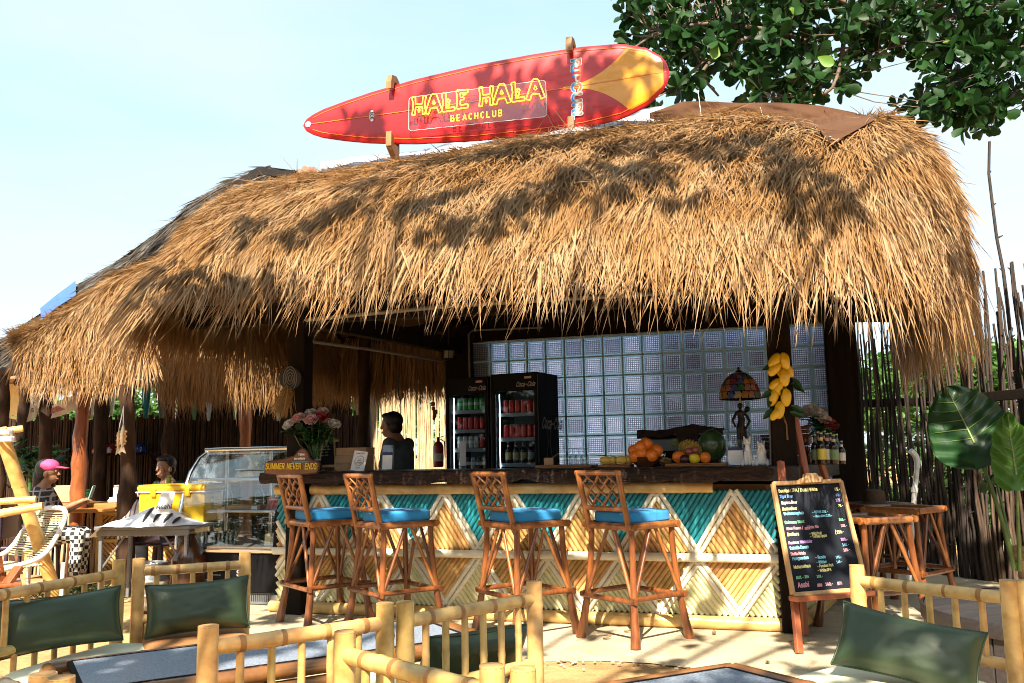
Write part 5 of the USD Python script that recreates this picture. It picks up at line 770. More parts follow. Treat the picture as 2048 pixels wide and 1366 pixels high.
for i in range(11):
    for j in range(13):
        th_ = math.pi*(i+0.7)/11.5; a = 2*math.pi*(j+0.5*(i % 2))/13; n_ = np.array([math.sin(th_)*math.cos(a), math.sin(th_)*math.sin(a), math.cos(th_)]); sc.append(xf(sph(n_*[0.058, 0.058, 0.085], (0.012, 0.012, 0.009), 0), Rp, (0.03, 0, 0.075)))
pa.part('scales', join(*sc), M['pine'], smooth=False, kind='stuff')
for i in range(26):
    a = i*2.4; k = 0.3+0.7*(i/26); d = Rp @ np.array([math.cos(a)*k*0.8, math.sin(a)*k*0.8, -1.0]); pa.part('leaf', xf(leafm(0.095-0.04*k, 0.016, 0.4, 5, -0.3*k), frame3(d, (0.1, 0.3, 1)), np.array([0.03, 0, 0.075])-ax*0.08), M['pine_leaf'])
M['dried'] = mat('dried_leaf_look', (0.25, 0.16, 0.06), (0.10, 0.06, 0.02), 0.8, 40)
sd_ = Thing('snack_bowl', 'small bowl of brown snacks between the oranges and the pineapple', 'bowl', onbar(1332, 0.06)+BZ*0.0, 0); sd_.part('bowl', lathe([(0, 0), (0.03, 0), (0.05, 0.03), (0.046, 0.03), (0.028, 0.006), (0, 0.006)], 16), M['bowl']); sd_.part('snacks', join(*[sph((rnd.uniform(-.035, .035), rnd.uniform(-.035, .035), rnd.uniform(0.03, 0.06)), (0.014, 0.010, 0.008), 1) for _ in range(40)]), M['dried'], kind='stuff')
# white cats
M['porcelain'] = flat('porcelain_look', (0.74, 0.74, 0.73), 0.22, coat=0.4)
def cat(px, h, label, crouch):
    p = onbar(px, 0.0); t = Thing('cat_figurine', label, 'figurine', p, BANG+(6 if crouch else -4), 'white cat figurines'); k = h/0.20
    if not crouch: parts = [((0, 0, .02), (.036, .034, .02), (0, 0, .07), .030), ((0, 0, .07), .030, (0, -.004, .12), .019), ((0, -.004, .12), .016, (0, -.006, .145), .016), ((0, -.010, .160), (.027, .024, .024)), ((0, -.030, .153), .010), ((-.012, -.028, .09), .010, (-.012, -.034, .012), .009), ((.012, -.028, .09), .010, (.012, -.034, .012), .009), ((.03, .0, .03), .018, (.034, -.02, .012), .012), ((-.03, .0, .03), .018, (-.034, -.02, .012), .012), ((-.017, -.008, .178), .009, (-.021, -.008, .196), .003), ((.017, -.008, .178), .009, (.021, -.008, .196), .003)]
    else: parts = [((0, 0, .022), (.042, .036, .022), (0, 0, .075), .032), ((0, 0, .075), .030, (0, -.008, .11), .020), ((0, -.016, .135), (.027, .024, .025)), ((-.022, -.02, .09), .011, (-.010, -.040, .132), .009), ((.022, -.02, .09), .011, (.010, -.040, .134), .009), ((.034, .0, .03), .019, (.036, -.024, .012), .013), ((-.034, .0, .03), .019, (-.036, -.024, .012), .013), ((-.018, -.012, .152), .009, (-.023, -.010, .168), .003), ((.018, -.012, .152), .009, (.023, -.010, .168), .003)]
    m = blobs([tuple(np.array(q)*k if not np.isscalar(q) else q*k for q in pp) for pp in parts], 0.006, 4); t.part('body', m, M['porcelain'])
    for s in (-1, 1):
        if not crouch: t.part('eye', sph(np.array([s*.011, -.033, .164])*k, 0.0028*k, 1), M['ink'])
    t.part('tail', tube([np.array(q)*k for q in ((.03, .025, .012), (.05, .01, .010), (.05, -.02, .009))], [0.009*k, 0.008*k, 0.005*k], 6), M['porcelain'])
cat(1497, 0.205, 'tall upright white cat figurine beside the card stand', False); cat(1524, 0.20, 'shorter white cat figurine covering its eyes with its paws', True)
# tiki carvings
M['tiki'] = mat('tiki_look', (0.15, 0.050, 0.018), (0.07, 0.022, 0.009), 0.4, 9, bump=0.5, bscale=30); M['tiki_dark'] = mat('dark_stone_look', (0.030, 0.028, 0.026), (0.06, 0.055, 0.05), 0.6, 20, bump=0.6)
def tiki(px, v, label, h, w, m):
    t = Thing('tiki_statue', label, 'statue', onbar(px, v), BANG, 'carved statues on the bar')
    t.part('body', join(rbox(w*0.9, w*0.7, h*0.28, (0, 0, h*0.14), 0.012), rbox(w*0.75, w*0.6, h*0.18, (0, 0, h*0.37), 0.012)), m, smooth=35); t.part('head', join(rbox(w, w*0.8, h*0.30, (0, 0, h*0.62), 0.014), rbox(w*0.9, w*0.75, h*0.10, (0, 0, h*0.83), 0.01), rbox(w*1.05, w*0.85, h*0.08, (0, 0, h*0.94), 0.008)), m, smooth=35)
    t.part('brow', rbox(w*0.85, 0.02, h*0.05, (0, -w*0.42, h*0.71), 0.006), m); t.part('nose', rbox(w*0.2, 0.03, h*0.13, (0, -w*0.44, h*0.62), 0.008), m); t.part('mouth', rbox(w*0.6, 0.014, h*0.06, (0, -w*0.41, h*0.52), 0.004), M['sign_edge'])
    for s in (-1, 1): t.part('eye', sph((s*w*0.24, -w*0.40, h*0.66), (w*0.11, 0.01, h*0.035), 1), M['sign_edge']); t.part('arm', tube([(s*w*0.5, 0, h*0.44), (s*w*0.56, -w*0.2, h*0.30), (s*w*0.15, -w*0.40, h*0.24)], w*0.10, 6), m); t.part('foot', rbox(w*0.32, w*0.4, h*0.07, (s*w*0.24, -w*0.3, h*0.035), 0.008), m)
tiki(1560, 0.10, 'reddish brown tiki statue in front of the corner post', 0.27, 0.10, M['tiki']); tiki(1612, 0.35, 'reddish brown tiki statue behind the easel mast', 0.28, 0.09, M['tiki']); tiki(1589, 0.12, 'dark grey stone idol between the two wooden tiki statues', 0.2, 0.08, M['tiki_dark']); tiki(1538, 0.34, 'dark idol in the shade behind the cat figurines', 0.22, 0.10, M['tiki_dark'])
# bottles at the right end
M['bottle_dark'] = flat('brown_bottle_look', (0.02, 0.010, 0.006), 0.12, coat=0.5); LBL = [flat(f'label_{k}_look', c, 0.5) for k, c in enumerate([(0.72, 0.60, 0.08), (0.62, 0.60, 0.55), (0.55, 0.16, 0.16), (0.60, 0.32, 0.34), (0.15, 0.25, 0.12), (0.5, 0.42, 0.2)])]; LBN = ['yellow', 'white', 'red', 'pink', 'green', 'gold']
M['cap'] = flat('cap_look', (0.5, 0.45, 0.15), 0.3, metal=0.7)
def bottle(t, h=0.21, r=0.030, body=None, lab=0, lab2=None):
    body = body or M['bottle_dark']; t.part('glass_body', lathe([(0, 0.002), (r*0.9, 0), (r, 0.01), (r, h*0.56), (r*0.8, h*0.66), (r*0.42, h*0.76), (r*0.38, h*0.95), (r*0.42, h*0.96), (r*0.42, h*0.985), (0, h*0.985)], 16), body); t.part('body_label', lathe([(r*1.02, h*0.16), (r*1.025, h*0.17), (r*1.025, h*0.48), (r*1.02, h*0.49)], 16), LBL[lab]); t.part('neck_label', lathe([(r*0.48, h*0.74), (r*0.43, h*0.84)], 12), LBL[lab if lab2 is None else lab2]); t.part('cap', lathe([(r*0.45, h*0.955), (r*0.45, h*0.995), (r*0.3, h), (0, h)], 12), M['cap'])
for k, (px, v, h, r, l, l2, lab) in enumerate([(1632, 0.12, 0.21, 0.028, 4, 4, 'dark bottle with a green label leftmost in the group by the easel'), (1645, 0.08, 0.22, 0.030, 0, 0, 'dark bottle with a yellow label in front of the bottle group'), (1657, 0.10, 0.215, 0.028, 1, 3, 'dark bottle with a white label right of the yellow labelled one'), (1670, 0.08, 0.205, 0.030, 4, 5, 'stout bottle with a round green and gold label'), (1639, 0.22, 0.23, 0.028, 2, 2, 'dark bottle with a red label in the second row'), (1652, 0.24, 0.235, 0.028, 3, 3, 'dark bottle with a pink label in the second row'), (1664, 0.24, 0.22, 0.028, 1, 1, 'dark bottle with a white neck label in the second row'), (1676, 0.22, 0.21, 0.028, 5, 4, 'dark bottle with a gold label in the second row'), (1685, 0.12, 0.16, 0.024, 1, 1, 'small bottle with a pale label rightmost of the group')]):
    t = Thing('beer_bottle', lab, 'bottle', W(Buv(px, 930, v)[0], v, CZ), rnd.uniform(0, 90), 'beer bottles at the right end of the bar'); bottle(t, h, r, None, l, l2)
    if l == 4: t.part('round_label', lathe([(0.0, 0.0), (0.022, 0.0), (0.022, 0.002), (0, 0.003)], 14), LBL[5])
M['pale_box'] = flat('pale_blue_box_look', (0.22, 0.36, 0.38), 0.4)
pb = Thing('plastic_box', 'pale blue plastic box on the far right end of the counter', 'box', CK+SD*1.05-SN*0.02+BZ*CZ, 55); pb.part('tub', rbox(0.14, 0.09, 0.045, (0, 0, 0.022), 0.01), M['pale_box']); pb.part('lid', rbox(0.146, 0.096, 0.012, (0, 0, 0.05), 0.005), M['pale_box'])
# stained glass lamp on a bronze figure
lp = np.array([*W(3.40, 0.85)[:2], CZ]); d0 = P(1487, 932, lp[1]); lp = np.array([d0[0], lp[1], CZ]); kS = 6.95/7.28
lm = Thing('table_lamp', 'stained glass table lamp on a dark bronze figure, in front of the glass blocks', 'lamp', lp, 0)
M['bronze'] = mat('bronze_look', (0.028, 0.022, 0.018), (0.05, 0.038, 0.028), 0.35, 9, metal=0.6)
ztop = 1.2+(902-737)*lp[1]/1750-CZ; zrim = 1.2+(902-800)*lp[1]/1750-CZ; Rs = 41*lp[1]/1750
GC = [((0.08, 0.14, 0.52), 'blue'), ((0.55, 0.20, 0.10), 'coral'), ((0.50, 0.24, 0.22), 'rose'), ((0.05, 0.20, 0.08), 'green'), ((0.55, 0.48, 0.28), 'cream'), ((0.55, 0.26, 0.03), 'amber'), ((0.34, 0.20, 0.32), 'lilac'), ((0.40, 0.05, 0.04), 'red')]
GC = [(tuple(min(0.8, x*1.15+0.03) for x in c), n) for c, n in GC]
GM = [mat(f'stained_{n}_look', c, tuple(x*0.7 for x in c), 0.2, 20, thin=0.5) for c, n in GC]
def dome_pt(i, j, k=1.0): th_ = math.radians(14+76*j); return np.array([Rs*k*math.sin(th_)*math.cos(i), Rs*k*math.sin(th_)*math.sin(i), zrim+(ztop-zrim-0.03)*k*math.cos(th_)])
shade = lm.part('lamp_shade', grid(36, 8, lambda i, j: dome_pt(2*math.pi*i, j, 0.985)), M['black'], label='leaded dome of coloured glass pieces')
for row, (j0, j1, cnt) in enumerate(((0.0, 0.20, 10), (0.20, 0.40, 14), (0.40, 0.60, 16), (0.60, 0.80, 18), (0.80, 1.0, 18))):
    for c in range(cnt):
        a0, a1 = 2*math.pi*(c+0.5*(row % 2)+0.05)/cnt, 2*math.pi*(c+0.5*(row % 2)+0.95)/cnt; lm.part('glass_piece', grid(3, 3, lambda i, j: dome_pt(a0+(a1-a0)*i+0.04*math.sin(6*j+c), j0+(j1-j0)*(0.05+0.9*j)+0.015*math.sin(9*i+c), 1.005)), rnd.choices(GM, [4, 3, 3, 2, 2, 2, 1, 1] if row in (1, 2, 3) else [1, 1, 1, 3, 2, 4, 2, 3])[0], parent=shade)
lm.part('finial', lathe([(0.0, ztop+0.012), (0.008, ztop+0.006), (0.012, ztop-0.005), (0.006, ztop-0.012), (0.03, ztop-0.03)], 12), M['bronze'])
hf = zrim-0.03
def hp(x, y, z): return np.array([x, y, z*hf])
lm.part('figure', blobs([(hp(-.01, 0, .60), .030, hp(.005, 0, .73), .027), (hp(.005, 0, .73), .024, hp(-.005, 0, .84), .026), (hp(-.03, 0, .84), .014, hp(.025, 0, .84), .014), (hp(-.002, 0, .86), .011, hp(-.004, -.005, .93), .011), (hp(-.004, -.008, .955), (.020, .022, .026)), (hp(-.01, 0, .6), .030, hp(-.02, -.01, .36), .020), (hp(-.02, -.01, .36), .018, hp(-.015, 0, .08), .012), (hp(.012, 0, .58), .026, hp(.022, -.03, .36), .018), (hp(.022, -.03, .36), .017, hp(.012, 0, .10), .012), (hp(.03, 0, .84), .012, hp(.065, -.01, .70), .010), (hp(.065, -.01, .70), .010, hp(.03, -.02, .58), .008), (hp(-.035, 0, .84), .012, hp(-.07, -.01, .72), .010), (hp(-.07, -.01, .72), .010, hp(-.055, -.02, .62), .008), (hp(.04, .01, .86), .012, hp(.05, -.01, .90), (.022, .02, .024))], 0.008, 4), M['bronze'], label='bronze figure with raised elbows')
lm.part('base', lathe([(0, 0), (0.065, 0), (0.07, 0.012), (0.05, 0.03), (0.035, 0.05), (0, 0.055)], 20), M['bronze']); lm.part('lamp_stem', tube([hp(0, 0, .96), (0, 0, zrim+0.02)], 0.006, 6), M['cap'])
# mango garland on the corner post
M['mango_bright'] = mat('bright_mango_look', (0.70, 0.46, 0.012), (0.64, 0.38, 0.010), 0.25, 7, coat=0.4)
mg = Thing('mango_garland', 'garland of shiny yellow mangoes with green leaves hanging on the corner post', 'garland', W(3.82, -0.14, 1.40), BANG); Ym = 5.93
for px, py, tilt_, k in ((1549, 722, 20, 1), (1569, 722, -18, 1), (1549, 738, 30, .95), (1569, 755, -10, 1), (1556, 776, 5, 1.0), (1546, 795, 10, 1), (1572, 795, -8, 1), (1559, 820, 0, 1.0), (1550, 768, 35, .8), (1550, 829, 25, .75), (1578, 742, -28, .8), (1562, 740, 0, .8)):
    q = P(px, py, Ym+rnd.uniform(-0.03, 0.02)); v, f = sph((0, 0, 0), 1.0, 2); v = v*np.array([0.036, 0.036, 0.062])*k; v[:, 0] += 0.006*np.sin(v[:, 2]*30); mg.wpart('mango', xf((v, f), rot((0, 1, 0), math.radians(tilt_)), q), M['mango_bright'])
for px, py, a in ((1545, 733, 200), (1540, 785, 210), (1579, 770, -40), (1578, 815, -30), (1541, 822, 220), (1582, 760, -60), (1565, 765, 250), (1538, 790, 250), (1576, 828, -20)): mg.wpart('leaf', xf(leafm(0.11, 0.045, 0.3, 6, 0.1), frame3((math.cos(math.radians(a)), -0.35, math.sin(math.radians(a))), (0, -1, 0.3)), P(px+4, py-3, Ym)), M['leaf_dark'])
mg.wpart('rope', tube([P(1566, 700, 5.97), P(1562, 760, 5.96), P(1566, 830, 5.95), P(1573, 850, 5.94), P(1575, 880, 5.94)], 0.006, 5), M['dried'])
# espresso machine under a dark cloth, behind the fruit
em = Thing('espresso_machine', 'steel espresso machine on the rear counter behind the fruit', 'coffee machine', W(2.98, 1.45, 0.98), BANG)
em.part('body', rbox(0.62, 0.42, 0.34, (0, 0, 0.19), 0.02), M['black']); em.part('panel', rbox(0.60, 0.02, 0.10, (0, -0.216, 0.28), 0.004), M['grey_metal']); em.part('drip_tray', rbox(0.6, 0.14, 0.03, (0, -0.27, 0.06), 0.006), M['steel']); em.part('top_rail', rbox(0.63, 0.43, 0.02, (0, 0, 0.37), 0.004), M['steel'])
for s in (-1, 1): em.part('group_head', lathe([(0, 0.16), (0.035, 0.16), (0.035, 0.22), (0, 0.22)], 14, (s*0.15, -0.24, 0)), M['chrome']); em.part('handle', tube([(s*0.15, -0.26, 0.17), (s*0.15, -0.38, 0.15)], 0.014, 8), M['black'])
M['dark_cloth'] = mat('dark_cloth_look', (0.050, 0.028, 0.020), (0.030, 0.018, 0.013), 0.85, 7, bump=0.3)
def clothf(i, j):
    x = -0.36+0.72*i; s = -0.34+0.6*j; nb_ = (meshkit.fbm(np.array([[i*6, j*5, 2]]), 4, 6)[0]-0.5); z = 0.405+0.05*nb_+0.05*math.exp(-((i-0.62)/0.22)**2); y = s
    if s < -0.23: z -= (-0.23-s)*(1.0 if 0.45 < i < 0.72 else 0.4)*1.4; y = -0.23-0.03*nb_-(-0.23-s)*0.15
    return (x, y, z)
single('dark_cloth', 'dark brown cloth thrown over the coffee machine', 'cloth', xf(grid(40, 26, clothf), rz(BANG), W(2.98, 1.45, 0.98)), M['dark_cloth'])
rc = Thing('rear_counter', 'dark rear counter below the glass block wall', 'counter', W(3.0, 1.65, 0), BANG); rc.part('top', rbox(1.9, 0.7, 0.05, (0.15, 0, 0.95), 0.01), M['dark']); rc.part('cabinet', rbox(1.8, 0.6, 0.92, (0.15, 0.02, 0.46), 0.01), M['dark']); rc.part('door', rbox(0.5, 0.02, 0.7, (-0.4, -0.29, 0.45), 0.005), M['black'])
# ---------------------------------------------------------------- drinks fridges
M['fridge_in'] = flat('fridge_inside_look', (0.10, 0.12, 0.14), 0.5); M['led'] = emitter('led_look', (0.75, 0.92, 1.0), 1.6); M['script'] = flat('grey_script_look', (0.32, 0.32, 0.33), 0.5)
M['fridge_glass'] = pane('fridge_glass_look', (0.88, 0.92, 0.95), 0.02, 1.35)
def fridge(label, px, Y, ang, H_, shelves, sidetext, w=0.47, d=0.42):
    c = P(px, 900, Y); t = Thing('drinks_fridge', label, 'fridge', (c[0], c[1], 0), ang); f = -d/2
    t.part('back_panel', box(w, 0.03, H_, (0, d/2-0.015, H_/2)), M['black'], smooth=False)
    for s in (-1, 1): t.part('side_panel', rbox(0.03, d, H_, (s*(w/2-0.015), 0, H_/2), 0.006), M['black'], smooth=False); t.part('door_stile', rbox(0.04, 0.03, H_-0.1, (s*(w/2-0.022), f-0.018, H_/2+0.03), 0.008), M['black']); t.part('edge_trim', bar((s*(w/2-0.001), f-0.034, 0.1), (s*(w/2-0.001), f-0.034, H_-0.02), 0.004, 0.006), M['grey_metal'])
    t.part('header', rbox(w, 0.05, 0.16, (0, f-0.008, H_-0.08), 0.008), M['black'], smooth=False); t.part('top', rbox(w-0.06, d-0.03, 0.03, (0, 0.0, H_-0.015), 0.005), M['black'], smooth=False); t.part('plinth', rbox(w-0.06, d-0.04, 0.12, (0, 0, 0.06), 0.005), M['black'], smooth=False)
    t.part('lining', box(w-0.07, 0.01, H_-0.28, (0, d/2-0.04, H_/2)), M['fridge_in'], smooth=False)
    for z in shelves: t.part('shelf', rbox(w-0.075, d-0.10, 0.012, (0, -0.02, z-0.008), 0.002), M['grey_plastic'], smooth=False); t.part('price_rail', rbox(w-0.075, 0.012, 0.034, (0, f+0.045, z-0.018), 0.003), M['grey_plastic'], smooth=False)
    t.part('led_strip', bar((-w/2+0.058, f+0.03, shelves[-1]-0.1), (-w/2+0.058, f+0.03, H_-0.18), 0.010, 0.010), M['led'], smooth=False)
    t.part('glass_door', box(w-0.085, 0.005, H_-0.32, (0, f-0.012, H_/2)), M['fridge_glass'], smooth=False)
    t.part('script_letters', text('Coca-Cola', 0.042, (0.02, f-0.036, H_-0.125), (1, 0, 0), (0, 0, 1), 0.001, True, 0.35, stretch=0.62), M['script'], smooth=False); t.part('sticker', rbox(0.07, 0.002, 0.02, (0.14, f-0.035, H_-0.045), 0.001), M['rose_pink'], smooth=False)
    if sidetext: t.part('script_letters', text('Coca-Cola', 0.10, (w/2+0.002, -0.18, H_-0.50), (0, 1, 0), (0, 0, 1), 0.001, True, 0.35, stretch=0.62), M['script'], smooth=False); t.part('bottle_outline', tube([(w/2+0.002, y_, z_) for y_, z_ in ((-0.09, 0.7), (-0.09, 1.15), (-0.045, 1.28), (-0.045, 1.42), (0.005, 1.42), (0.005, 1.28), (0.05, 1.15), (0.05, 0.7))], 0.002, 4), M['script'])
    return t
f1z = (1.63, 1.448, 1.27, 1.07); f2z = (1.58, 1.358, 1.13)
fr1 = fridge('narrow black drinks fridge with green and red cans behind the bar', 960, 8.42, -28, 1.93, f1z, False); fr2 = fridge('wider black drinks fridge with rows of red cans, its side lettered', 1053, 8.05, -26, 1.93, f2z, True)
CAN = {'green': (0.02, 0.42, 0.10), 'red': (0.50, 0.02, 0.025), 'silver': (0.45, 0.52, 0.50), 'dark': (0.06, 0.05, 0.05)}
CM = {k: mat(f'{k}_can_look', c, tuple(x*0.75 for x in c), 0.25, 12, metal=0.35, coat=0.3) for k, c in CAN.items()}; M['can_lid'] = flat('can_lid_look', (0.6, 0.6, 0.6), 0.3, metal=0.9)
protos = {}
def can(fr, x, z, kind, label, group, y=-0.12):
    p = fr.loc+rz(fr.rz) @ np.array([x, y, z])
    if kind in protos: return dup(protos[kind], p, rnd.uniform(0, 360), label, group)
    t = Thing(f'{kind}_can', label, 'can', p, 0, group); t.part('body', lathe([(0, 0.0), (0.022, 0.0), (0.029, 0.008), (0.029, 0.102), (0.024, 0.112)], 16), CM[kind]); t.part('lid', lathe([(0.0245, 0.111), (0.0245, 0.115), (0.021, 0.112), (0, 0.112)], 16), M['can_lid']); t.part('band', lathe([(0.0293, 0.045), (0.0296, 0.05), (0.0296, 0.068), (0.0293, 0.073)], 16), M['paper'] if kind in ('silver', 'dark') else CM['silver' if kind == 'green' else 'red']); protos[kind] = t
for k in range(6): can(fr1, -0.145+0.062*k, f1z[0], 'green', 'green drink can on the top shelf of the narrow fridge', 'green cans in the narrow fridge')
for k in range(6): can(fr1, -0.145+0.062*k, f1z[1], 'red', 'red drink can on the second shelf of the narrow fridge', 'red cans in the narrow fridge')
for k, kd in enumerate(('silver', 'silver', 'silver', 'silver', 'red', 'red')): can(fr1, -0.145+0.062*k, f1z[2], kd, f'{kd} drink can on the third shelf of the narrow fridge', f'{kd} cans on the third shelf of the narrow fridge')
for k, kd in enumerate(('silver', 'dark', 'silver', 'dark', 'silver')): can(fr1, -0.13+0.065*k, f1z[3], kd, f'{kd} drink can on the lowest visible shelf of the narrow fridge', f'{kd} cans on the lowest shelf of the narrow fridge')
for r_ in (0, 1):
    for k in range(6): can(fr2, -0.14+0.060*k, f2z[r_], 'red', f'red drink can on the {"upper" if r_ == 0 else "lower"} shelf of the wider fridge', f'red cans on the {"upper" if r_ == 0 else "lower"} shelf of the wider fridge')
for k in range(4):
    p = fr2.loc+rz(fr2.rz) @ np.array([-0.13+0.075*k, -0.11, f2z[2]]); t = Thing('soda_bottle', 'dark bottle with a pale label at the bottom of the wider fridge' if k < 3 else 'white capped dark bottle rightmost at the bottom of the wider fridge', 'bottle', p, 0, 'bottles in the wider fridge' if k < 3 else None); bottle(t, 0.19, 0.028, None, 5 if k < 3 else 1, 3 if k < 3 else 1)
# menu pad beside the fridge
single('price_card', 'white framed card standing left of the narrow fridge', 'card', xf(rbox(0.06, 0.01, 0.22, (0, 0, 0.11), 0.003), rz(-20), P(926, 932, 7.9)), M['paper'], smooth=False)
# fire extinguisher on its post, hanging charm, lantern
M['ext_red'] = flat('extinguisher_look', (0.42, 0.012, 0.015), 0.3, coat=0.4)
xp = P(877, 934, 9.2); fx = Thing('fire_extinguisher', 'red fire extinguisher hanging on the rear post beside the narrow fridge', 'fire extinguisher', xp, 0)
fx.part('cylinder', lathe([(0, 0), (0.05, 0), (0.055, 0.01), (0.055, 0.21), (0.04, 0.25), (0.016, 0.265), (0.016, 0.28), (0, 0.28)], 18), M['ext_red']); fx.part('label', lathe([(0.0555, 0.06), (0.056, 0.07), (0.056, 0.13), (0.0555, 0.14)], 18), M['paper']); fx.part('valve', join(rbox(0.03, 0.03, 0.03, (0, 0, 0.295), 0.004), bar((0, 0, 0.30), (0.06, -0.01, 0.32), 0.016, 0.008)), M['black']); fx.part('hose', tube([(0.02, 0, 0.29), (0.065, 0, 0.26), (0.068, 0, 0.12)], 0.007, 6), M['black'])
hc = Thing('hanging_charm', 'string of dark red wooden charms hanging before the bright reed screen', 'ornament', P(867, 840, 9.0), 0)
hc.wpart('string', tube([P(868, 782, 9.0), P(867, 800, 9.0), P(869, 838, 9.0)], 0.004, 4), M['cable'])
for px, py, k in ((866, 808, 1), (867, 817, .9), (870, 824, 1.1), (869, 832, .9), (868, 837, .7)): hc.wpart('bead', rbox(0.045*k, 0.03, 0.045*k, P(px, py, 9.0), 0.008), M['log_red'])
ln_ = Thing('lantern', 'dark cage lantern hanging from the beam left of the glass block wall', 'lantern', P(898, 722, 8.6), 0)
ln_.part('cap', lathe([(0.0, 0.15), (0.02, 0.145), (0.06, 0.11), (0.065, 0.10), (0, 0.10)], 14), M['black']); ln_.part('lamp_glass', lathe([(0.04, 0.02), (0.055, 0.06), (0.05, 0.10)], 14), M['conduit']); ln_.part('bottom_ring', lathe([(0.03, 0.0), (0.07, 0.012), (0.06, 0.022), (0.03, 0.02)], 14), M['black']); ln_.part('cord', tube([(0, 0, 0.15), (0.0, 0, 0.45)], 0.004, 4), M['cable'])
for k in range(8): a = k*math.pi/4; ln_.part('cage_wire', tube([(0.065*math.cos(a), 0.065*math.sin(a), 0.015), (0.068*math.cos(a), 0.068*math.sin(a), 0.06), (0.06*math.cos(a), 0.06*math.sin(a), 0.105)], 0.003, 4), M['black'])
single('coat_hook', 'dark iron hook hanging from the rear eave beside the worker', 'hook', tube([P(799, 715, 8.8), P(799, 745, 8.8), P(796, 768, 8.8), P(797, 790, 8.8), P(801, 801, 8.8), P(806, 795, 8.8), P(806, 785, 8.8)], 0.008, 6), M['cable'])
# woven ornament with a raffia tail on the left post
M['raffia'] = straw('raffia_look', [(0.0, (0.30, 0.16, 0.03)), (0.5, (0.48, 0.28, 0.06)), (1.0, (0.58, 0.38, 0.12))])
wo = Thing('woven_ornament', 'black and white spiral ornament with a raffia tassel on the left post', 'ornament', W(0.02, -0.16, 1.6), BANG); oc = P(581, 757, 6.93)
wo.wpart('disc', xf(lathe([(0, -0.004), (0.085, -0.004), (0.09, 0.0), (0.085, 0.004), (0, 0.006)], 24), rot((1, 0, 0), math.pi/2) @ np.eye(3), oc) if False else (xf(lathe([(0, 0.012), (0.085, 0.012), (0.09, 0.006), (0.085, 0.0), (0, 0.0)], 24), rot((1, 0, 0), math.radians(90))*np.array([0.75, 1.25, 1.25])[:, None]**0, oc)), M['ink'])
for r_ in (0.018, 0.036, 0.054, 0.072): wo.wpart('ring', tube([oc+np.array([r_*0.72*math.cos(a), -0.014, r_*1.3*math.sin(a)]) for a in np.linspace(0, 6.29, 26)], 0.0032, 4), M['conduit'])
tp = P(577, 782, 6.9); n_ = 260; q = np.tile(tp, (n_, 1))+rng.normal(0, 0.018, (n_, 3)); dd = np.array([-0.38, -0.1, -1.0])+rng.normal(0, 0.22, (n_, 3))*[1, 0.5, 0.2]; dd /= np.linalg.norm(dd, axis=1, keepdims=True); wo.wpart('tassel', blades(q, dd, np.tile([0, -1.0, 0], (n_, 1)), 0.17, 0.007, side=0.06, lift=0.04, seed=5), M['raffia'], smooth=False, kind='stuff')
# ---------------------------------------------------------------- cake display cabinet, cooler and table on the left
cab = Thing('display_cabinet', 'cake display cabinet with curved glass front and black base left of the bar', 'display cabinet', W(-0.73, 0.52, 0), BANG); cw = 1.0
prof = [(-0.345, 0.455), (-0.338, 0.60), (-0.315, 0.78), (-0.265, 0.95), (-0.18, 1.10), (-0.07, 1.22), (0.06, 1.285)]
M['cab_glass'] = pane('cabinet_glass_look', (0.88, 0.93, 0.96), 0.02, 2.3)
cab.part('base', rbox(cw, 0.66, 0.33, (0, 0, 0.265), 0.01), M['black'], smooth=False); cab.part('kick_grille', rbox(cw-0.1, 0.6, 0.10, (0, 0, 0.055), 0.004), M['grey_metal'], smooth=False)
for k in range(16): cab.part('vent_slot', box(0.006, 0.004, 0.06, (0.18+0.018*k, -0.303, 0.06)), M['ink'], smooth=False)
for s in (-1, 1):
    for y in (-0.28, 0.28): cab.part('foot', rbox(0.07, 0.07, 0.09, (s*0.45, y, 0.045), 0.008), M['grey_metal'])
cab.part('chrome_sill', rbox(cw+0.02, 0.70, 0.03, (0, 0, 0.44), 0.005), M['chrome'], smooth=False)
cab.part('curved_glass', join(*[(np.array([[x, y, z] for (y, z) in prof for x in (-cw/2+0.02, cw/2-0.02)]), np.array([[2*i, 2*i+1, 2*i+3] for i in range(len(prof)-1)]+[[2*i, 2*i+3, 2*i+2] for i in range(len(prof)-1)]))]), M['cab_glass'])
for s in (-1, 1): cab.part('curved_frame', tube([(s*(cw/2-0.01), y, z) for y, z in prof], 0.013, 6, squash=1.6), M['chrome' if s < 0 else 'black']); cab.part('side_panel', prism(prof+[(0.33, 1.285), (0.33, 0.455)], 0.006, (s*(cw/2-0.016)-0.003, 0, 0), (0, 1, 0), (0, 0, 1)), M['cab_glass'], smooth=False)
cab.part('frame_strip', bar((cw/2-0.03, -0.345, 0.455), (cw/2-0.03, -0.315, 0.78), 0.03, 0.012), M['black'])
cab.part('lid', rbox(cw+0.02, 0.30, 0.03, (0, 0.19, 1.30), 0.008), M['grey_metal']); cab.part('lid_rim', rbox(cw+0.02, 0.03, 0.035, (0, 0.045, 1.298), 0.006), M['chrome']); cab.part('back_pane', box(cw-0.03, 0.008, 0.83, (0, 0.325, 0.87)), M['cab_glass'], smooth=False); [cab.part('back_frame', bar((x, 0.325, 0.455), (x, 0.325, 1.285), 0.025, 0.02), M['steel']) for x in (-0.47, 0.0, 0.47)]
for z, y0 in ((1.03, -0.12), (0.76, -0.24)): cab.part('shelf', rbox(cw-0.06, 0.32-y0-0.04, 0.012, (0, (0.32+y0)/2, z), 0.002), M['white_plastic'], smooth=False); cab.part('shelf_edge', bar((-cw/2+0.03, y0+0.02, z), (cw/2-0.03, y0+0.02, z), 0.014, 0.02), M['steel'])
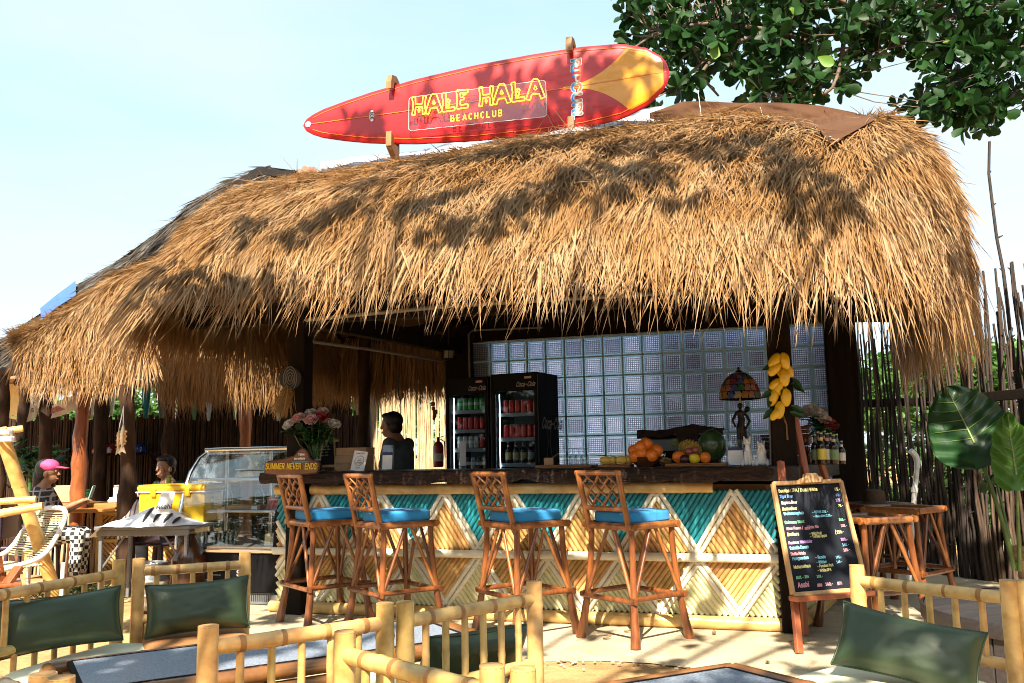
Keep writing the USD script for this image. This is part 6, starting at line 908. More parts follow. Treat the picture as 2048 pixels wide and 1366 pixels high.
cab.part('inner_floor', box(cw-0.05, 0.60, 0.01, (0, 0, 0.465)), M['steel'], smooth=False)
cab.part('emblem', tube([(-0.20+0.045*math.cos(a), -0.332, 0.24+0.045*math.sin(a)) for a in np.linspace(0, 6.3, 24)], 0.003, 4), M['script']); cab.part('emblem', tube([(-0.155, -0.332, 0.24), (-0.05, -0.332, 0.24)], 0.003, 4), M['script']); cab.part('lettering', text('Star', 0.05, (0.10, -0.331, 0.235), (1, 0, 0), (0, 0, 1), 0.001, True), M['script'], smooth=False)
def wl(x, y, z): return cab.loc + rz(BANG) @ np.array([x, y, z])
for k, (x, y, z, lab) in enumerate(((-0.34, -0.1, 0.767, 'empty clear glass bottle leftmost inside the display cabinet'), (-0.22, 0.0, 0.767, 'empty clear glass bottle second inside the display cabinet'), (0.02, 0.12, 0.767, 'empty clear glass bottle at the back of the display cabinet'))):
    t = Thing('glass_bottle', lab, 'bottle', wl(x, y, z), 0, 'clear bottles in the display cabinet'); t.part('body', lathe([(0.0, 0), (0.035, 0), (0.04, 0.01), (0.04, 0.12), (0.014, 0.18), (0.013, 0.24)], 16), M['glassware']); t.part('rim', lathe([(0.013, 0.235), (0.017, 0.24), (0.017, 0.25), (0.012, 0.25)], 14), M['glassware'])
M['red_tin'] = mat('red_tin_look', (0.40, 0.04, 0.05), (0.55, 0.30, 0.28), 0.4, 40); M['cake'] = mat('cake_look', (0.70, 0.55, 0.25), (0.62, 0.45, 0.2), 0.6, 20)
t = Thing('biscuit_tin', 'red patterned tin on the middle shelf of the display cabinet', 'tin', wl(0.30, 0.0, 0.767), BANG); t.part('tin', lathe([(0, 0), (0.10, 0), (0.105, 0.005), (0.105, 0.08)], 24), M['red_tin']); t.part('lid', lathe([(0.108, 0.078), (0.108, 0.098), (0.10, 0.102), (0, 0.102)], 24), M['red_tin'])
t = Thing('cardboard_tray', 'flat cardboard tray on the middle shelf of the display cabinet', 'box', wl(0.02, -0.08, 0.767), BANG+12); t.part('tray', rbox(0.30, 0.16, 0.04, (0, 0, 0.02), 0.003), M['kraft']); t.part('label', rbox(0.05, 0.002, 0.03, (0.1, -0.081, 0.02), 0.0005), M['paper'])
t = Thing('cake_slice', 'pale cake slice on a plate at the bottom of the display cabinet', 'cake', wl(0.30, -0.14, 0.47), BANG); t.part('plate', lathe([(0, 0), (0.07, 0.004), (0.09, 0.012), (0.085, 0.016), (0, 0.010)], 20), M['white_plastic']); t.part('slice', rbox(0.06, 0.09, 0.09, (0, 0, 0.055), 0.006), M['cake'])
t = Thing('plastic_tub', 'clear lidded box on the top shelf of the display cabinet', 'box', wl(-0.02, 0.1, 1.036), BANG); t.part('tub', rbox(0.30, 0.16, 0.07, (0, 0, 0.035), 0.01), M['glassware']); t.part('lid', rbox(0.31, 0.17, 0.015, (0, 0, 0.078), 0.005), M['white_plastic'])
for k in range(9): t = Thing('glass', 'clear tumbler standing among others at the bottom of the display cabinet', 'glass', wl(-0.40+0.085*(k % 5), -0.18+0.13*(k//5), 0.47), 0, 'tumblers at the bottom of the display cabinet'); t.part('tumbler', lathe([(0.0, 0.006), (0.028, 0.004), (0.034, 0.11), (0.031, 0.11), (0.026, 0.012), (0, 0.012)], 14), M['glassware']); t.part('foot', lathe([(0, 0), (0.028, 0), (0.028, 0.004)], 14), M['glassware'])
ft = Thing('folding_table', 'grey metal folding table under the yellow cooler', 'table', (-3.12, 7.78, 0), -6); tz = 0.66
ft.part('top', rbox(0.86, 0.55, 0.03, (0, 0, tz-0.015), 0.006), M['grey_metal'], smooth=False); ft.part('apron', rbox(0.82, 0.02, 0.05, (0, -0.255, tz-0.055), 0.004), M['grey_metal'], smooth=False)
for sx in (-1, 1):
    for sy in (-1, 1): ft.part('leg', bar((sx*0.38, sy*0.22, 0), (sx*0.38, sy*0.24, tz-0.03), 0.03, 0.03), M['grey_metal'])
    ft.part('cross_brace', bar((sx*0.38, -0.22, 0.30), (sx*0.16, -0.22, tz-0.06), 0.012, 0.018), M['grey_metal'])
M['cooler'] = flat('cooler_look', (0.74, 0.43, 0.012), 0.35); M['cooler_print'] = flat('cooler_print_look', (0.12, 0.045, 0.02), 0.5)
cl_ = Thing('cooler_box', 'yellow plastic cooler box with a dark lion emblem on the folding table', 'cooler', (-2.98, 7.93, tz), -8)
cl_.part('tub', rbox(0.62, 0.36, 0.27, (0, 0, 0.135), 0.02), M['cooler']); cl_.part('lid', rbox(0.65, 0.39, 0.06, (0, 0, 0.305), 0.02), M['cooler']); cl_.part('lid_trim', rbox(0.655, 0.395, 0.012, (0, 0, 0.272), 0.004), M['white_plastic'])
for s in (-1, 1): cl_.part('latch', rbox(0.05, 0.02, 0.07, (s*0.16, -0.198, 0.27), 0.006), M['cooler']); cl_.part('handle', rbox(0.03, 0.14, 0.04, (s*0.32, 0, 0.2), 0.01), M['cooler'])
cl_.part('lettering', text('SINGHA', 0.030, (-0.08, -0.182, 0.055), (1, 0, 0), (0, 0, 1), 0.002, True), M['cooler_print'], smooth=False)
cl_.part('lettering', strokes([[(x*0.9, y) for x, y in l] for l in ([(0, 0), (0, .7), (.2, 1), (.4, .8), (.4, 0)], [(.6, 0), (.6, .8), (.8, 1), (1, .8), (1, 0), (.7, .3)], [(1.2, .2), (1.3, 0), (1.5, .3), (1.5, 1)], [(.1, 1.3), (.5, 1.5)])], (-0.06, -0.182, 0.10), (1, 0, 0), (0, 0, 1), 0.05, 0.004, 4), M['cooler_print'])
cl_.part('emblem', strokes([[(0, 0), (.2, .3), (.1, .6), (.4, .8), (.5, 1.1), (.8, 1.0), (.7, .7), (.9, .5), (.8, .1), (.6, .3), (.4, .1), (.2, .2)], [(.5, 1.1), (.6, 1.3), (.7, 1.05)], [(.9, .5), (1.2, .7), (1.1, 1.0)]], (-0.05, -0.182, 0.165), (1, 0, 0), (0, 0, 1), 0.06, 0.006, 4), M['cooler_print'])
# white cloth with the beer sign
wc = Thing('white_cloth', 'white cloth with dark stripes heaped over the folding table, one corner hanging down', 'cloth', (-3.2, 7.6, tz), 0)
def clothw(i, j):
    x = -3.62+0.98*i; w = 0.05+0.24*math.sin(math.pi*min(1, i*0.95+0.03)); y = 7.62+(2*j-1)*w; h = 0.10*math.exp(-((i-0.58)/0.2)**2)+0.05*math.sin(math.pi*i); k = math.cos((2*j-1)*math.pi/2)**0.8
    z = tz+0.006+h*k+0.015*(meshkit.fbm(np.array([[i*7, j*6, 3]]), 3, 4)[0]-0.5); z -= max(0, 0.16-i)*0.62
    return (x, y, z)
M['white_cloth'] = mat('white_cloth_look', (0.76, 0.77, 0.82), (0.70, 0.71, 0.77), 0.8, 7, bump=0.2)
wc.wpart('cloth', grid(40, 24, clothw), M['white_cloth'])
for k in range(4): i0 = 0.55+0.075*k; wc.wpart('stripe', tube([np.array(clothw(i0+0.02*q+0.012*math.sin(k), 0.05+0.30*q))+np.array([0, -0.006, 0.006]) for q in np.linspace(0, 1, 6)], [0.004, 0.011, 0.014, 0.013, 0.012, 0.004], 5), M['ink'])
sgq = Thing('paper_sign', 'white paper sign with a handwritten beer name propped on the white cloth', 'sign', P(326, 1030, 7.5), 0)
sa = [P(311, 1028, 7.27), P(339, 1028, 7.28), P(351, 984, 7.34), P(322, 986, 7.33)]; sgq.wpart('sheet', (np.array(sa+[q+np.array([0, .004, 0]) for q in sa]), np.array([[0, 1, 2], [0, 2, 3], [4, 6, 5], [4, 7, 6], [0, 5, 1], [0, 4, 5], [1, 6, 2], [1, 5, 6], [2, 7, 3], [2, 6, 7], [3, 4, 0], [3, 7, 4]])), M['paper'], smooth=False)
sgq.wpart('lettering', text('Asahi', 0.040, P(311.5, 1018, 7.255), sa[1]-sa[0], sa[3]-sa[0], 0.001, True, stretch=0.85), M['ink'], smooth=False)
def keg(p, label, grp): t = Thing('beer_keg', label, 'keg', p, 0, grp); t.part('barrel', lathe([(0, 0), (0.13, 0), (0.145, 0.02), (0.14, 0.05), (0.14, 0.10), (0.149, 0.11), (0.149, 0.125), (0.14, 0.135), (0.14, 0.21), (0.149, 0.22), (0.149, 0.235), (0.14, 0.245), (0.138, 0.30), (0.12, 0.33), (0.02, 0.34), (0, 0.34)], 26), M['steel']); t.part('rim', lathe([(0.128, 0.30), (0.134, 0.31), (0.134, 0.37), (0.126, 0.375), (0.124, 0.31)], 26), M['steel']); t.part('valve', lathe([(0, 0.34), (0.028, 0.34), (0.028, 0.37), (0, 0.372)], 12), M['steel'])
keg((-3.02, 7.42, 0), 'steel beer keg standing under the front edge of the folding table', None); keg((-2.72, 7.95, 0), 'steel beer keg further back beside the display cabinet', None)
M['brown_glass'] = flat('brown_jar_look', (0.05, 0.02, 0.008), 0.2, coat=0.5); t = Thing('demijohn', 'large brown jar under the folding table beside the cabinet', 'jar', (-2.78, 7.62, 0.0), 0); t.part('jar', lathe([(0, 0), (0.13, 0), (0.15, 0.05), (0.15, 0.38), (0.08, 0.5), (0.05, 0.56), (0.055, 0.58), (0, 0.58)], 20), M['brown_glass']); t.part('stopper', lathe([(0, 0.58), (0.045, 0.58), (0.04, 0.61), (0, 0.615)], 12), M['bamboo_end'])
# plastic chair with a striped cushion
M['plum_plastic'] = flat('plum_plastic_look', (0.035, 0.022, 0.04), 0.4); M['stripe_cloth'] = usdkit.material(stage, '/World/Looks/striped_cloth_look', {'tc': ('texture_coordinate', {}), 'w': ('wave_texture', {'bands_direction': 'x', 'scale': 9.0}), 'rp': ('rgb_ramp', {'ramp': [(0.3, (0.10, 0.11, 0.18)), (0.45, (0.55, 0.52, 0.50)), (0.7, (0.48, 0.36, 0.33))]}), 'p': ('principled_bsdf', {'roughness': 0.8})}, [('tc.object', 'w.vector'), ('w.fac', 'rp.fac'), ('rp.color', 'p.base_color')], surface='p.BSDF')
pc = Thing('plastic_chair', 'dark plastic chair behind the folding table', 'chair', (-3.42, 8.55, 0), 160)
for sx in (-1, 1):
    for sy in (-1, 1): pc.part('leg', tube([(sx*0.22, sy*0.2, 0), (sx*0.19, sy*0.18, 0.42)], [0.022, 0.026], 6), M['plum_plastic'])
    pc.part('arm', tube([(sx*0.22, -0.2, 0.42), (sx*0.25, -0.2, 0.62), (sx*0.25, 0.18, 0.64)], 0.02, 6), M['plum_plastic'])
pc.part('seat', rbox(0.46, 0.44, 0.03, (0, 0, 0.43), 0.012), M['plum_plastic']); pc.part('backrest', rbox(0.44, 0.03, 0.42, (0, 0.23, 0.66), 0.012), M['plum_plastic'])
single('striped_cushion', 'striped cushion on the dark plastic chair beside the log post', 'cushion', xf(pillow(0.2, 0.2, 0.07, 8), rz(20) @ rot((1, 0, 0), -0.3), P(283, 1035, 8.3)), M['stripe_cloth'])
# ---------------------------------------------------------------- the left lean-to: posts, reed wall, desk, hanging things
for px, y0, y1, Y, r0, r1, m, sd in ((10, 742, 0, 9.7, 0.062, 0.055, 'log', 1), (52, 752, 0, 10.8, 0.07, 0.06, 'log', 2), (95, 742, 0, 10.2, 0.075, 0.065, 'log', 3), (168, 735, 0, 9.46, 0.082, 0.07, 'log_red', 4), (256, 770, 0, 8.27, 0.078, 0.062, 'log', 5), (493, 780, 0, 11.6, 0.08, 0.07, 'log_red', 6), (205, 770, 0, 11.8, 0.09, 0.08, 'log', 7), (340, 780, 0, 11.9, 0.08, 0.07, 'log', 8)):
    top = P(px, y0, Y); shack.wpart('log_post', log((top[0]+(0.03 if px == 256 else 0), Y, -0.02), top, r0, r1, sd, 12, 16, 0.022), M[m])
shack.wpart('beam', log(P(5, 745, 9.7), P(300, 735, 8.4), 0.05, 0.05, 11), M['log']); shack.wpart('beam', log(P(30, 765, 12.2), P(600, 775, 12.2), 0.05, 0.05, 12), M['log'])
shack.wpart('back_roof', sheet_mesh(sheet([P(-30, 700, 11.4), P(200, 610, 10.9), P(420, 500, 10.4)], [P(-30, 742, 13.4), P(260, 742, 13.4), P(560, 742, 13.4)]), 16, 5, 0.05), M['thatch_core'])
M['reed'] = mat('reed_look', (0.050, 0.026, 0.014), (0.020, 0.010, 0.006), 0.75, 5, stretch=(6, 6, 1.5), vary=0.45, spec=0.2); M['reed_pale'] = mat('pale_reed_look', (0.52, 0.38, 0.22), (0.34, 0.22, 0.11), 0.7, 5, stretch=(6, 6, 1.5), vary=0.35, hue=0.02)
rw = Thing('reed_wall', 'dark wall of thin upright reeds at the back of the lean-to', 'reed wall', (-5.0, 12.4, 0), 0); x = -7.3
while x < -2.12: h = 1.84+rnd.gauss(0, 0.025); rw.wpart('reed', tube([(x, 12.4+rnd.gauss(0, .012), 0), (x+rnd.gauss(0, .006), 12.4+rnd.gauss(0, .01), h*0.5), (x+rnd.gauss(0, .008), 12.4, h)], 0.0155, 6), M['reed']); x += 0.0325
rw.wpart('rear_reeds', join(*[tube([(xx, 12.47, 0), (xx+0.01, 12.46, 0.95), (xx, 12.47, 1.80)], 0.017, 5) for xx in np.arange(-7.3, -2.1, 0.03)]), M['reed'], kind='stuff')
shack.wpart('rear_boarding', box(2.6, 0.05, 2.7, (-3.75, 13.2, 1.35)), M['dark'], smooth=False)
for z in (0.4, 1.0, 1.6): rw.wpart('rail', tube([(-7.3, 12.43, z), (-2.3, 12.43, z)], 0.02, 6), M['log'])
rf = Thing('reed_screen', 'sunlit screen of pale reeds behind the worker', 'reed screen', (-1.4, 12.75, 0), 0); x = -2.3
while x < -0.2: h = 2.4+rnd.gauss(0, 0.06); rf.wpart('reed', tube([(x, 12.75+rnd.gauss(0, .03), 0), (x+rnd.gauss(0, .02), 12.75, h*0.5), (x+rnd.gauss(0, .02), 12.75+rnd.gauss(0, .02), h)], 0.012, 5), M['reed_pale']); x += 0.0125
rf.wpart('rail', tube([(-2.3, 12.79, 1.2), (-0.2, 12.79, 1.2)], 0.025, 6), M['log'])
# hanging surfboards
for px, Y, w, tip, c, lab in ((291, 12.0, 0.30, 836, (0.05, 0.30, 0.32), 'teal surfboard hanging tail down above the reed wall'), (323, 12.05, 0.34, 836, (0.22, 0.34, 0.32), 'pale grey green surfboard hanging next to the teal one'), (388, 12.1, 0.26, 840, (0.10, 0.24, 0.10), 'green surfboard hanging above the middle of the reed wall'), (417, 12.0, 0.26, 842, (0.45, 0.46, 0.44), 'off white surfboard hanging right of the green one'), (470, 12.1, 0.26, 840, (0.16, 0.18, 0.06), 'olive surfboard hanging beside the reddish rear post'), (556, 12.0, 0.3, 842, (0.18, 0.20, 0.19), 'grey surfboard hanging near the bar post'), (183, 12.3, 0.26, 836, (0.62, 0.50, 0.24), 'cream surfboard hanging behind the lettered banner'), (222, 12.2, 0.26, 832, (0.60, 0.52, 0.18), 'yellowish surfboard hanging between two dark logs'), (150, 12.2, 0.3, 800, (0.14, 0.15, 0.06), 'dark olive surfboard hanging at the left above the banner'), (82, 12.0, 0.24, 838, (0.62, 0.48, 0.2), 'cream surfboard hanging behind the narrow left banner')):
    t = Thing('hanging_surfboard', lab, 'surfboard', P(px, tip, Y), 0, 'surfboards hung in the lean-to'); m_ = flat('board_'+lab.replace(' ', '_')[:24]+'_look', c, 0.35)
    wd = [(0, 0.36), (0.06, 0.55), (0.2, 0.8), (0.45, 1.0), (0.6, 0.98), (0.75, 0.8), (0.86, 0.5), (0.9, 0.05)]; t.part('board', join(tube([(0, 0, q) for q, _ in wd], [w/2*k for _, k in wd], 14, squash=0.16)), m_); t.part('fin', prism([(0, 0.12), (0.0, 0.30), (0.09, 0.16), (0.10, 0.12)], 0.01, (0.005, -0.02, 0), (0, -1, 0), (0, 0, 1)), M['black'], smooth=False)
# banners
M['canvas'] = mat('canvas_look', (0.52, 0.44, 0.34), (0.44, 0.36, 0.27), 0.85, 12, thin=0.3); M['red_ink'] = flat('red_ink_look', (0.28, 0.03, 0.03), 0.7)
def banner(label, q, Y, words, m, hh):
    c = [P(x, y, Yk) for (x, y), Yk in zip(q, Y)]; t = Thing('banner', label, 'banner', c[3], 0); f = lambda i, j: (c[3]*(1-i)+c[2]*i)*(1-j)+(c[0]*(1-i)+c[1]*i)*j+np.array([0, 0.03*math.sin(i*5+j*3), 0.015*math.sin(i*math.pi)*(1-2*j)*0]); t.wpart('cloth', grid(16, 6, f), M['canvas']); r_, u_ = nrm(c[2]-c[3]), nrm(c[0]-c[3])
    for s_, i, j, st in words: t.wpart('lettering', text(s_, hh, np.array(f(i, j))+np.array([0, -0.04, 0]), r_, u_, 0.002, True, stretch=st), m, smooth=False)
    for a in (c[0], c[1]): t.wpart('tie', tube([a, a+np.array([0, 0.05, 0.14])], 0.004, 4), M['cable'])
banner('cream banner with red lettering tied between two log posts', [(103, 812), (158, 784), (158, 819), (101, 837)], (9.9, 9.38, 9.38, 9.9), [('REGISTER·REGISTER·REGISTER', 0.02, 0.34, 0.40)], M['red_ink'], 0.062)
banner('narrow cream banner hanging at the far left of the lean-to', [(62, 777), (88, 770), (75, 834), (53, 844)], (10.1, 10.1, 10.1, 10.1), [('SUR', 0.25, 0.62, 0.7), ('F', 0.62, 0.40, 0.8), ('RE', 0.3, 0.22, 0.7)], M['ink'], 0.05)
# desk with slatted front, people and clutter
dk = Thing('bamboo_desk', 'low desk with a diagonal bamboo front and orange wooden top inside the lean-to', 'desk', (-4.4, 9.75, 0), 0)
M['desk_top'] = mat('desk_top_look', (0.38, 0.16, 0.04), (0.24, 0.09, 0.02), 0.4, 5, stretch=(1, 5, 5))
dk.wpart('top', rbox(1.95, 0.55, 0.05, (-4.32, 9.85, 0.735), 0.01), M['desk_top'], smooth=False); dk.wpart('top_ledge', rbox(0.5, 0.3, 0.04, (-4.55, 9.42, 0.70), 0.01), M['desk_top'], smooth=False)
dk.wpart('rail', tube([(-4.50, 9.62, 0.66), (-3.35, 9.62, 0.66)], 0.035, 8), M['bamboo_pale']); dk.wpart('rail', tube([(-4.50, 9.62, 0.36), (-3.35, 9.62, 0.36)], 0.022, 8), M['bamboo_pale']); dk.wpart('back_board', box(1.9, 0.02, 0.7, (-4.3, 9.68, 0.36)), M['dark'], smooth=False)
pgd = [Polygon([(-4.48, 0.38), (-3.35, 0.38), (-3.35, 0.64), (-4.48, 0.64)]), Polygon([(-4.48, 0.03), (-3.35, 0.03), (-3.35, 0.34), (-4.48, 0.34)])]
for pg, s in ((pgd[0], 1), (pgd[1], -1)):
    for k in range(-12, 34):
        g = LineString([(-4.6+0.052*k-0.5, 0.2-0.5*s+0.1), (-4.6+0.052*k+0.5, 0.2+0.5*s+0.1)]).intersection(pg)
        if not g.is_empty and g.geom_type == 'LineString' and g.length > 0.05: e = np.array(g.coords); dk.wpart('slat', tube([(e[0][0], 9.635, e[0][1]), (e[1][0], 9.635, e[1][1])], 0.0175, 6), M['tan_slat'])
for k in range(22): x = -5.22+0.033*k; dk.wpart('slat', tube([(x+rnd.uniform(-.02, .02), 9.6, 0.02), (x+rnd.uniform(-.03, .03), 9.62, 0.68)], 0.014, 6), M['reed_pale'])
for x, z0 in ((-5.25, 0), (-4.49, 0), (-3.34, 0)): dk.wpart('leg', tube([(x, 9.62, 0), (x, 9.62, 0.72)], 0.035, 8), M['bamboo_pale'])
def helmet(p, c, label, r=0.13): t = Thing('helmet', label, 'helmet', p, rnd.uniform(0, 360)); v, f = sph((0, 0, 0), (r, r*1.15, r), 3); k = v[:, 2] > -0.03; v[:, 2] = np.maximum(v[:, 2], -0.03-0.0*v[:, 2]); t.part('shell', (v+[0, 0, 0.03], f), flat(f'helmet_{label[:5]}_look', c, 0.15, coat=0.6)); t.part('rim', tube([(r*math.cos(a), r*1.15*math.sin(a), 0.004) for a in np.linspace(0, 6.3, 24)], 0.008, 5), M['black'])
sh = Thing('wall_shelf', 'dark shelf fixed on the reed wall', 'shelf', (-5.6, 12.2, 1.30), 0); sh.part('board', rbox(1.5, 0.24, 0.03, (0, 0, 0), 0.005), M['dark']); [sh.part('support', bar((s*0.6, 0.08, -0.2), (s*0.6, -0.05, -0.02), 0.03, 0.03), M['dark']) for s in (-1, 1)]
helmet(P(207, 898, 12.15)*[1, 1, 0]+[0, 0, 1.315], (0.22, 0.012, 0.012), 'red helmet on the wall shelf'); helmet(P(234, 898, 12.15)*[1, 1, 0]+[0, 0, 1.315], (0.10, 0.01, 0.01), 'maroon helmet next to the red one on the wall shelf'); helmet(P(272, 898, 12.15)*[1, 1, 0]+[0, 0, 1.315], (0.012, 0.03, 0.18), 'blue helmet on the wall shelf right of the log post')
helmet((-4.15, 9.85, 0.762), (0.008, 0.008, 0.009), 'glossy black helmet on the bamboo desk', 0.16)
def small(name, cat, label, p, m, w, d, h): t = Thing(name, label, cat, p, rnd.uniform(-20, 20)); t.part('body', rbox(w, d, h, (0, 0, h/2), 0.012), M[m] if isinstance(m, str) else m); t.part('lid', rbox(w*0.8, d*0.8, 0.02, (0, 0, h+0.01), 0.004), M[m] if isinstance(m, str) else m)
GRN = flat('green_plastic_look', (0.02, 0.25, 0.07), 0.35); PNK = flat('pink_plastic_look', (0.55, 0.14, 0.16), 0.4); YG = flat('lime_plastic_look', (0.30, 0.34, 0.05), 0.5)
small('plastic_cup', 'cup', 'green plastic cup left of the red log post on the desk', (-4.75, 9.8, 0.762), GRN, 0.09, 0.09, 0.12); small('plastic_cup', 'cup', 'green plastic cup right of the red log post on the desk', (-4.42, 9.9, 0.762), GRN, 0.09, 0.09, 0.14); small('pump_bottle', 'bottle', 'white pump bottle on the desk beside the black helmet', (-4.36, 9.7, 0.762), 'white_plastic', 0.06, 0.05, 0.17); small('pink_box', 'box', 'pink box at the right end of the desk', (-3.66, 9.7, 0.762), PNK, 0.11, 0.1, 0.10); small('lime_bag', 'bag', 'lime green bag lying on the desk behind the pink box', (-3.85, 9.95, 0.762), YG, 0.26, 0.14, 0.10); small('carton', 'box', 'brown carton on the desk in front of the seated woman', (-5.0, 9.95, 0.762), 'kraft', 0.30, 0.2, 0.17); small('tissue_pack', 'box', 'small white pack on the desk beside the red log post', (-4.35, 9.66, 0.762), 'paper', 0.14, 0.08, 0.04); small('spray_bottle', 'bottle', 'lime topped bottle behind the yellow cooler', P(338, 968, 8.9)*[1, 1, 0]+[0, 0, 0.9], YG, 0.05, 0.05, 0.14)
# wooden fish on the log post
M['fish'] = mat('pale_wood_look', (0.52, 0.40, 0.27), (0.42, 0.31, 0.19), 0.6, 14)
for px, py, L_, lab in ((245.5, 878, 0.27, 'larger pale carved wooden fish hanging on the log post'), (237, 884, 0.24, 'slimmer pale carved wooden fish hanging left of the larger one')):
    q = P(px, py, 8.12); t = Thing('wooden_fish', lab, 'ornament', q-[0, 0, L_/2], 8, 'carved wooden fish'); w = 0.045 if px > 240 else 0.028
    t.part('body', tube([(0, 0, z) for z in np.linspace(0.06, L_, 8)], [w*0.35, w*0.7, w*0.95, w*1.0, w*0.95, w*0.8, w*0.55, w*0.2], 10, squash=0.5), M['fish']); t.part('tail', prism([(-0.01, 0.075), (0.01, 0.075), (w*0.75, -0.0), (0, 0.02), (-w*0.75, 0.0)], 0.012, (0, 0.005, 0), (1, 0, 0), (0, 0, 1)), M['fish'], smooth=False)
    for r_ in range(6):
        for c_ in range(3): t.part('scale', sph(((c_-1)*w*0.5+(r_ % 2)*w*0.2, -w*0.42, 0.09+r_*0.022), (w*0.26, 0.006, 0.012), 1), M['bamboo_end'])
    t.part('cord', tube([(0, 0, L_), P(248, 812, 8.15)-(q-[0, 0, L_/2])], 0.004, 4), M['paper'])
# ---------------------------------------------------------------- people
SKIN = mat('skin_look', (0.30, 0.15, 0.085), (0.25, 0.12, 0.065), 0.5, 9); M['lip'] = flat('lip_look', (0.20, 0.07, 0.05), 0.5); HAIR = flat('hair_look', (0.010, 0.008, 0.007), 0.5)
def person(label, loc, yaw, J, shirt, pants, shoes, cap=None, hair_long=False, turn=0.0):
    """J: joints in the person's frame (facing +y, x to the right)."""
    t = Thing('person', label, 'person', loc, yaw); V = {k: np.array(v, float) for k, v in J.items()}; hd = V['head']; Rh = rz(turn); hx = lambda *q: hd + Rh @ np.array(q)
    P_ = [(V['pelvis'], (.155, .11, .12), V['waist'], (.135, .10, .10)), (V['waist'], (.135, .10, .10), V['chest'], (.165, .115, .12)), (V['chest'], (.15, .10, .10), V['neck'], (.07, .065, .05)), (V['neck'], .052, hx(0, -0.01, -0.06), .055), (hx(0, -.012, .03), (.076, .092, .095)), (hx(0, .02, -.05), (.052, .060, .055)), (hx(0, .088, -.012), (.012, .018, .016), hx(0, .08, .02), .010), (hx(0, .082, -.058), (.024, .010, .008)), (hx(.078, -.01, -.01), (.012, .02, .03)), (hx(-.078, -.01, -.01), (.012, .02, .03))]
    for s in 'lr':
        P_ += [(V['sh'+s], .055, V['el'+s], .040), (V['el'+s], .040, V['wr'+s], .028), (V['hip'+s], .085, V['kn'+s], .056), (V['kn'+s], .054, V['an'+s], .036), (V['an'+s]+[0, -.03, -.03], .036, V['an'+s]+[0, .13, -.045], .028)]
    body = blobs(P_, 0.022, 6); hands = []
    for s, sg in (('l', -1), ('r', 1)):
        w = V['wr'+s]; d = nrm(w-V['el'+s]); sx_ = nrm(np.cross(d, [0, 0, 1.0]) if abs(d[2]) < 0.9 else [1, 0, 0]); pz = nrm(np.cross(sx_, d)); hb = [(w, (.024,)*3, w+d*0.075, (.032, .026, .026))]
        for k in range(4): b = w+d*0.085+sx_*(0.021*(k-1.5)); L_ = (.068, .078, .073, .056)[k]; m_ = b+d*L_*0.5-pz*0.006; hb += [(b, .0095, m_, .0085), (m_, .0085, m_+d*L_*0.32-pz*L_*0.38, .0075)]
        tb_ = w+d*0.03-sx_*sg*0.024; hb += [(tb_, .012, tb_+d*0.035-sx_*sg*0.022, .010), (tb_+d*0.035-sx_*sg*0.022, .010, tb_+d*0.062-sx_*sg*0.02, .008)]
        hands.append(blobs(hb, 0.008, 3))
    t.part('body', join(body, *hands), SKIN)
    cl = [(V['pelvis'], (.168, .122, .10), V['waist'], (.150, .115, .10)), (V['waist'], (.150, .115, .10), V['chest'], (.182, .130, .125)), (V['chest'], (.165, .115, .10), V['neck']-[0, 0, .035], (.085, .075, .04))]
    for s in 'lr': cl += [(V['chest']*0.3+V['sh'+s]*0.7, .07, V['sh'+s], .060), (V['sh'+s], .060, V['sh'+s]*0.25+V['el'+s]*0.75, .052)]
    t.part('shirt', blobs(cl, 0.022, 6), shirt); pn = [(V['pelvis'], (.172, .126, .115))]
    for s in 'lr': pn += [(V['hip'+s], .098, V['kn'+s], .070), (V['kn'+s], .070, V['an'+s]+[0, 0, .06], .055)]
    t.part('trousers', blobs(pn, 0.025, 5), pants)
    for s in 'lr': t.part('shoe', blobs([(V['an'+s]+[0, -.04, -.035], .042, V['an'+s]+[0, .14, -.05], .034)], 0.02, 3), shoes)
    hb = [(hx(0, -.035, .055), (.088, .095, .088)), (hx(0, -.06, -.01), (.078, .06, .07))]; hb += [(hx(0, -.085, -.02), .06, hx(0, -.10, -.16), .045)] if hair_long else [(hx(0, .03, .098), (.07, .05, .03))]
    t.part('hair', blobs(hb, 0.016, 4), HAIR)
    for s in (-1, 1): t.part('eye', sph(hx(s*.028, .0715, .018), (.012, .006, .006), 1), M['paper']); t.part('iris', sph(hx(s*.028, .0755, .018), .0045, 1), HAIR)
    t.part('mouth', sph(hx(0, .085, -.058), (.018, .005, .004), 1), M['lip'])
    if cap: cp = t.part('cap', xf(blobs([(np.array((0, -.012, .065)), (.094, .108, .075))], 0.016, 3), Rh, hd), cap); t.part('peak', xf(blobs([((0, .09, .055), (.07, .03, .010), (0, .155, .045), (.055, .03, .008))], 0.012, 3), Rh, hd), cap)
    return t
PL = usdkit.material(stage, '/World/Looks/plaid_look', {'tc': ('texture_coordinate', {}), 'b': ('brick_texture', {'offset': 0.0, 'scale': 1.0, 'brick_width': 0.055, 'row_height': 0.055, 'mortar_size': 0.006, 'color1': (0.02, 0.02, 0.022), 'color2': (0.035, 0.03, 0.04), 'mortar': (0.35, 0.33, 0.33)}), 'sx': ('separate_xyz', {}), 'cx': ('combine_xyz', {}), 'p': ('principled_bsdf', {'roughness': 0.8})}, [('tc.object', 'sx.vector'), ('sx.y', 'cx.x'), ('sx.z', 'cx.y'), ('cx.vector', 'b.vector'), ('b.color', 'p.base_color')], surface='p.BSDF')
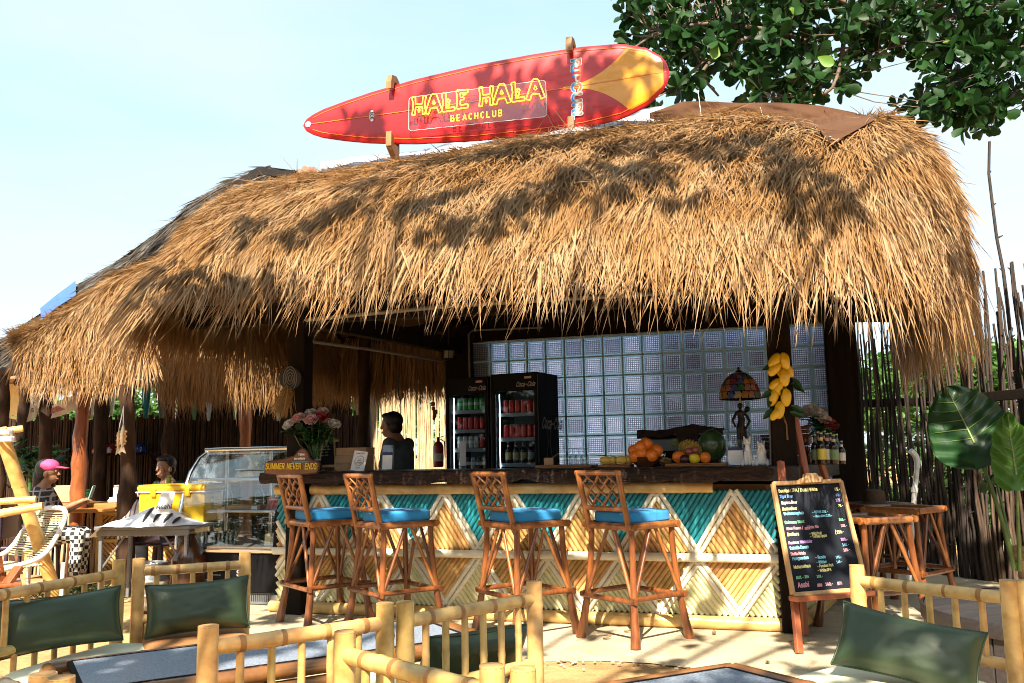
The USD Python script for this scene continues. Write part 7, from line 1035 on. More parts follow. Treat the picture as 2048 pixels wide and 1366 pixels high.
CK_ = usdkit.material(stage, '/World/Looks/checker_look', {'tc': ('texture_coordinate', {}), 'b': ('checker_texture', {'scale': 26.0, 'color1': (0.015, 0.015, 0.015), 'color2': (0.68, 0.64, 0.56)}), 'p': ('principled_bsdf', {'roughness': 0.8})}, [('tc.object', 'b.vector'), ('b.color', 'p.base_color')], surface='p.BSDF')
GS = mat('grey_shirt_look', (0.085, 0.105, 0.12), (0.065, 0.08, 0.095), 0.85, 7, bump=0.2); CAPP = flat('pink_cap_look', (0.55, 0.06, 0.19), 0.7); DK = flat('dark_trouser_look', (0.02, 0.02, 0.025), 0.8)
sit = dict(pelvis=(0, 0, .52), waist=(0, .02, .66), chest=(0, .05, .85), neck=(0, .07, .98), head=(0, .115, 1.105), shl=(-.17, .06, .92), shr=(.17, .06, .92), ell=(-.21, .18, .70), elr=(.21, .18, .70), wrl=(-.09, .40, .80), wrr=(.09, .40, .80), hipl=(-.09, .04, .50), hipr=(.09, .04, .50), knl=(-.10, .44, .50), knr=(.10, .44, .50), anl=(-.10, .42, .085), anr=(.10, .42, .085))
wp = P(70, 1010, 8.75); wm_ = person('woman in pink cap and plaid shirt seated at the desk with her phone', (wp[0], wp[1], 0), -80, sit, PL, CK_, HAIR, CAPP, True, 0)
ph = Thing('phone', 'phone in a pale teal case held by the seated woman', 'phone', wm_.loc+rz(-80) @ np.array([0.0, .49, .80]), -80); TEAL = flat('teal_case_look', (0.22, 0.40, 0.36), 0.5); ph.part('case', bar((0, 0, 0), (0, 0.05, 0.17), 0.085, 0.012, up=(0, 1, 0)), TEAL); ph.part('screen', bar((0, -0.008, 0.008), (0, 0.042, 0.165), 0.076, 0.004, up=(0, 1, 0)), M['black'])
dc = Thing('dark_chair', 'dark chair under the woman in the pink cap', 'chair', wm_.loc, -80)
for sx in (-1, 1):
    for sy in (-1, 1): dc.part('leg', tube([(sx*.19, sy*.19, 0), (sx*.17, sy*.17, .40)], .02, 6), M['plum_plastic'])
dc.part('seat', rbox(.44, .44, .035, (0, 0, .405), .012), M['plum_plastic']); dc.part('backrest', rbox(.42, .03, .36, (0, -.23, .66), .012), M['plum_plastic'])
bgp = Thing('checkered_bag', 'black and white checkered bag beside the seated woman', 'bag', wm_.loc+np.array([0.22, -0.30, 0.42]), -70); bgp.part('pouch', cushion(0.26, 0.12, 0.26, (0, 0, 0.13), 0.6, 4, 3), CK_); bgp.part('strap', tube([(-.1, 0, .22), (-.06, 0, .40), (.06, 0, .40), (.1, 0, .22)], 0.012, 6), CK_)
c3 = P(347, 945, 9.3); sit3 = dict(sit); person('dark haired person in dark clothes seated behind the yellow cooler', (c3[0], c3[1], 0.02), 150, sit3, flat('dark_shirt_look', (0.03, 0.035, 0.04), 0.8), DK, HAIR)
st3 = Thing('wooden_stool', 'low stool under the person behind the yellow cooler', 'stool', (c3[0], c3[1], 0), 10); st3.part('seat', rbox(.36, .36, .04, (0, 0, .40), .01), M['log_red']); [st3.part('leg', tube([(sx*.15, sy*.15, 0), (sx*.13, sy*.13, .39)], .02, 6), M['log_red']) for sx in (-1, 1) for sy in (-1, 1)]
stand = dict(pelvis=(0, 0, .92), waist=(0, .01, 1.06), chest=(0, .03, 1.24), neck=(0, .06, 1.38), head=(0, .12, 1.485), shl=(-.18, .03, 1.32), shr=(.18, .03, 1.32), ell=(-.24, .06, 1.06), elr=(.24, .10, 1.06), wrl=(-.14, .30, 1.02), wrr=(.12, .32, 1.02), hipl=(-.09, 0, .88), hipr=(.09, 0, .88), knl=(-.10, .02, .48), knr=(.10, .02, .48), anl=(-.10, 0, .085), anr=(.10, 0, .085))
w3 = P(803, 900, 8.15); person('worker in a grey shirt behind the bar with head bowed', (w3[0], w3[1], 0), 68, stand, GS, DK, HAIR)
# ---------------------------------------------------------------- bamboo frame, rattan chair, wooden chair at the far left
af = Thing('bamboo_tripod', 'leaning tripod of thick bamboo poles lashed together at the left edge', 'bamboo rack', G(112, 1192), 0); FY = 7.55
af.wpart('pole', pole(G(114, 1196), P(0, 858, FY-0.1), 0.056, 0.42, 1, 12), M['bamboo_pale'])
for a, b, r, k in (((-30, 868), (46, 857), 0.030, 2), ((-30, 884), (32, 876), 0.034, 3), ((-40, 1006), (72, 998), 0.030, 4), ((-40, 1034), (86, 1012), 0.036, 5), ((-60, 870), (-20, 1200), 0.05, 6)): af.wpart('pole', pole(P(*a, FY-0.12), P(*b, FY-0.02), r, 0.42, k, 10), M['bamboo_pale'])
for px, py in ((8, 868), (12, 882)): af.wpart('lashing', join(*[tube([P(px, py, FY-0.11)+np.array([0.062*math.cos(a), 0.062*math.sin(a), 0.01*i]) for a in np.linspace(0, 6.3, 14)], 0.006, 4) for i in range(4)]), M['paper'])
rcx = Thing('rattan_chair', 'low armchair with a white frame and woven cream back at the far left', 'chair', (-4.35, 7.75, 0), -35)
wv_ = [(-0.30, -0.30, 0.32), (-0.32, 0.10, 0.40), (-0.30, 0.28, 0.70), (-0.20, 0.34, 0.80), (0.20, 0.34, 0.80), (0.30, 0.28, 0.70), (0.32, 0.10, 0.40), (0.30, -0.30, 0.32)]
def smooth_path(p, n=60): p = np.array(p); d = np.r_[0, np.cumsum(np.linalg.norm(np.diff(p, axis=0), axis=1))]; s = np.linspace(0, d[-1], n); q = np.stack([np.interp(s, d, p[:, i]) for i in range(3)], 1); k = np.ones(7)/7; z = np.stack([np.convolve(np.pad(q[:, i], 3, 'edge'), k, 'valid') for i in range(3)], 1); return z
rcx.part('frame', tube(smooth_path(wv_), 0.022, 8), M['white_plastic']); rcx.part('frame', tube([(-0.3, -0.3, 0.32), (0.3, -0.3, 0.32)], 0.02, 8), M['white_plastic']); [rcx.part('leg', tube([(sx*0.29, sy*0.28, 0), (sx*0.29, sy*0.28, 0.34)], 0.018, 6), M['white_plastic']) for sx in (-1, 1) for sy in (-1, 1)]
M['cord'] = flat('woven_cord_look', (0.50, 0.46, 0.28), 0.6)
for k in range(20): z = 0.40+0.019*k; w = 0.31-0.0*k-(0.10 if z > 0.74 else 0)*(z-0.74)/0.06; y = 0.12+0.20*(z-0.40)/0.38; rcx.part('back_cord', tube([(-w, y-0.02, z), (0, y+0.02, z-0.01), (w, y-0.02, z)], 0.006, 4), M['cord'])
for k in range(16): rcx.part('seat_cord', tube([(-0.3, -0.28+0.026*k, 0.335), (0.3, -0.28+0.026*k, 0.335)], 0.006, 4), M['cord'])
wk = Thing('wooden_chair', 'reddish brown wooden folding chair frame behind the left bamboo chair', 'chair', (-3.95, 6.75, 0), 30)
for a, b in (((-.2, 0, 0), (-.28, .1, .52)), ((.12, 0, 0), (.02, .1, .50)), ((-.35, -.1, .05), (.05, .1, .40)), ((-.1, -.2, .0), (.18, .0, .42))): wk.part('board', bar(a, b, 0.09, 0.035), M['log_red'])
wk.part('seat', rbox(.5, .35, .03, (-.05, .05, .30), .006), M['log_red']); wk.part('backrest', prism([(0, 0), (.12, .02), (.06, .2), (.1, .24), (-.02, .16)], .03, (-.3, .1, .42), (1, 0, 0), (0, 0, 1)), M['log_red'], smooth=False); wk.part('bolt', lathe([(0, 0), (.02, 0), (.018, .01), (0, .012)], 10, (.05, -.21, .12)), M['steel'])
# ---------------------------------------------------------------- stick fence on the right
M['stick'] = mat('stick_look', (0.036, 0.021, 0.014), (0.014, 0.009, 0.006), 0.8, 6, stretch=(5, 5, 1.5), vary=0.4, bump=0.3); M['stick_pale'] = mat('pale_stick_look', (0.085, 0.050, 0.028), (0.035, 0.021, 0.013), 0.8, 6, stretch=(5, 5, 1.5), vary=0.4, bump=0.3)
sf = Thing('stick_fence', 'rustic fence of thin crooked upright sticks tied to a dark rail', 'fence', (4.3, 8.2, 0), 0)
F0_, F1_ = np.array([3.42, 9.9, 0]), np.array([5.0, 6.7, 0]); fl = np.linalg.norm(F1_-F0_); fd = (F1_-F0_)/fl; fn = np.array([fd[1], -fd[0], 0])
def stick(s, h, r, off, m, lean=0.03, z0=0.0):
    p = F0_+fd*s+fn*off; n = max(5, int(h/0.28)); q = np.linspace(0, 1, n); w = np.cumsum(rng.normal(0, 0.010, (n, 2)), 0); pts = p+np.stack([w[:, 0]+rng.normal(0, lean)*q*h, w[:, 1], z0+q*h], 1); rr = r*(1-0.45*q)*(1+rng.normal(0, 0.06, n)); ms = [tube(pts, rr, 5)]
    for _ in range(int(rng.integers(1, 4))):
        k = int(rng.integers(1, n)); ms.append(tube([pts[k], pts[k]+np.array([rng.normal(0, .02), rng.normal(0, .02), .02])], [rr[k]*0.9, rr[k]*0.35], 4))
    sf.wpart('stick', join(*ms), M[m])
s = 0.0
while s < fl:
    f = s/fl; h = rng.uniform(2.2, 2.75) if f < 0.5 else rng.uniform(1.75, 2.9); stick(s, h, rng.uniform(0.012, 0.021), rng.uniform(-0.03, 0.03), 'stick' if rng.random() < 0.93 else 'stick_pale'); s += rng.uniform(0.018, 0.038) if f < 0.5 else rng.uniform(0.012, 0.022)
s = 0.15
while s < fl: stick(s, rng.uniform(0.5, 1.25)*(0.75 if s/fl < 0.35 else 1.0), rng.uniform(0.013, 0.02), rng.uniform(0.04, 0.07), 'stick_pale' if s/fl > 0.55 else 'stick', 0.02); s += rng.uniform(0.016, 0.030) if s/fl > 0.35 else rng.uniform(0.025, 0.06)
for px in (1983, 2040, 1963, 2003): stick(0, 0.1, 0.01, 0, 'stick')
def tall(px, y, Y, r, h0=0.0): top = P(px, y, Y); n = 14; q = np.linspace(0, 1, n); pts = np.array([top[0]+0.10, Y, 0])+np.outer(q, [top[0]-top[0]-0.10, 0, top[2]])+np.stack([np.cumsum(rng.normal(0, .012, n)), 0*q, 0*q], 1); pts[-1] = top; sf.wpart('stick', join(tube(pts, r*(1-0.5*q)*(1+0.15*(rng.random(n)-0.5)), 6), *[tube([pts[k], pts[k]+[rng.normal(0, .03), 0, .025]], [r*0.5, r*0.2], 4) for k in range(3, n-1)]), M['stick'])
tall(1979, 283, 8.0, 0.024); tall(1997, 575, 7.9, 0.018); tall(2036, 585, 7.6, 0.018); tall(1957, 545, 8.1, 0.016); tall(2025, 655, 7.6, 0.018); tall(2044, 680, 7.5, 0.018)
sf.wpart('rail', bar(P(1700, 808, 9.75)+fn*0.04, P(1868, 803, 8.6)+fn*0.04, 0.05, 0.085), M['dark']); sf.wpart('rail', bar(P(1868, 803, 8.6)+fn*0.04, P(2075, 786, 7.2)+fn*0.04, 0.05, 0.085), M['dark']); sf.wpart('rail', bar(F0_+BZ*0.4+fn*0.03, F1_+BZ*0.4+fn*0.03, 0.04, 0.07), M['dark'])
pv = Thing('water_pipe', 'white plastic pipe with an elbow at its top standing by the stick fence', 'pipe', G(1812, 1175), 0)
pv.wpart('riser', tube([P(1818, 1160, 7.9), P(1828, 1000, 7.9), P(1834, 935, 7.9)], 0.022, 10), M['white_paint']); pv.wpart('elbow', tube(smooth_path([P(1834, 938, 7.9), P(1835, 918, 7.9), P(1831, 910, 7.9), P(1824, 904, 7.88), P(1819, 900, 7.88)], 16), 0.026, 10), M['white_paint']); pv.wpart('coupling', tube([P(1829, 985, 7.9), P(1830, 975, 7.9)], 0.028, 10), M['white_paint'])
# ---------------------------------------------------------------- elephant ear plant
M['taro'] = mat('taro_leaf_look', (0.008, 0.036, 0.010), (0.016, 0.060, 0.015), 0.4, 5, thin=0.12, coat=0.1); M['taro_vein'] = flat('leaf_vein_look', (0.14, 0.20, 0.045), 0.5); M['taro_light'] = mat('young_leaf_look', (0.06, 0.16, 0.018), (0.09, 0.21, 0.03), 0.5, 5, thin=0.45); M['petiole'] = mat('leaf_stalk_look', (0.10, 0.15, 0.035), (0.06, 0.10, 0.02), 0.4, 8)
tp_ = Thing('elephant_ear', 'tall elephant ear plant with huge glossy leaves at the right edge', 'plant', G(2040, 1165), 0)
def bigleaf(tip, base, side, w, m, ripple, fold, seed, lobes=0.35):
    """Heart shaped leaf: base is where the stalk joins; two lobes reach back behind it."""
    tip, base = np.asarray(tip), np.asarray(base); x = tip-base; L = np.linalg.norm(x); x = x/L; z = nrm(np.cross(x, side)); y = np.cross(z, x)
    def f(i, j):
        q = -lobes+(1+lobes)*i; v = 2*j-1; hw_ = w*(max(0.0, 1-((q-0.12)/(0.88 if q > 0.12 else 0.50))**2))**(0.62 if q > 0.12 else 0.5); lob = max(0, -q)*0.75; yy = v*hw_ if q > 0 else np.sign(v)*(lob*w*0.8+abs(v)*max(0.0, hw_-lob*w*0.8)); zz = fold*abs(v)*w*0.35-0.10*L*q*q+ripple*math.sin(26*(q-abs(v)*0.32))*min(1, abs(v)*2.2)*0.012+0.02*(meshkit.noise(np.array([[q*5, v*4, seed]]), seed)[0]-.5)
        return base+x*q*L+y*yy+z*zz
    tp_.wpart('leaf', grid(40, 24, f), m); tp_.wpart('midrib', tube([np.array(f((lobes+q)/(1+lobes), 0.5))-z*0.004*np.sign(z[1])*-1+np.array([0, -0.006, 0]) for q in np.linspace(0, 0.97, 12)], np.linspace(0.010, 0.002, 12), 6), M['taro_vein'])
    for q in (0.08, 0.24, 0.40, 0.56, 0.70):
        for sgn in (-1, 1): tp_.wpart('vein', tube([np.array(f((lobes+q+0.16*k)/(1+lobes), 0.5+sgn*0.45*k))+np.array([0, -0.004, 0]) for k in np.linspace(0, 1, 6)], np.linspace(0.004, 0.001, 6), 4), M['taro_vein'])
bigleaf(P(1893, 775, 7.0), P(1948, 886, 6.8), (0.65, -0.30, 0.55), 0.30, M['taro'], 1.0, 0.30, 1, 0.42); bigleaf(P(2012, 828, 6.6), P(2032, 950, 6.5), (0.92, -0.25, 0.1), 0.15, M['taro_light'], 2.2, 0.25, 2, 0.25); bigleaf(P(2060, 900, 7.2), P(1990, 950, 7.1), (0.2, -0.7, 0.6), 0.24, M['taro'], 1.0, 0.3, 3, 0.4)
for pts, r in (([(1948, 886, 6.8), (1975, 955, 6.75), (2005, 1040, 6.7), (2032, 1150, 6.7)], 0.016), ([(2032, 950, 6.5), (2036, 1040, 6.6), (2040, 1150, 6.7)], 0.013), ([(1990, 950, 7.1), (2010, 1040, 6.9), (2038, 1150, 6.75)], 0.013), ([(1985, 990, 6.8), (2012, 1070, 6.75), (2036, 1150, 6.7)], 0.008)): tp_.wpart('stalk', tube(smooth_path([P(*q) for q in pts], 20), np.linspace(r*0.75, r*1.25, 20), 8), M['petiole'])
tp_.wpart('trunk', log(G(2042, 1170)*[1, 1, 0]+[0.1, 0, 0], P(2038, 1105, 6.75), 0.09, 0.06, 3, 10, 8), M['dried'])
# ---------------------------------------------------------------- greenery
def leafset(centers, dirs, sizes, wr=0.55, nseg=3, obovate=True, seed=1):
    """Many leaves as one mesh; each leaf a folded blade of nseg x 2 faces."""
    r = np.random.default_rng(seed); n = len(centers); x = dirs/np.linalg.norm(dirs, axis=1, keepdims=True); up = r.normal(0, 1, (n, 3)); up[:, 2] += 1.0; y = np.cross(up, x); y /= np.linalg.norm(y, axis=1, keepdims=True); z = np.cross(x, y); rows = []
    ts = np.linspace(0, 1, nseg+1); wd = (np.array([0.06, 0.55, 1.0, 0.0]) if nseg == 3 and not obovate else np.interp(ts, [0, 0.25, 0.5, 0.75, 0.92, 1], [0.07, 0.42, 0.80, 1.0, 0.80, 0.35]))
    for t, w in zip(ts, wd):
        c = centers+x*(sizes*t)[:, None]-z*(0.12*sizes*t*t)[:, None]; h = (sizes*wr*w/2)[:, None]; rows += [c-y*h+z*h*0.35, c, c+y*h+z*h*0.35]
    v = np.stack(rows, 1); m = v.shape[1]; tri = []
    for k in range(nseg):
        for c in (0, 1): a = 3*k+c; tri += [[a, a+1, a+4], [a, a+4, a+3]]
    return v.reshape(-1, 3), (np.arange(n)[:, None, None]*m+np.array(tri)[None]).reshape(-1, 3)
M['almond'] = mat('almond_leaf_look', (0.013, 0.046, 0.009), (0.032, 0.090, 0.015), 0.5, 3, thin=0.30, island=0.35, hue=0.012, spec=0.25); M['almond_light'] = mat('light_leaf_look', (0.12, 0.24, 0.03), (0.16, 0.28, 0.04), 0.4, 5, thin=0.4); M['branch'] = mat('branch_look', (0.14, 0.095, 0.065), (0.07, 0.045, 0.03), 0.8, 8, bump=0.4)
tr = Thing('almond_tree', 'broad leaved tree reaching over the roof from the right, its branches filling the upper corner', 'tree', (8.2, 10.8, 0), 0)
tr.wpart('trunk', log((8.2, 10.8, 0), (7.3, 10.4, 6.6), 0.28, 0.17, 5, 12, 14, 0.03), M['branch'])
LIMB = [[(2200, -60, 10.4), (1990, -10, 10.3), (1740, 30, 10.2), (1690, 65, 10.1), (1620, 84, 10.0)], [(1740, 30, 10.2), (1640, -20, 10.0), (1598, 10, 9.8), (1570, 60, 9.7)], [(1620, 84, 10.0), (1545, 60, 9.9), (1440, 95, 9.7), (1340, 180, 9.6)], [(1545, 60, 9.9), (1420, 45, 9.8), (1320, 60, 9.7), (1262, 100, 9.6)], [(2150, 60, 10.6), (2000, 110, 10.5), (1900, 150, 10.4), (1830, 215, 10.3)], [(2000, 110, 10.5), (1960, 200, 10.4), (1975, 275, 10.3)], [(1690, 65, 10.1), (1680, 140, 10.0), (1660, 190, 9.9), (1530, 195, 9.8)], [(1440, 95, 9.7), (1400, 150, 9.7), (1440, 195, 9.7)], [(1990, -10, 10.3), (1850, 60, 10.3), (1750, 110, 10.2)], [(2150, 60, 10.6), (2040, 170, 10.5), (1990, 240, 10.4)]]
tw = []
for k, ln in enumerate(LIMB):
    p = smooth_path([P(*q) for q in ln], 30); tr.wpart('limb', tube(p, np.linspace(0.055 if k in (0, 4) else 0.03, 0.012, 30), 7), M['branch']); tw += [(q, nrm(p[min(29, i+1)]-p[max(0, i-1)])) for i, q in enumerate(p)]
tr.wpart('limb', tube(smooth_path([(7.3, 10.4, 6.4), P(2300, -100, 10.4), P(2190, -58, 10.4)], 12), np.linspace(0.16, 0.055, 12), 8), M['branch']); tr.wpart('limb', tube(smooth_path([(7.5, 10.5, 5.2), P(2280, 40, 10.6), P(2150, 60, 10.6)], 12), np.linspace(0.13, 0.05, 12), 8), M['branch'])
def dens(x, y):
    e = 190+25*math.sin(x*0.021)+14*math.sin(x*0.06)
    if x < 1250 or (x < 1300 and y > 215): return 0
    if x < 1330: return 0.75 if y < 110+0.5*(x-1250) else 0.5
    if 1700 < x < 1850 and y > 95+0.25*(x-1700) and not (x > 1815 and y > 190): return 0.05
    if x > 1815: return (1.0 if y < 60 or 80+0.0*x < y < 235+0.0*x else 0.8) if y < 245+18*math.sin(x*0.03)-max(0, x-1990)*0.3 else 0.0
    return 1.0 if y < e-max(0, 1420-x)*0.05 else 0.0
ros = []
while len(ros) < 800:
    x, y = rng.uniform(1240, 2130), rng.uniform(-70, 285)
    if rng.random() < dens(x, y): ros.append(P(x, y, rng.uniform(9.3, 11.2)))
C_, D_, S_ = [], [], []; tws = np.array([q for q, _ in tw])
for q in ros:
    k = np.argmin(np.linalg.norm(tws-q, axis=1)); ax = nrm(q-tws[k]+rng.normal(0, 0.15, 3)+np.array([0, 0, 0.05])); tr_tw = (tws[k], q); n = int(rng.integers(4, 8)); e1_ = nrm(np.cross(ax, [0.3, 0.2, 1])); e2_ = np.cross(ax, e1_)
    for i in range(n): a = 2*math.pi*i/n+rng.uniform(-.3, .3); C_.append(q+rng.normal(0, 0.012, 3)); D_.append(e1_*math.cos(a)+e2_*math.sin(a)+ax*rng.uniform(0.1, 0.9)-np.array([0, 0, 0.25])); S_.append(rng.uniform(0.13, 0.24))
    if rng.random() < 0.6: ros_t = tube([tws[k], (tws[k]+q)/2+rng.normal(0, .03, 3), q], [0.008, 0.006, 0.004], 4); tw.append((q, ax)); tr.twigs = getattr(tr, 'twigs', []) + [ros_t]
C_, D_, S_ = np.array(C_), np.array(D_), np.array(S_)
tr.wpart('twig', join(*tr.twigs), M['branch'], kind='stuff', label='thin twigs'); order = np.argsort(-S_); big = order[:300]; rest = order[300:]
for k in big: tr.wpart('leaf', leafset(C_[k:k+1], D_[k:k+1], S_[k:k+1], 0.60, 5, seed=int(k)), M['almond'] if rng.random() < 0.92 else M['almond_light'])
crown = tr.wpart('crown', leafset(C_[rest], D_[rest], S_[rest], 0.60, 5, seed=9), M['almond'], kind='stuff', label='broad dark green leaves')
M['hedge'] = mat('hedge_leaf_look', (0.075, 0.17, 0.025), (0.12, 0.24, 0.04), 0.5, 2, thin=0.35, island=0.35, hue=0.015); M['hedge_dark'] = mat('undergrowth_look', (0.035, 0.10, 0.018), (0.06, 0.14, 0.025), 0.5, 2, thin=0.3, island=0.35)
def mass(n, fn, size, seed, wr=0.6):
    r = np.random.default_rng(seed); c = np.array([fn(r) for _ in range(n)]); return leafset(c, r.normal(0, 1, (n, 3))*[1, 1, 0.6], r.uniform(0.6, 1.3, n)*size, wr, 2, seed=seed)
def bush(name, label, cat, px, Y, h, rx, n, size, seed, m='hedge', trunk=True, flatc=0.45, group=None):
    c = P(px, 900, Y); t = Thing(name, label, cat, (c[0], Y, 0), 0, group); cl = [np.array([c[0]+rng.uniform(-rx, rx)*0.8, Y+rng.uniform(-rx, rx)*0.5, h*(1-flatc*rng.random())-0.15]) for _ in range(9)]
    def f(r): k = cl[int(r.integers(len(cl)))]; d = r.normal(0, 1, 3); d /= np.linalg.norm(d); return k+d*np.array([rx*0.42, rx*0.36, h*0.16])*r.uniform(0.75, 1.05)
    if trunk: t.wpart('trunk', log((c[0], Y, 0), (c[0]+0.1, Y, h*0.75), 0.09*h/3, 0.05*h/3, seed), M['branch']); [t.wpart('limb', tube([(c[0]+0.05, Y, h*0.5), (c[0]*0.5+q[0]*0.5, Y, h*0.68), q], [0.04, 0.03, 0.015], 5), M['branch']) for q in cl[:6]]
    t.wpart('crown', mass(n, f, size, seed), M[m], kind='stuff'); return t
for k, (px, Y, h, rx, lab) in enumerate(((1750, 24, 3.6, 2.4, 'flat topped green tree leftmost beyond the stick fence'), (1880, 26, 4.2, 2.8, 'flat topped green tree in the middle beyond the stick fence'), (1990, 24, 4.0, 2.4, 'flat topped green tree rightmost beyond the stick fence'), (2120, 25, 4.3, 2.6, 'green tree at the right edge beyond the stick fence'))): bush('far_tree', lab, 'tree', px, Y, h, rx, 2600, 0.26, 40+k)
for k, (px, Y, h, rx, lab) in enumerate(((1745, 13.5, 1.5, 1.0, 'leafy bush behind the left part of the stick fence'), (1860, 12.6, 1.3, 1.0, 'leafy bush behind the middle of the stick fence'), (1975, 12.0, 1.2, 1.0, 'leafy bush behind the right part of the stick fence'))): bush('leafy_bush', lab, 'bush', px, Y, h, rx, 2600, 0.10, 50+k, 'hedge_dark', False, 0.9)
for k, (px, Y, h, rx, lab) in enumerate(((135, 19, 2.7, 1.6, 'green tree behind the lean-to at the left'), (215, 20, 2.8, 1.5, 'green tree behind the hanging surfboards'), (850, 19, 3.0, 1.8, 'green tree behind the sunlit reed screen'), (1230, 22, 3.2, 3.0, 'pale green tree behind the glass block wall'))): bush('back_tree', lab, 'tree', px, Y, h, rx, 1800, 0.2, 60+k)
hg = Thing('grass_field', 'green undergrowth beyond the stick fence', 'undergrowth', (8, 16, 0), 0, kind='stuff'); hg.wpart('leaves', mass(9000, lambda r: np.array([r.uniform(3.9, 14), r.uniform(10.6, 22), abs(r.normal(0, 0.16))+0.02]), 0.16, 71, 0.35), M['hedge_dark'], kind='stuff')
gt = Thing('grass_tufts', 'small weeds on the soil before the lean-to', 'weeds', (-3.9, 7.6, 0), 0, kind='stuff'); gt.wpart('blades', mass(900, lambda r: np.array([r.uniform(-4.9, -3.2), 8.45+r.normal(0, .14)-0.15*r.random(), abs(r.normal(0, .02))]), 0.06, 72, 0.3), M['hedge_dark'], kind='stuff')
dp = Thing('potted_plant', 'dark leafy plant behind the woman in the pink cap', 'plant', P(62, 925, 10.6)*[1, 1, 0], 0); dp.wpart('stem', tube([P(62, 925, 10.6)*[1, 1, 0], P(62, 925, 10.6)], 0.02, 6), M['stem']); dp.wpart('leaves', mass(140, lambda r: P(62, 918, 10.6)+r.normal(0, 1, 3)*[0.17, 0.12, 0.12], 0.16, 73, 0.5), M['leaf_dark'], kind='stuff'); dp.wpart('pot', lathe([(0, 0), (.1, 0), (.14, .22), (.12, .22), (0, .2)], 16, P(62, 925, 10.6)*[1, 1, 0]), M['clay'])
# yellow building far left and a white wall behind the hut
M['yellow_wall'] = flat('yellow_wall_look', (0.62, 0.47, 0.20), 0.8); M['roof_red'] = flat('far_roof_look', (0.26, 0.15, 0.09), 0.8); M['dull_glass'] = flat('far_window_look', (0.20, 0.20, 0.19), 0.3)
yb = Thing('yellow_building', 'pale yellow building with a low roof glimpsed at the far left', 'building', P(20, 900, 22)*[1, 1, 0], 0); c = yb.loc
yb.wpart('wall', box(5.4, 0.2, 3.2, c+[-1.6, 0, 1.6]), M['yellow_wall'], smooth=False); yb.wpart('roof', bar(c+[-4.6, -0.4, 3.3], c+[1.3, -0.4, 3.3], 1.6, 0.16), M['roof_red'])
for k in range(7):
    for z in (1.3, 2.3): w = yb.wpart('window', box(0.5, 0.06, 0.8, c+[-3.9+0.72*k, -0.12, z]), M['yellow_wall'], smooth=False); yb.wpart('pane', box(0.4, 0.03, 0.7, c+[-3.9+0.72*k, -0.155, z]), M['dull_glass'], parent=w, smooth=False)
M['white_wall'] = flat('far_white_wall_look', (0.66, 0.66, 0.70), 0.8)
ww = Thing('white_wall', 'whitewashed boundary wall behind the glass blocks', 'wall', W(2.6, 8.0, 0), BANG); ww.wpart('panel', box(5.6, 0.15, 2.9, W(1.9, 8.0, 1.45), math.radians(BANG)), M['white_wall'], smooth=False); ww.wpart('coping', box(5.7, 0.25, 0.1, W(1.9, 8.0, 2.95), math.radians(BANG)), M['white_wall'], smooth=False)
# ---------------------------------------------------------------- the shade tree behind the camera: its boughs throw the dappled shadow
SH = []
for q in [(480, 475, 34), (625, 470, 44), (700, 425, 42), (560, 545, 30), (740, 370, 38), (1310, 360, 30), (1340, 430, 30), (1350, 300, 26), (1330, 250, 22), (1405, 305, 34), (1440, 325, 26), (1500, 290, 34), (1540, 305, 36), (1580, 340, 40), (1610, 390, 40), (1600, 450, 34), (1640, 440, 36), (1680, 470, 32), (1725, 485, 24), (1560, 390, 26), (820, 335, 42), (900, 325, 48), (980, 315, 48), (1050, 305, 42), (1120, 290, 38), (1200, 275, 38), (1250, 305, 42), (1280, 350, 38), (1230, 390, 48), (1160, 360, 36), (1100, 390, 38), (1040, 430, 42), (960, 460, 38), (900, 470, 38), (1130, 470, 38), (1200, 470, 48), (1260, 460, 38), (1010, 520, 36), (1090, 530, 42), (1180, 550, 48), (1270, 540, 42), (850, 530, 34), (930, 540, 34), (820, 430, 36), (900, 400, 30)]:
    h_ = roof_hit(q[0], q[1])
    if h_ is not None: SH.append((h_, q[2]*1.08, 6.0, 0.85))
for q in [(735, 225, 13), (742, 262, 12), (728, 270, 9), (692, 268, 10), (985, 170, 40), (1000, 230, 45), (1080, 195, 50), (1190, 215, 38), (1100, 255, 40), (1230, 140, 40), (1150, 150, 36), (900, 285, 26), (850, 165, 10), (1240, 200, 26), (1300, 150, 14)]: SH.append((B(q[0], q[1], 0.38), q[2], 6.0, 0.6))
for q in [(620, 1080, 50), (700, 1190, 50), (600, 1180, 50), (560, 1060, 40), (660, 1020, 40), (900, 1160, 42), (990, 1165, 34), (1095, 1185, 38), (1250, 1190, 44), (1210, 1120, 26), (960, 1115, 20), (790, 1210, 40), (1290, 1110, 24), (750, 1050, 22)]: SH.append((B(q[0], q[1], 0), q[2], 6.4, 1.1))
for q in [(640, 1270, 70), (740, 1245, 50), (850, 1270, 52), (960, 1262, 36), (560, 1235, 46), (1410, 1242, 20), (1408, 1285, 14), (1640, 1290, 52), (1760, 1262, 60), (1610, 1345, 34), (1850, 1200, 56), (1905, 1180, 40), (300, 1240, 60), (1030, 1310, 26), (1300, 1335, 26), (1900, 1240, 50), (1180, 1268, 22)]: SH.append((G(q[0], q[1]), q[2], 6.0, 1.1))
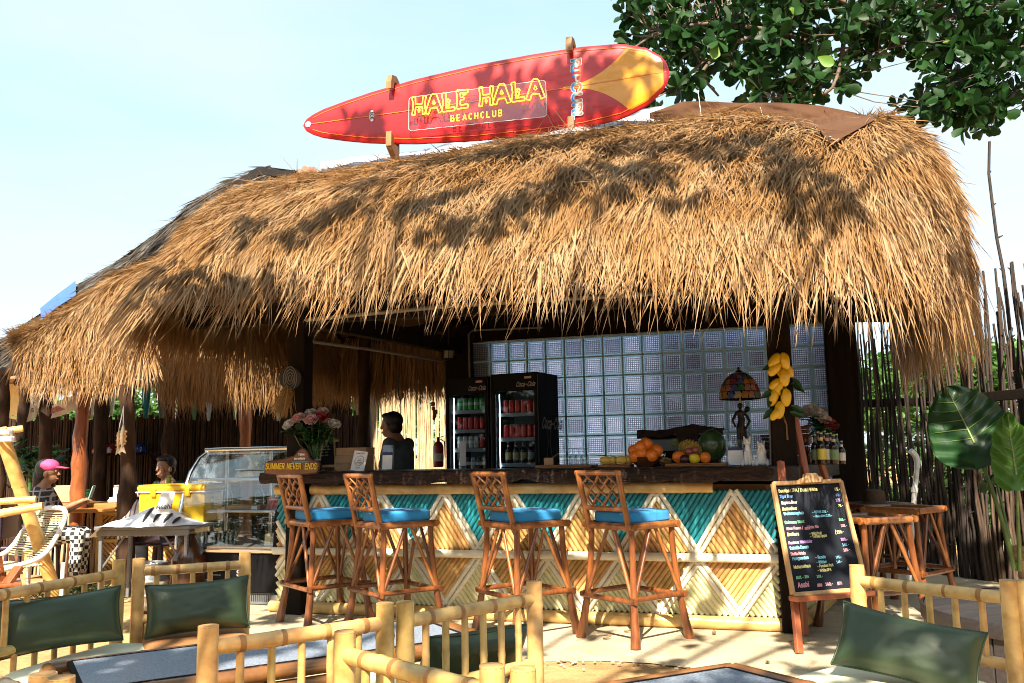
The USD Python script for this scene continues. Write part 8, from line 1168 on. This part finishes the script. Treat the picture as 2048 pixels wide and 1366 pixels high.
for q in [(60, 1230, 110, 3.3), (180, 1230, 80, 3.6), (330, 1190, 80, 3.8), (440, 1190, 80, 3.9), (200, 1330, 90, 3.0), (380, 1310, 80, 3.2), (560, 1290, 40, 3.3), (930, 1290, 60, 2.9), (1030, 1220, 40, 2.95), (890, 1210, 30, 2.75), (840, 1320, 60, 2.0), (960, 1345, 45, 1.9), (1860, 1170, 80, 3.0), (1760, 1230, 70, 2.9), (1880, 1270, 80, 2.9), (1990, 1250, 80, 2.7), (1980, 1340, 60, 2.7), (1720, 1340, 50, 2.9), (60, 1340, 50, 1.9), (1930, 800, 60, 6.9), (2000, 950, 60, 6.6), (1850, 900, 80, 8.2), (1950, 1080, 70, 7.6), (1760, 900, 50, 9), (2030, 1150, 40, 6.8), (470, 1000, 60, 7.5), (420, 1120, 50, 7.5), (540, 930, 36, 7.0), (60, 1010, 50, 8.6), (1640, 1060, 40, 5.6), (1630, 1180, 36, 5.5), (95, 900, 60, 10.2), (45, 850, 60, 10.5), (205, 900, 60, 11.5), (256, 900, 40, 8.27), (256, 1030, 40, 8.27), (70, 1000, 50, 8.7), (440, 930, 60, 12), (350, 1060, 50, 7.7), (1400, 1355, 60, 2.7), (1550, 1360, 60, 2.75)]: SH.append((P(q[0], q[1], q[3]), q[2], 6.0, 0.9))
CL = []; c2, d2, s2 = [], [], []; r5 = np.random.default_rng(99)
e1s = nrm(np.cross(SUN, [0, 0, 1])); e2s = np.cross(SUN, e1s)
for p, rp, tt, dn in SH:
    tt = max(tt, 0.55*p[1]+2.2)+(1.6 if p[1] > 8 else 0); jz = 0.25 if p[1] > 7.4 else 0.7
    R_m = rp*p[1]/1750; c = p+SUN*(tt+r5.uniform(-0.5, 0.5)); CL.append(c); n = max(8, int(dn*430*R_m*R_m/0.16*0.55)+6)
    for _ in range(n): a, q = r5.uniform(0, 6.283), math.sqrt(r5.random())*R_m*1.05; c2.append(c+e1s*q*math.cos(a)+e2s*q*math.sin(a)+SUN*r5.normal(0, jz)); d2.append(r5.normal(0, 1, 3)*[1, 1, 0.4]); s2.append(r5.uniform(0.12, 0.22))
c2, d2, s2 = np.array(c2), np.array(d2), np.array(s2); w_ = (c2-EYE) @ _f; keep = ~((w_ > 0.1) & (np.abs((c2-EYE) @ _R) < 0.68*w_) & (np.abs((c2-EYE) @ _U) < 0.48*w_)); c2, d2, s2 = c2[keep], d2[keep], s2[keep]      # boughs end before they would hang into view
sht = Thing('shade_tree', 'large tree behind the viewer whose boughs dapple the bar with shadow', 'tree', (-2.6, -3.6, 0), 0)
tt_ = np.array([-2.3, -3.2, 4.6]); sht.wpart('trunk', log((-2.6, -3.6, 0), tt_, 0.32, 0.2, 8, 12, 14, 0.03), M['branch'])
for k in range(0, len(CL), 14): c = CL[k]; sht.wpart('limb', tube(smooth_path([tt_-[0, 0, 0.3], tt_*0.55+c*0.45+[0, 0, 0.9], c], 14), np.linspace(0.05, 0.010, 14), 6), M['branch'])
sht.wpart('crown', leafset(np.array(c2), np.array(d2), np.array(s2), 0.6, 3, seed=4), M['almond'], kind='stuff', label='broad dark green leaves')
# garden trees that close the place behind the viewer
for k, (x, y, h, rx, lab) in enumerate(((-9.5, -5.5, 5.5, 3.4, 'leafy garden tree behind the viewer on the left'), (-5.0, -9.5, 5.6, 3.6, 'leafy garden tree behind the viewer, left of the middle'), (0.5, -10.5, 5.2, 3.6, 'leafy garden tree straight behind the viewer'), (5.5, -9.0, 5.6, 3.6, 'leafy garden tree behind the viewer, right of the middle'), (10.0, -4.5, 6.5, 3.4, 'leafy garden tree behind the viewer on the right'), (11.5, 2.5, 6.0, 3.0, 'leafy garden tree to the right of the viewer'), (-11.5, 1.5, 6.0, 3.0, 'leafy garden tree to the left of the viewer'))):
    t = Thing('garden_tree', lab, 'tree', (x, y, 0), 0, 'garden trees behind the viewer'); cl = [np.array([x+rng.uniform(-rx, rx)*0.75, y+rng.uniform(-rx, rx)*0.5, h*rng.uniform(0.12, 0.9)]) for _ in range(16)]
    t.wpart('trunk', log((x, y, 0), (x+0.2, y, h*0.7), 0.2, 0.1, k+20), M['branch'])
    t.wpart('crown', mass(2600, lambda r: cl[int(r.integers(16))]+r.normal(0, 0.55, 3)*np.array([rx*0.42, rx*0.4, h*0.15]), 0.42, 80+k, 0.7), M['almond'], kind='stuff')
lt = []
for _ in range(16):
    q = G(rnd.uniform(540, 1900), rnd.uniform(1235, 1340)); lt.append(xf(leafm(rnd.uniform(0.03, 0.09), 0.03, 0.5, 4, -0.2), rz(rnd.uniform(0, 360)), (q[0], q[1], 0.006)))
single('leaf_litter', 'scattered dry leaf scraps on the floor around the stools', 'leaves', join(*lt), M['dried'], kind='stuff')
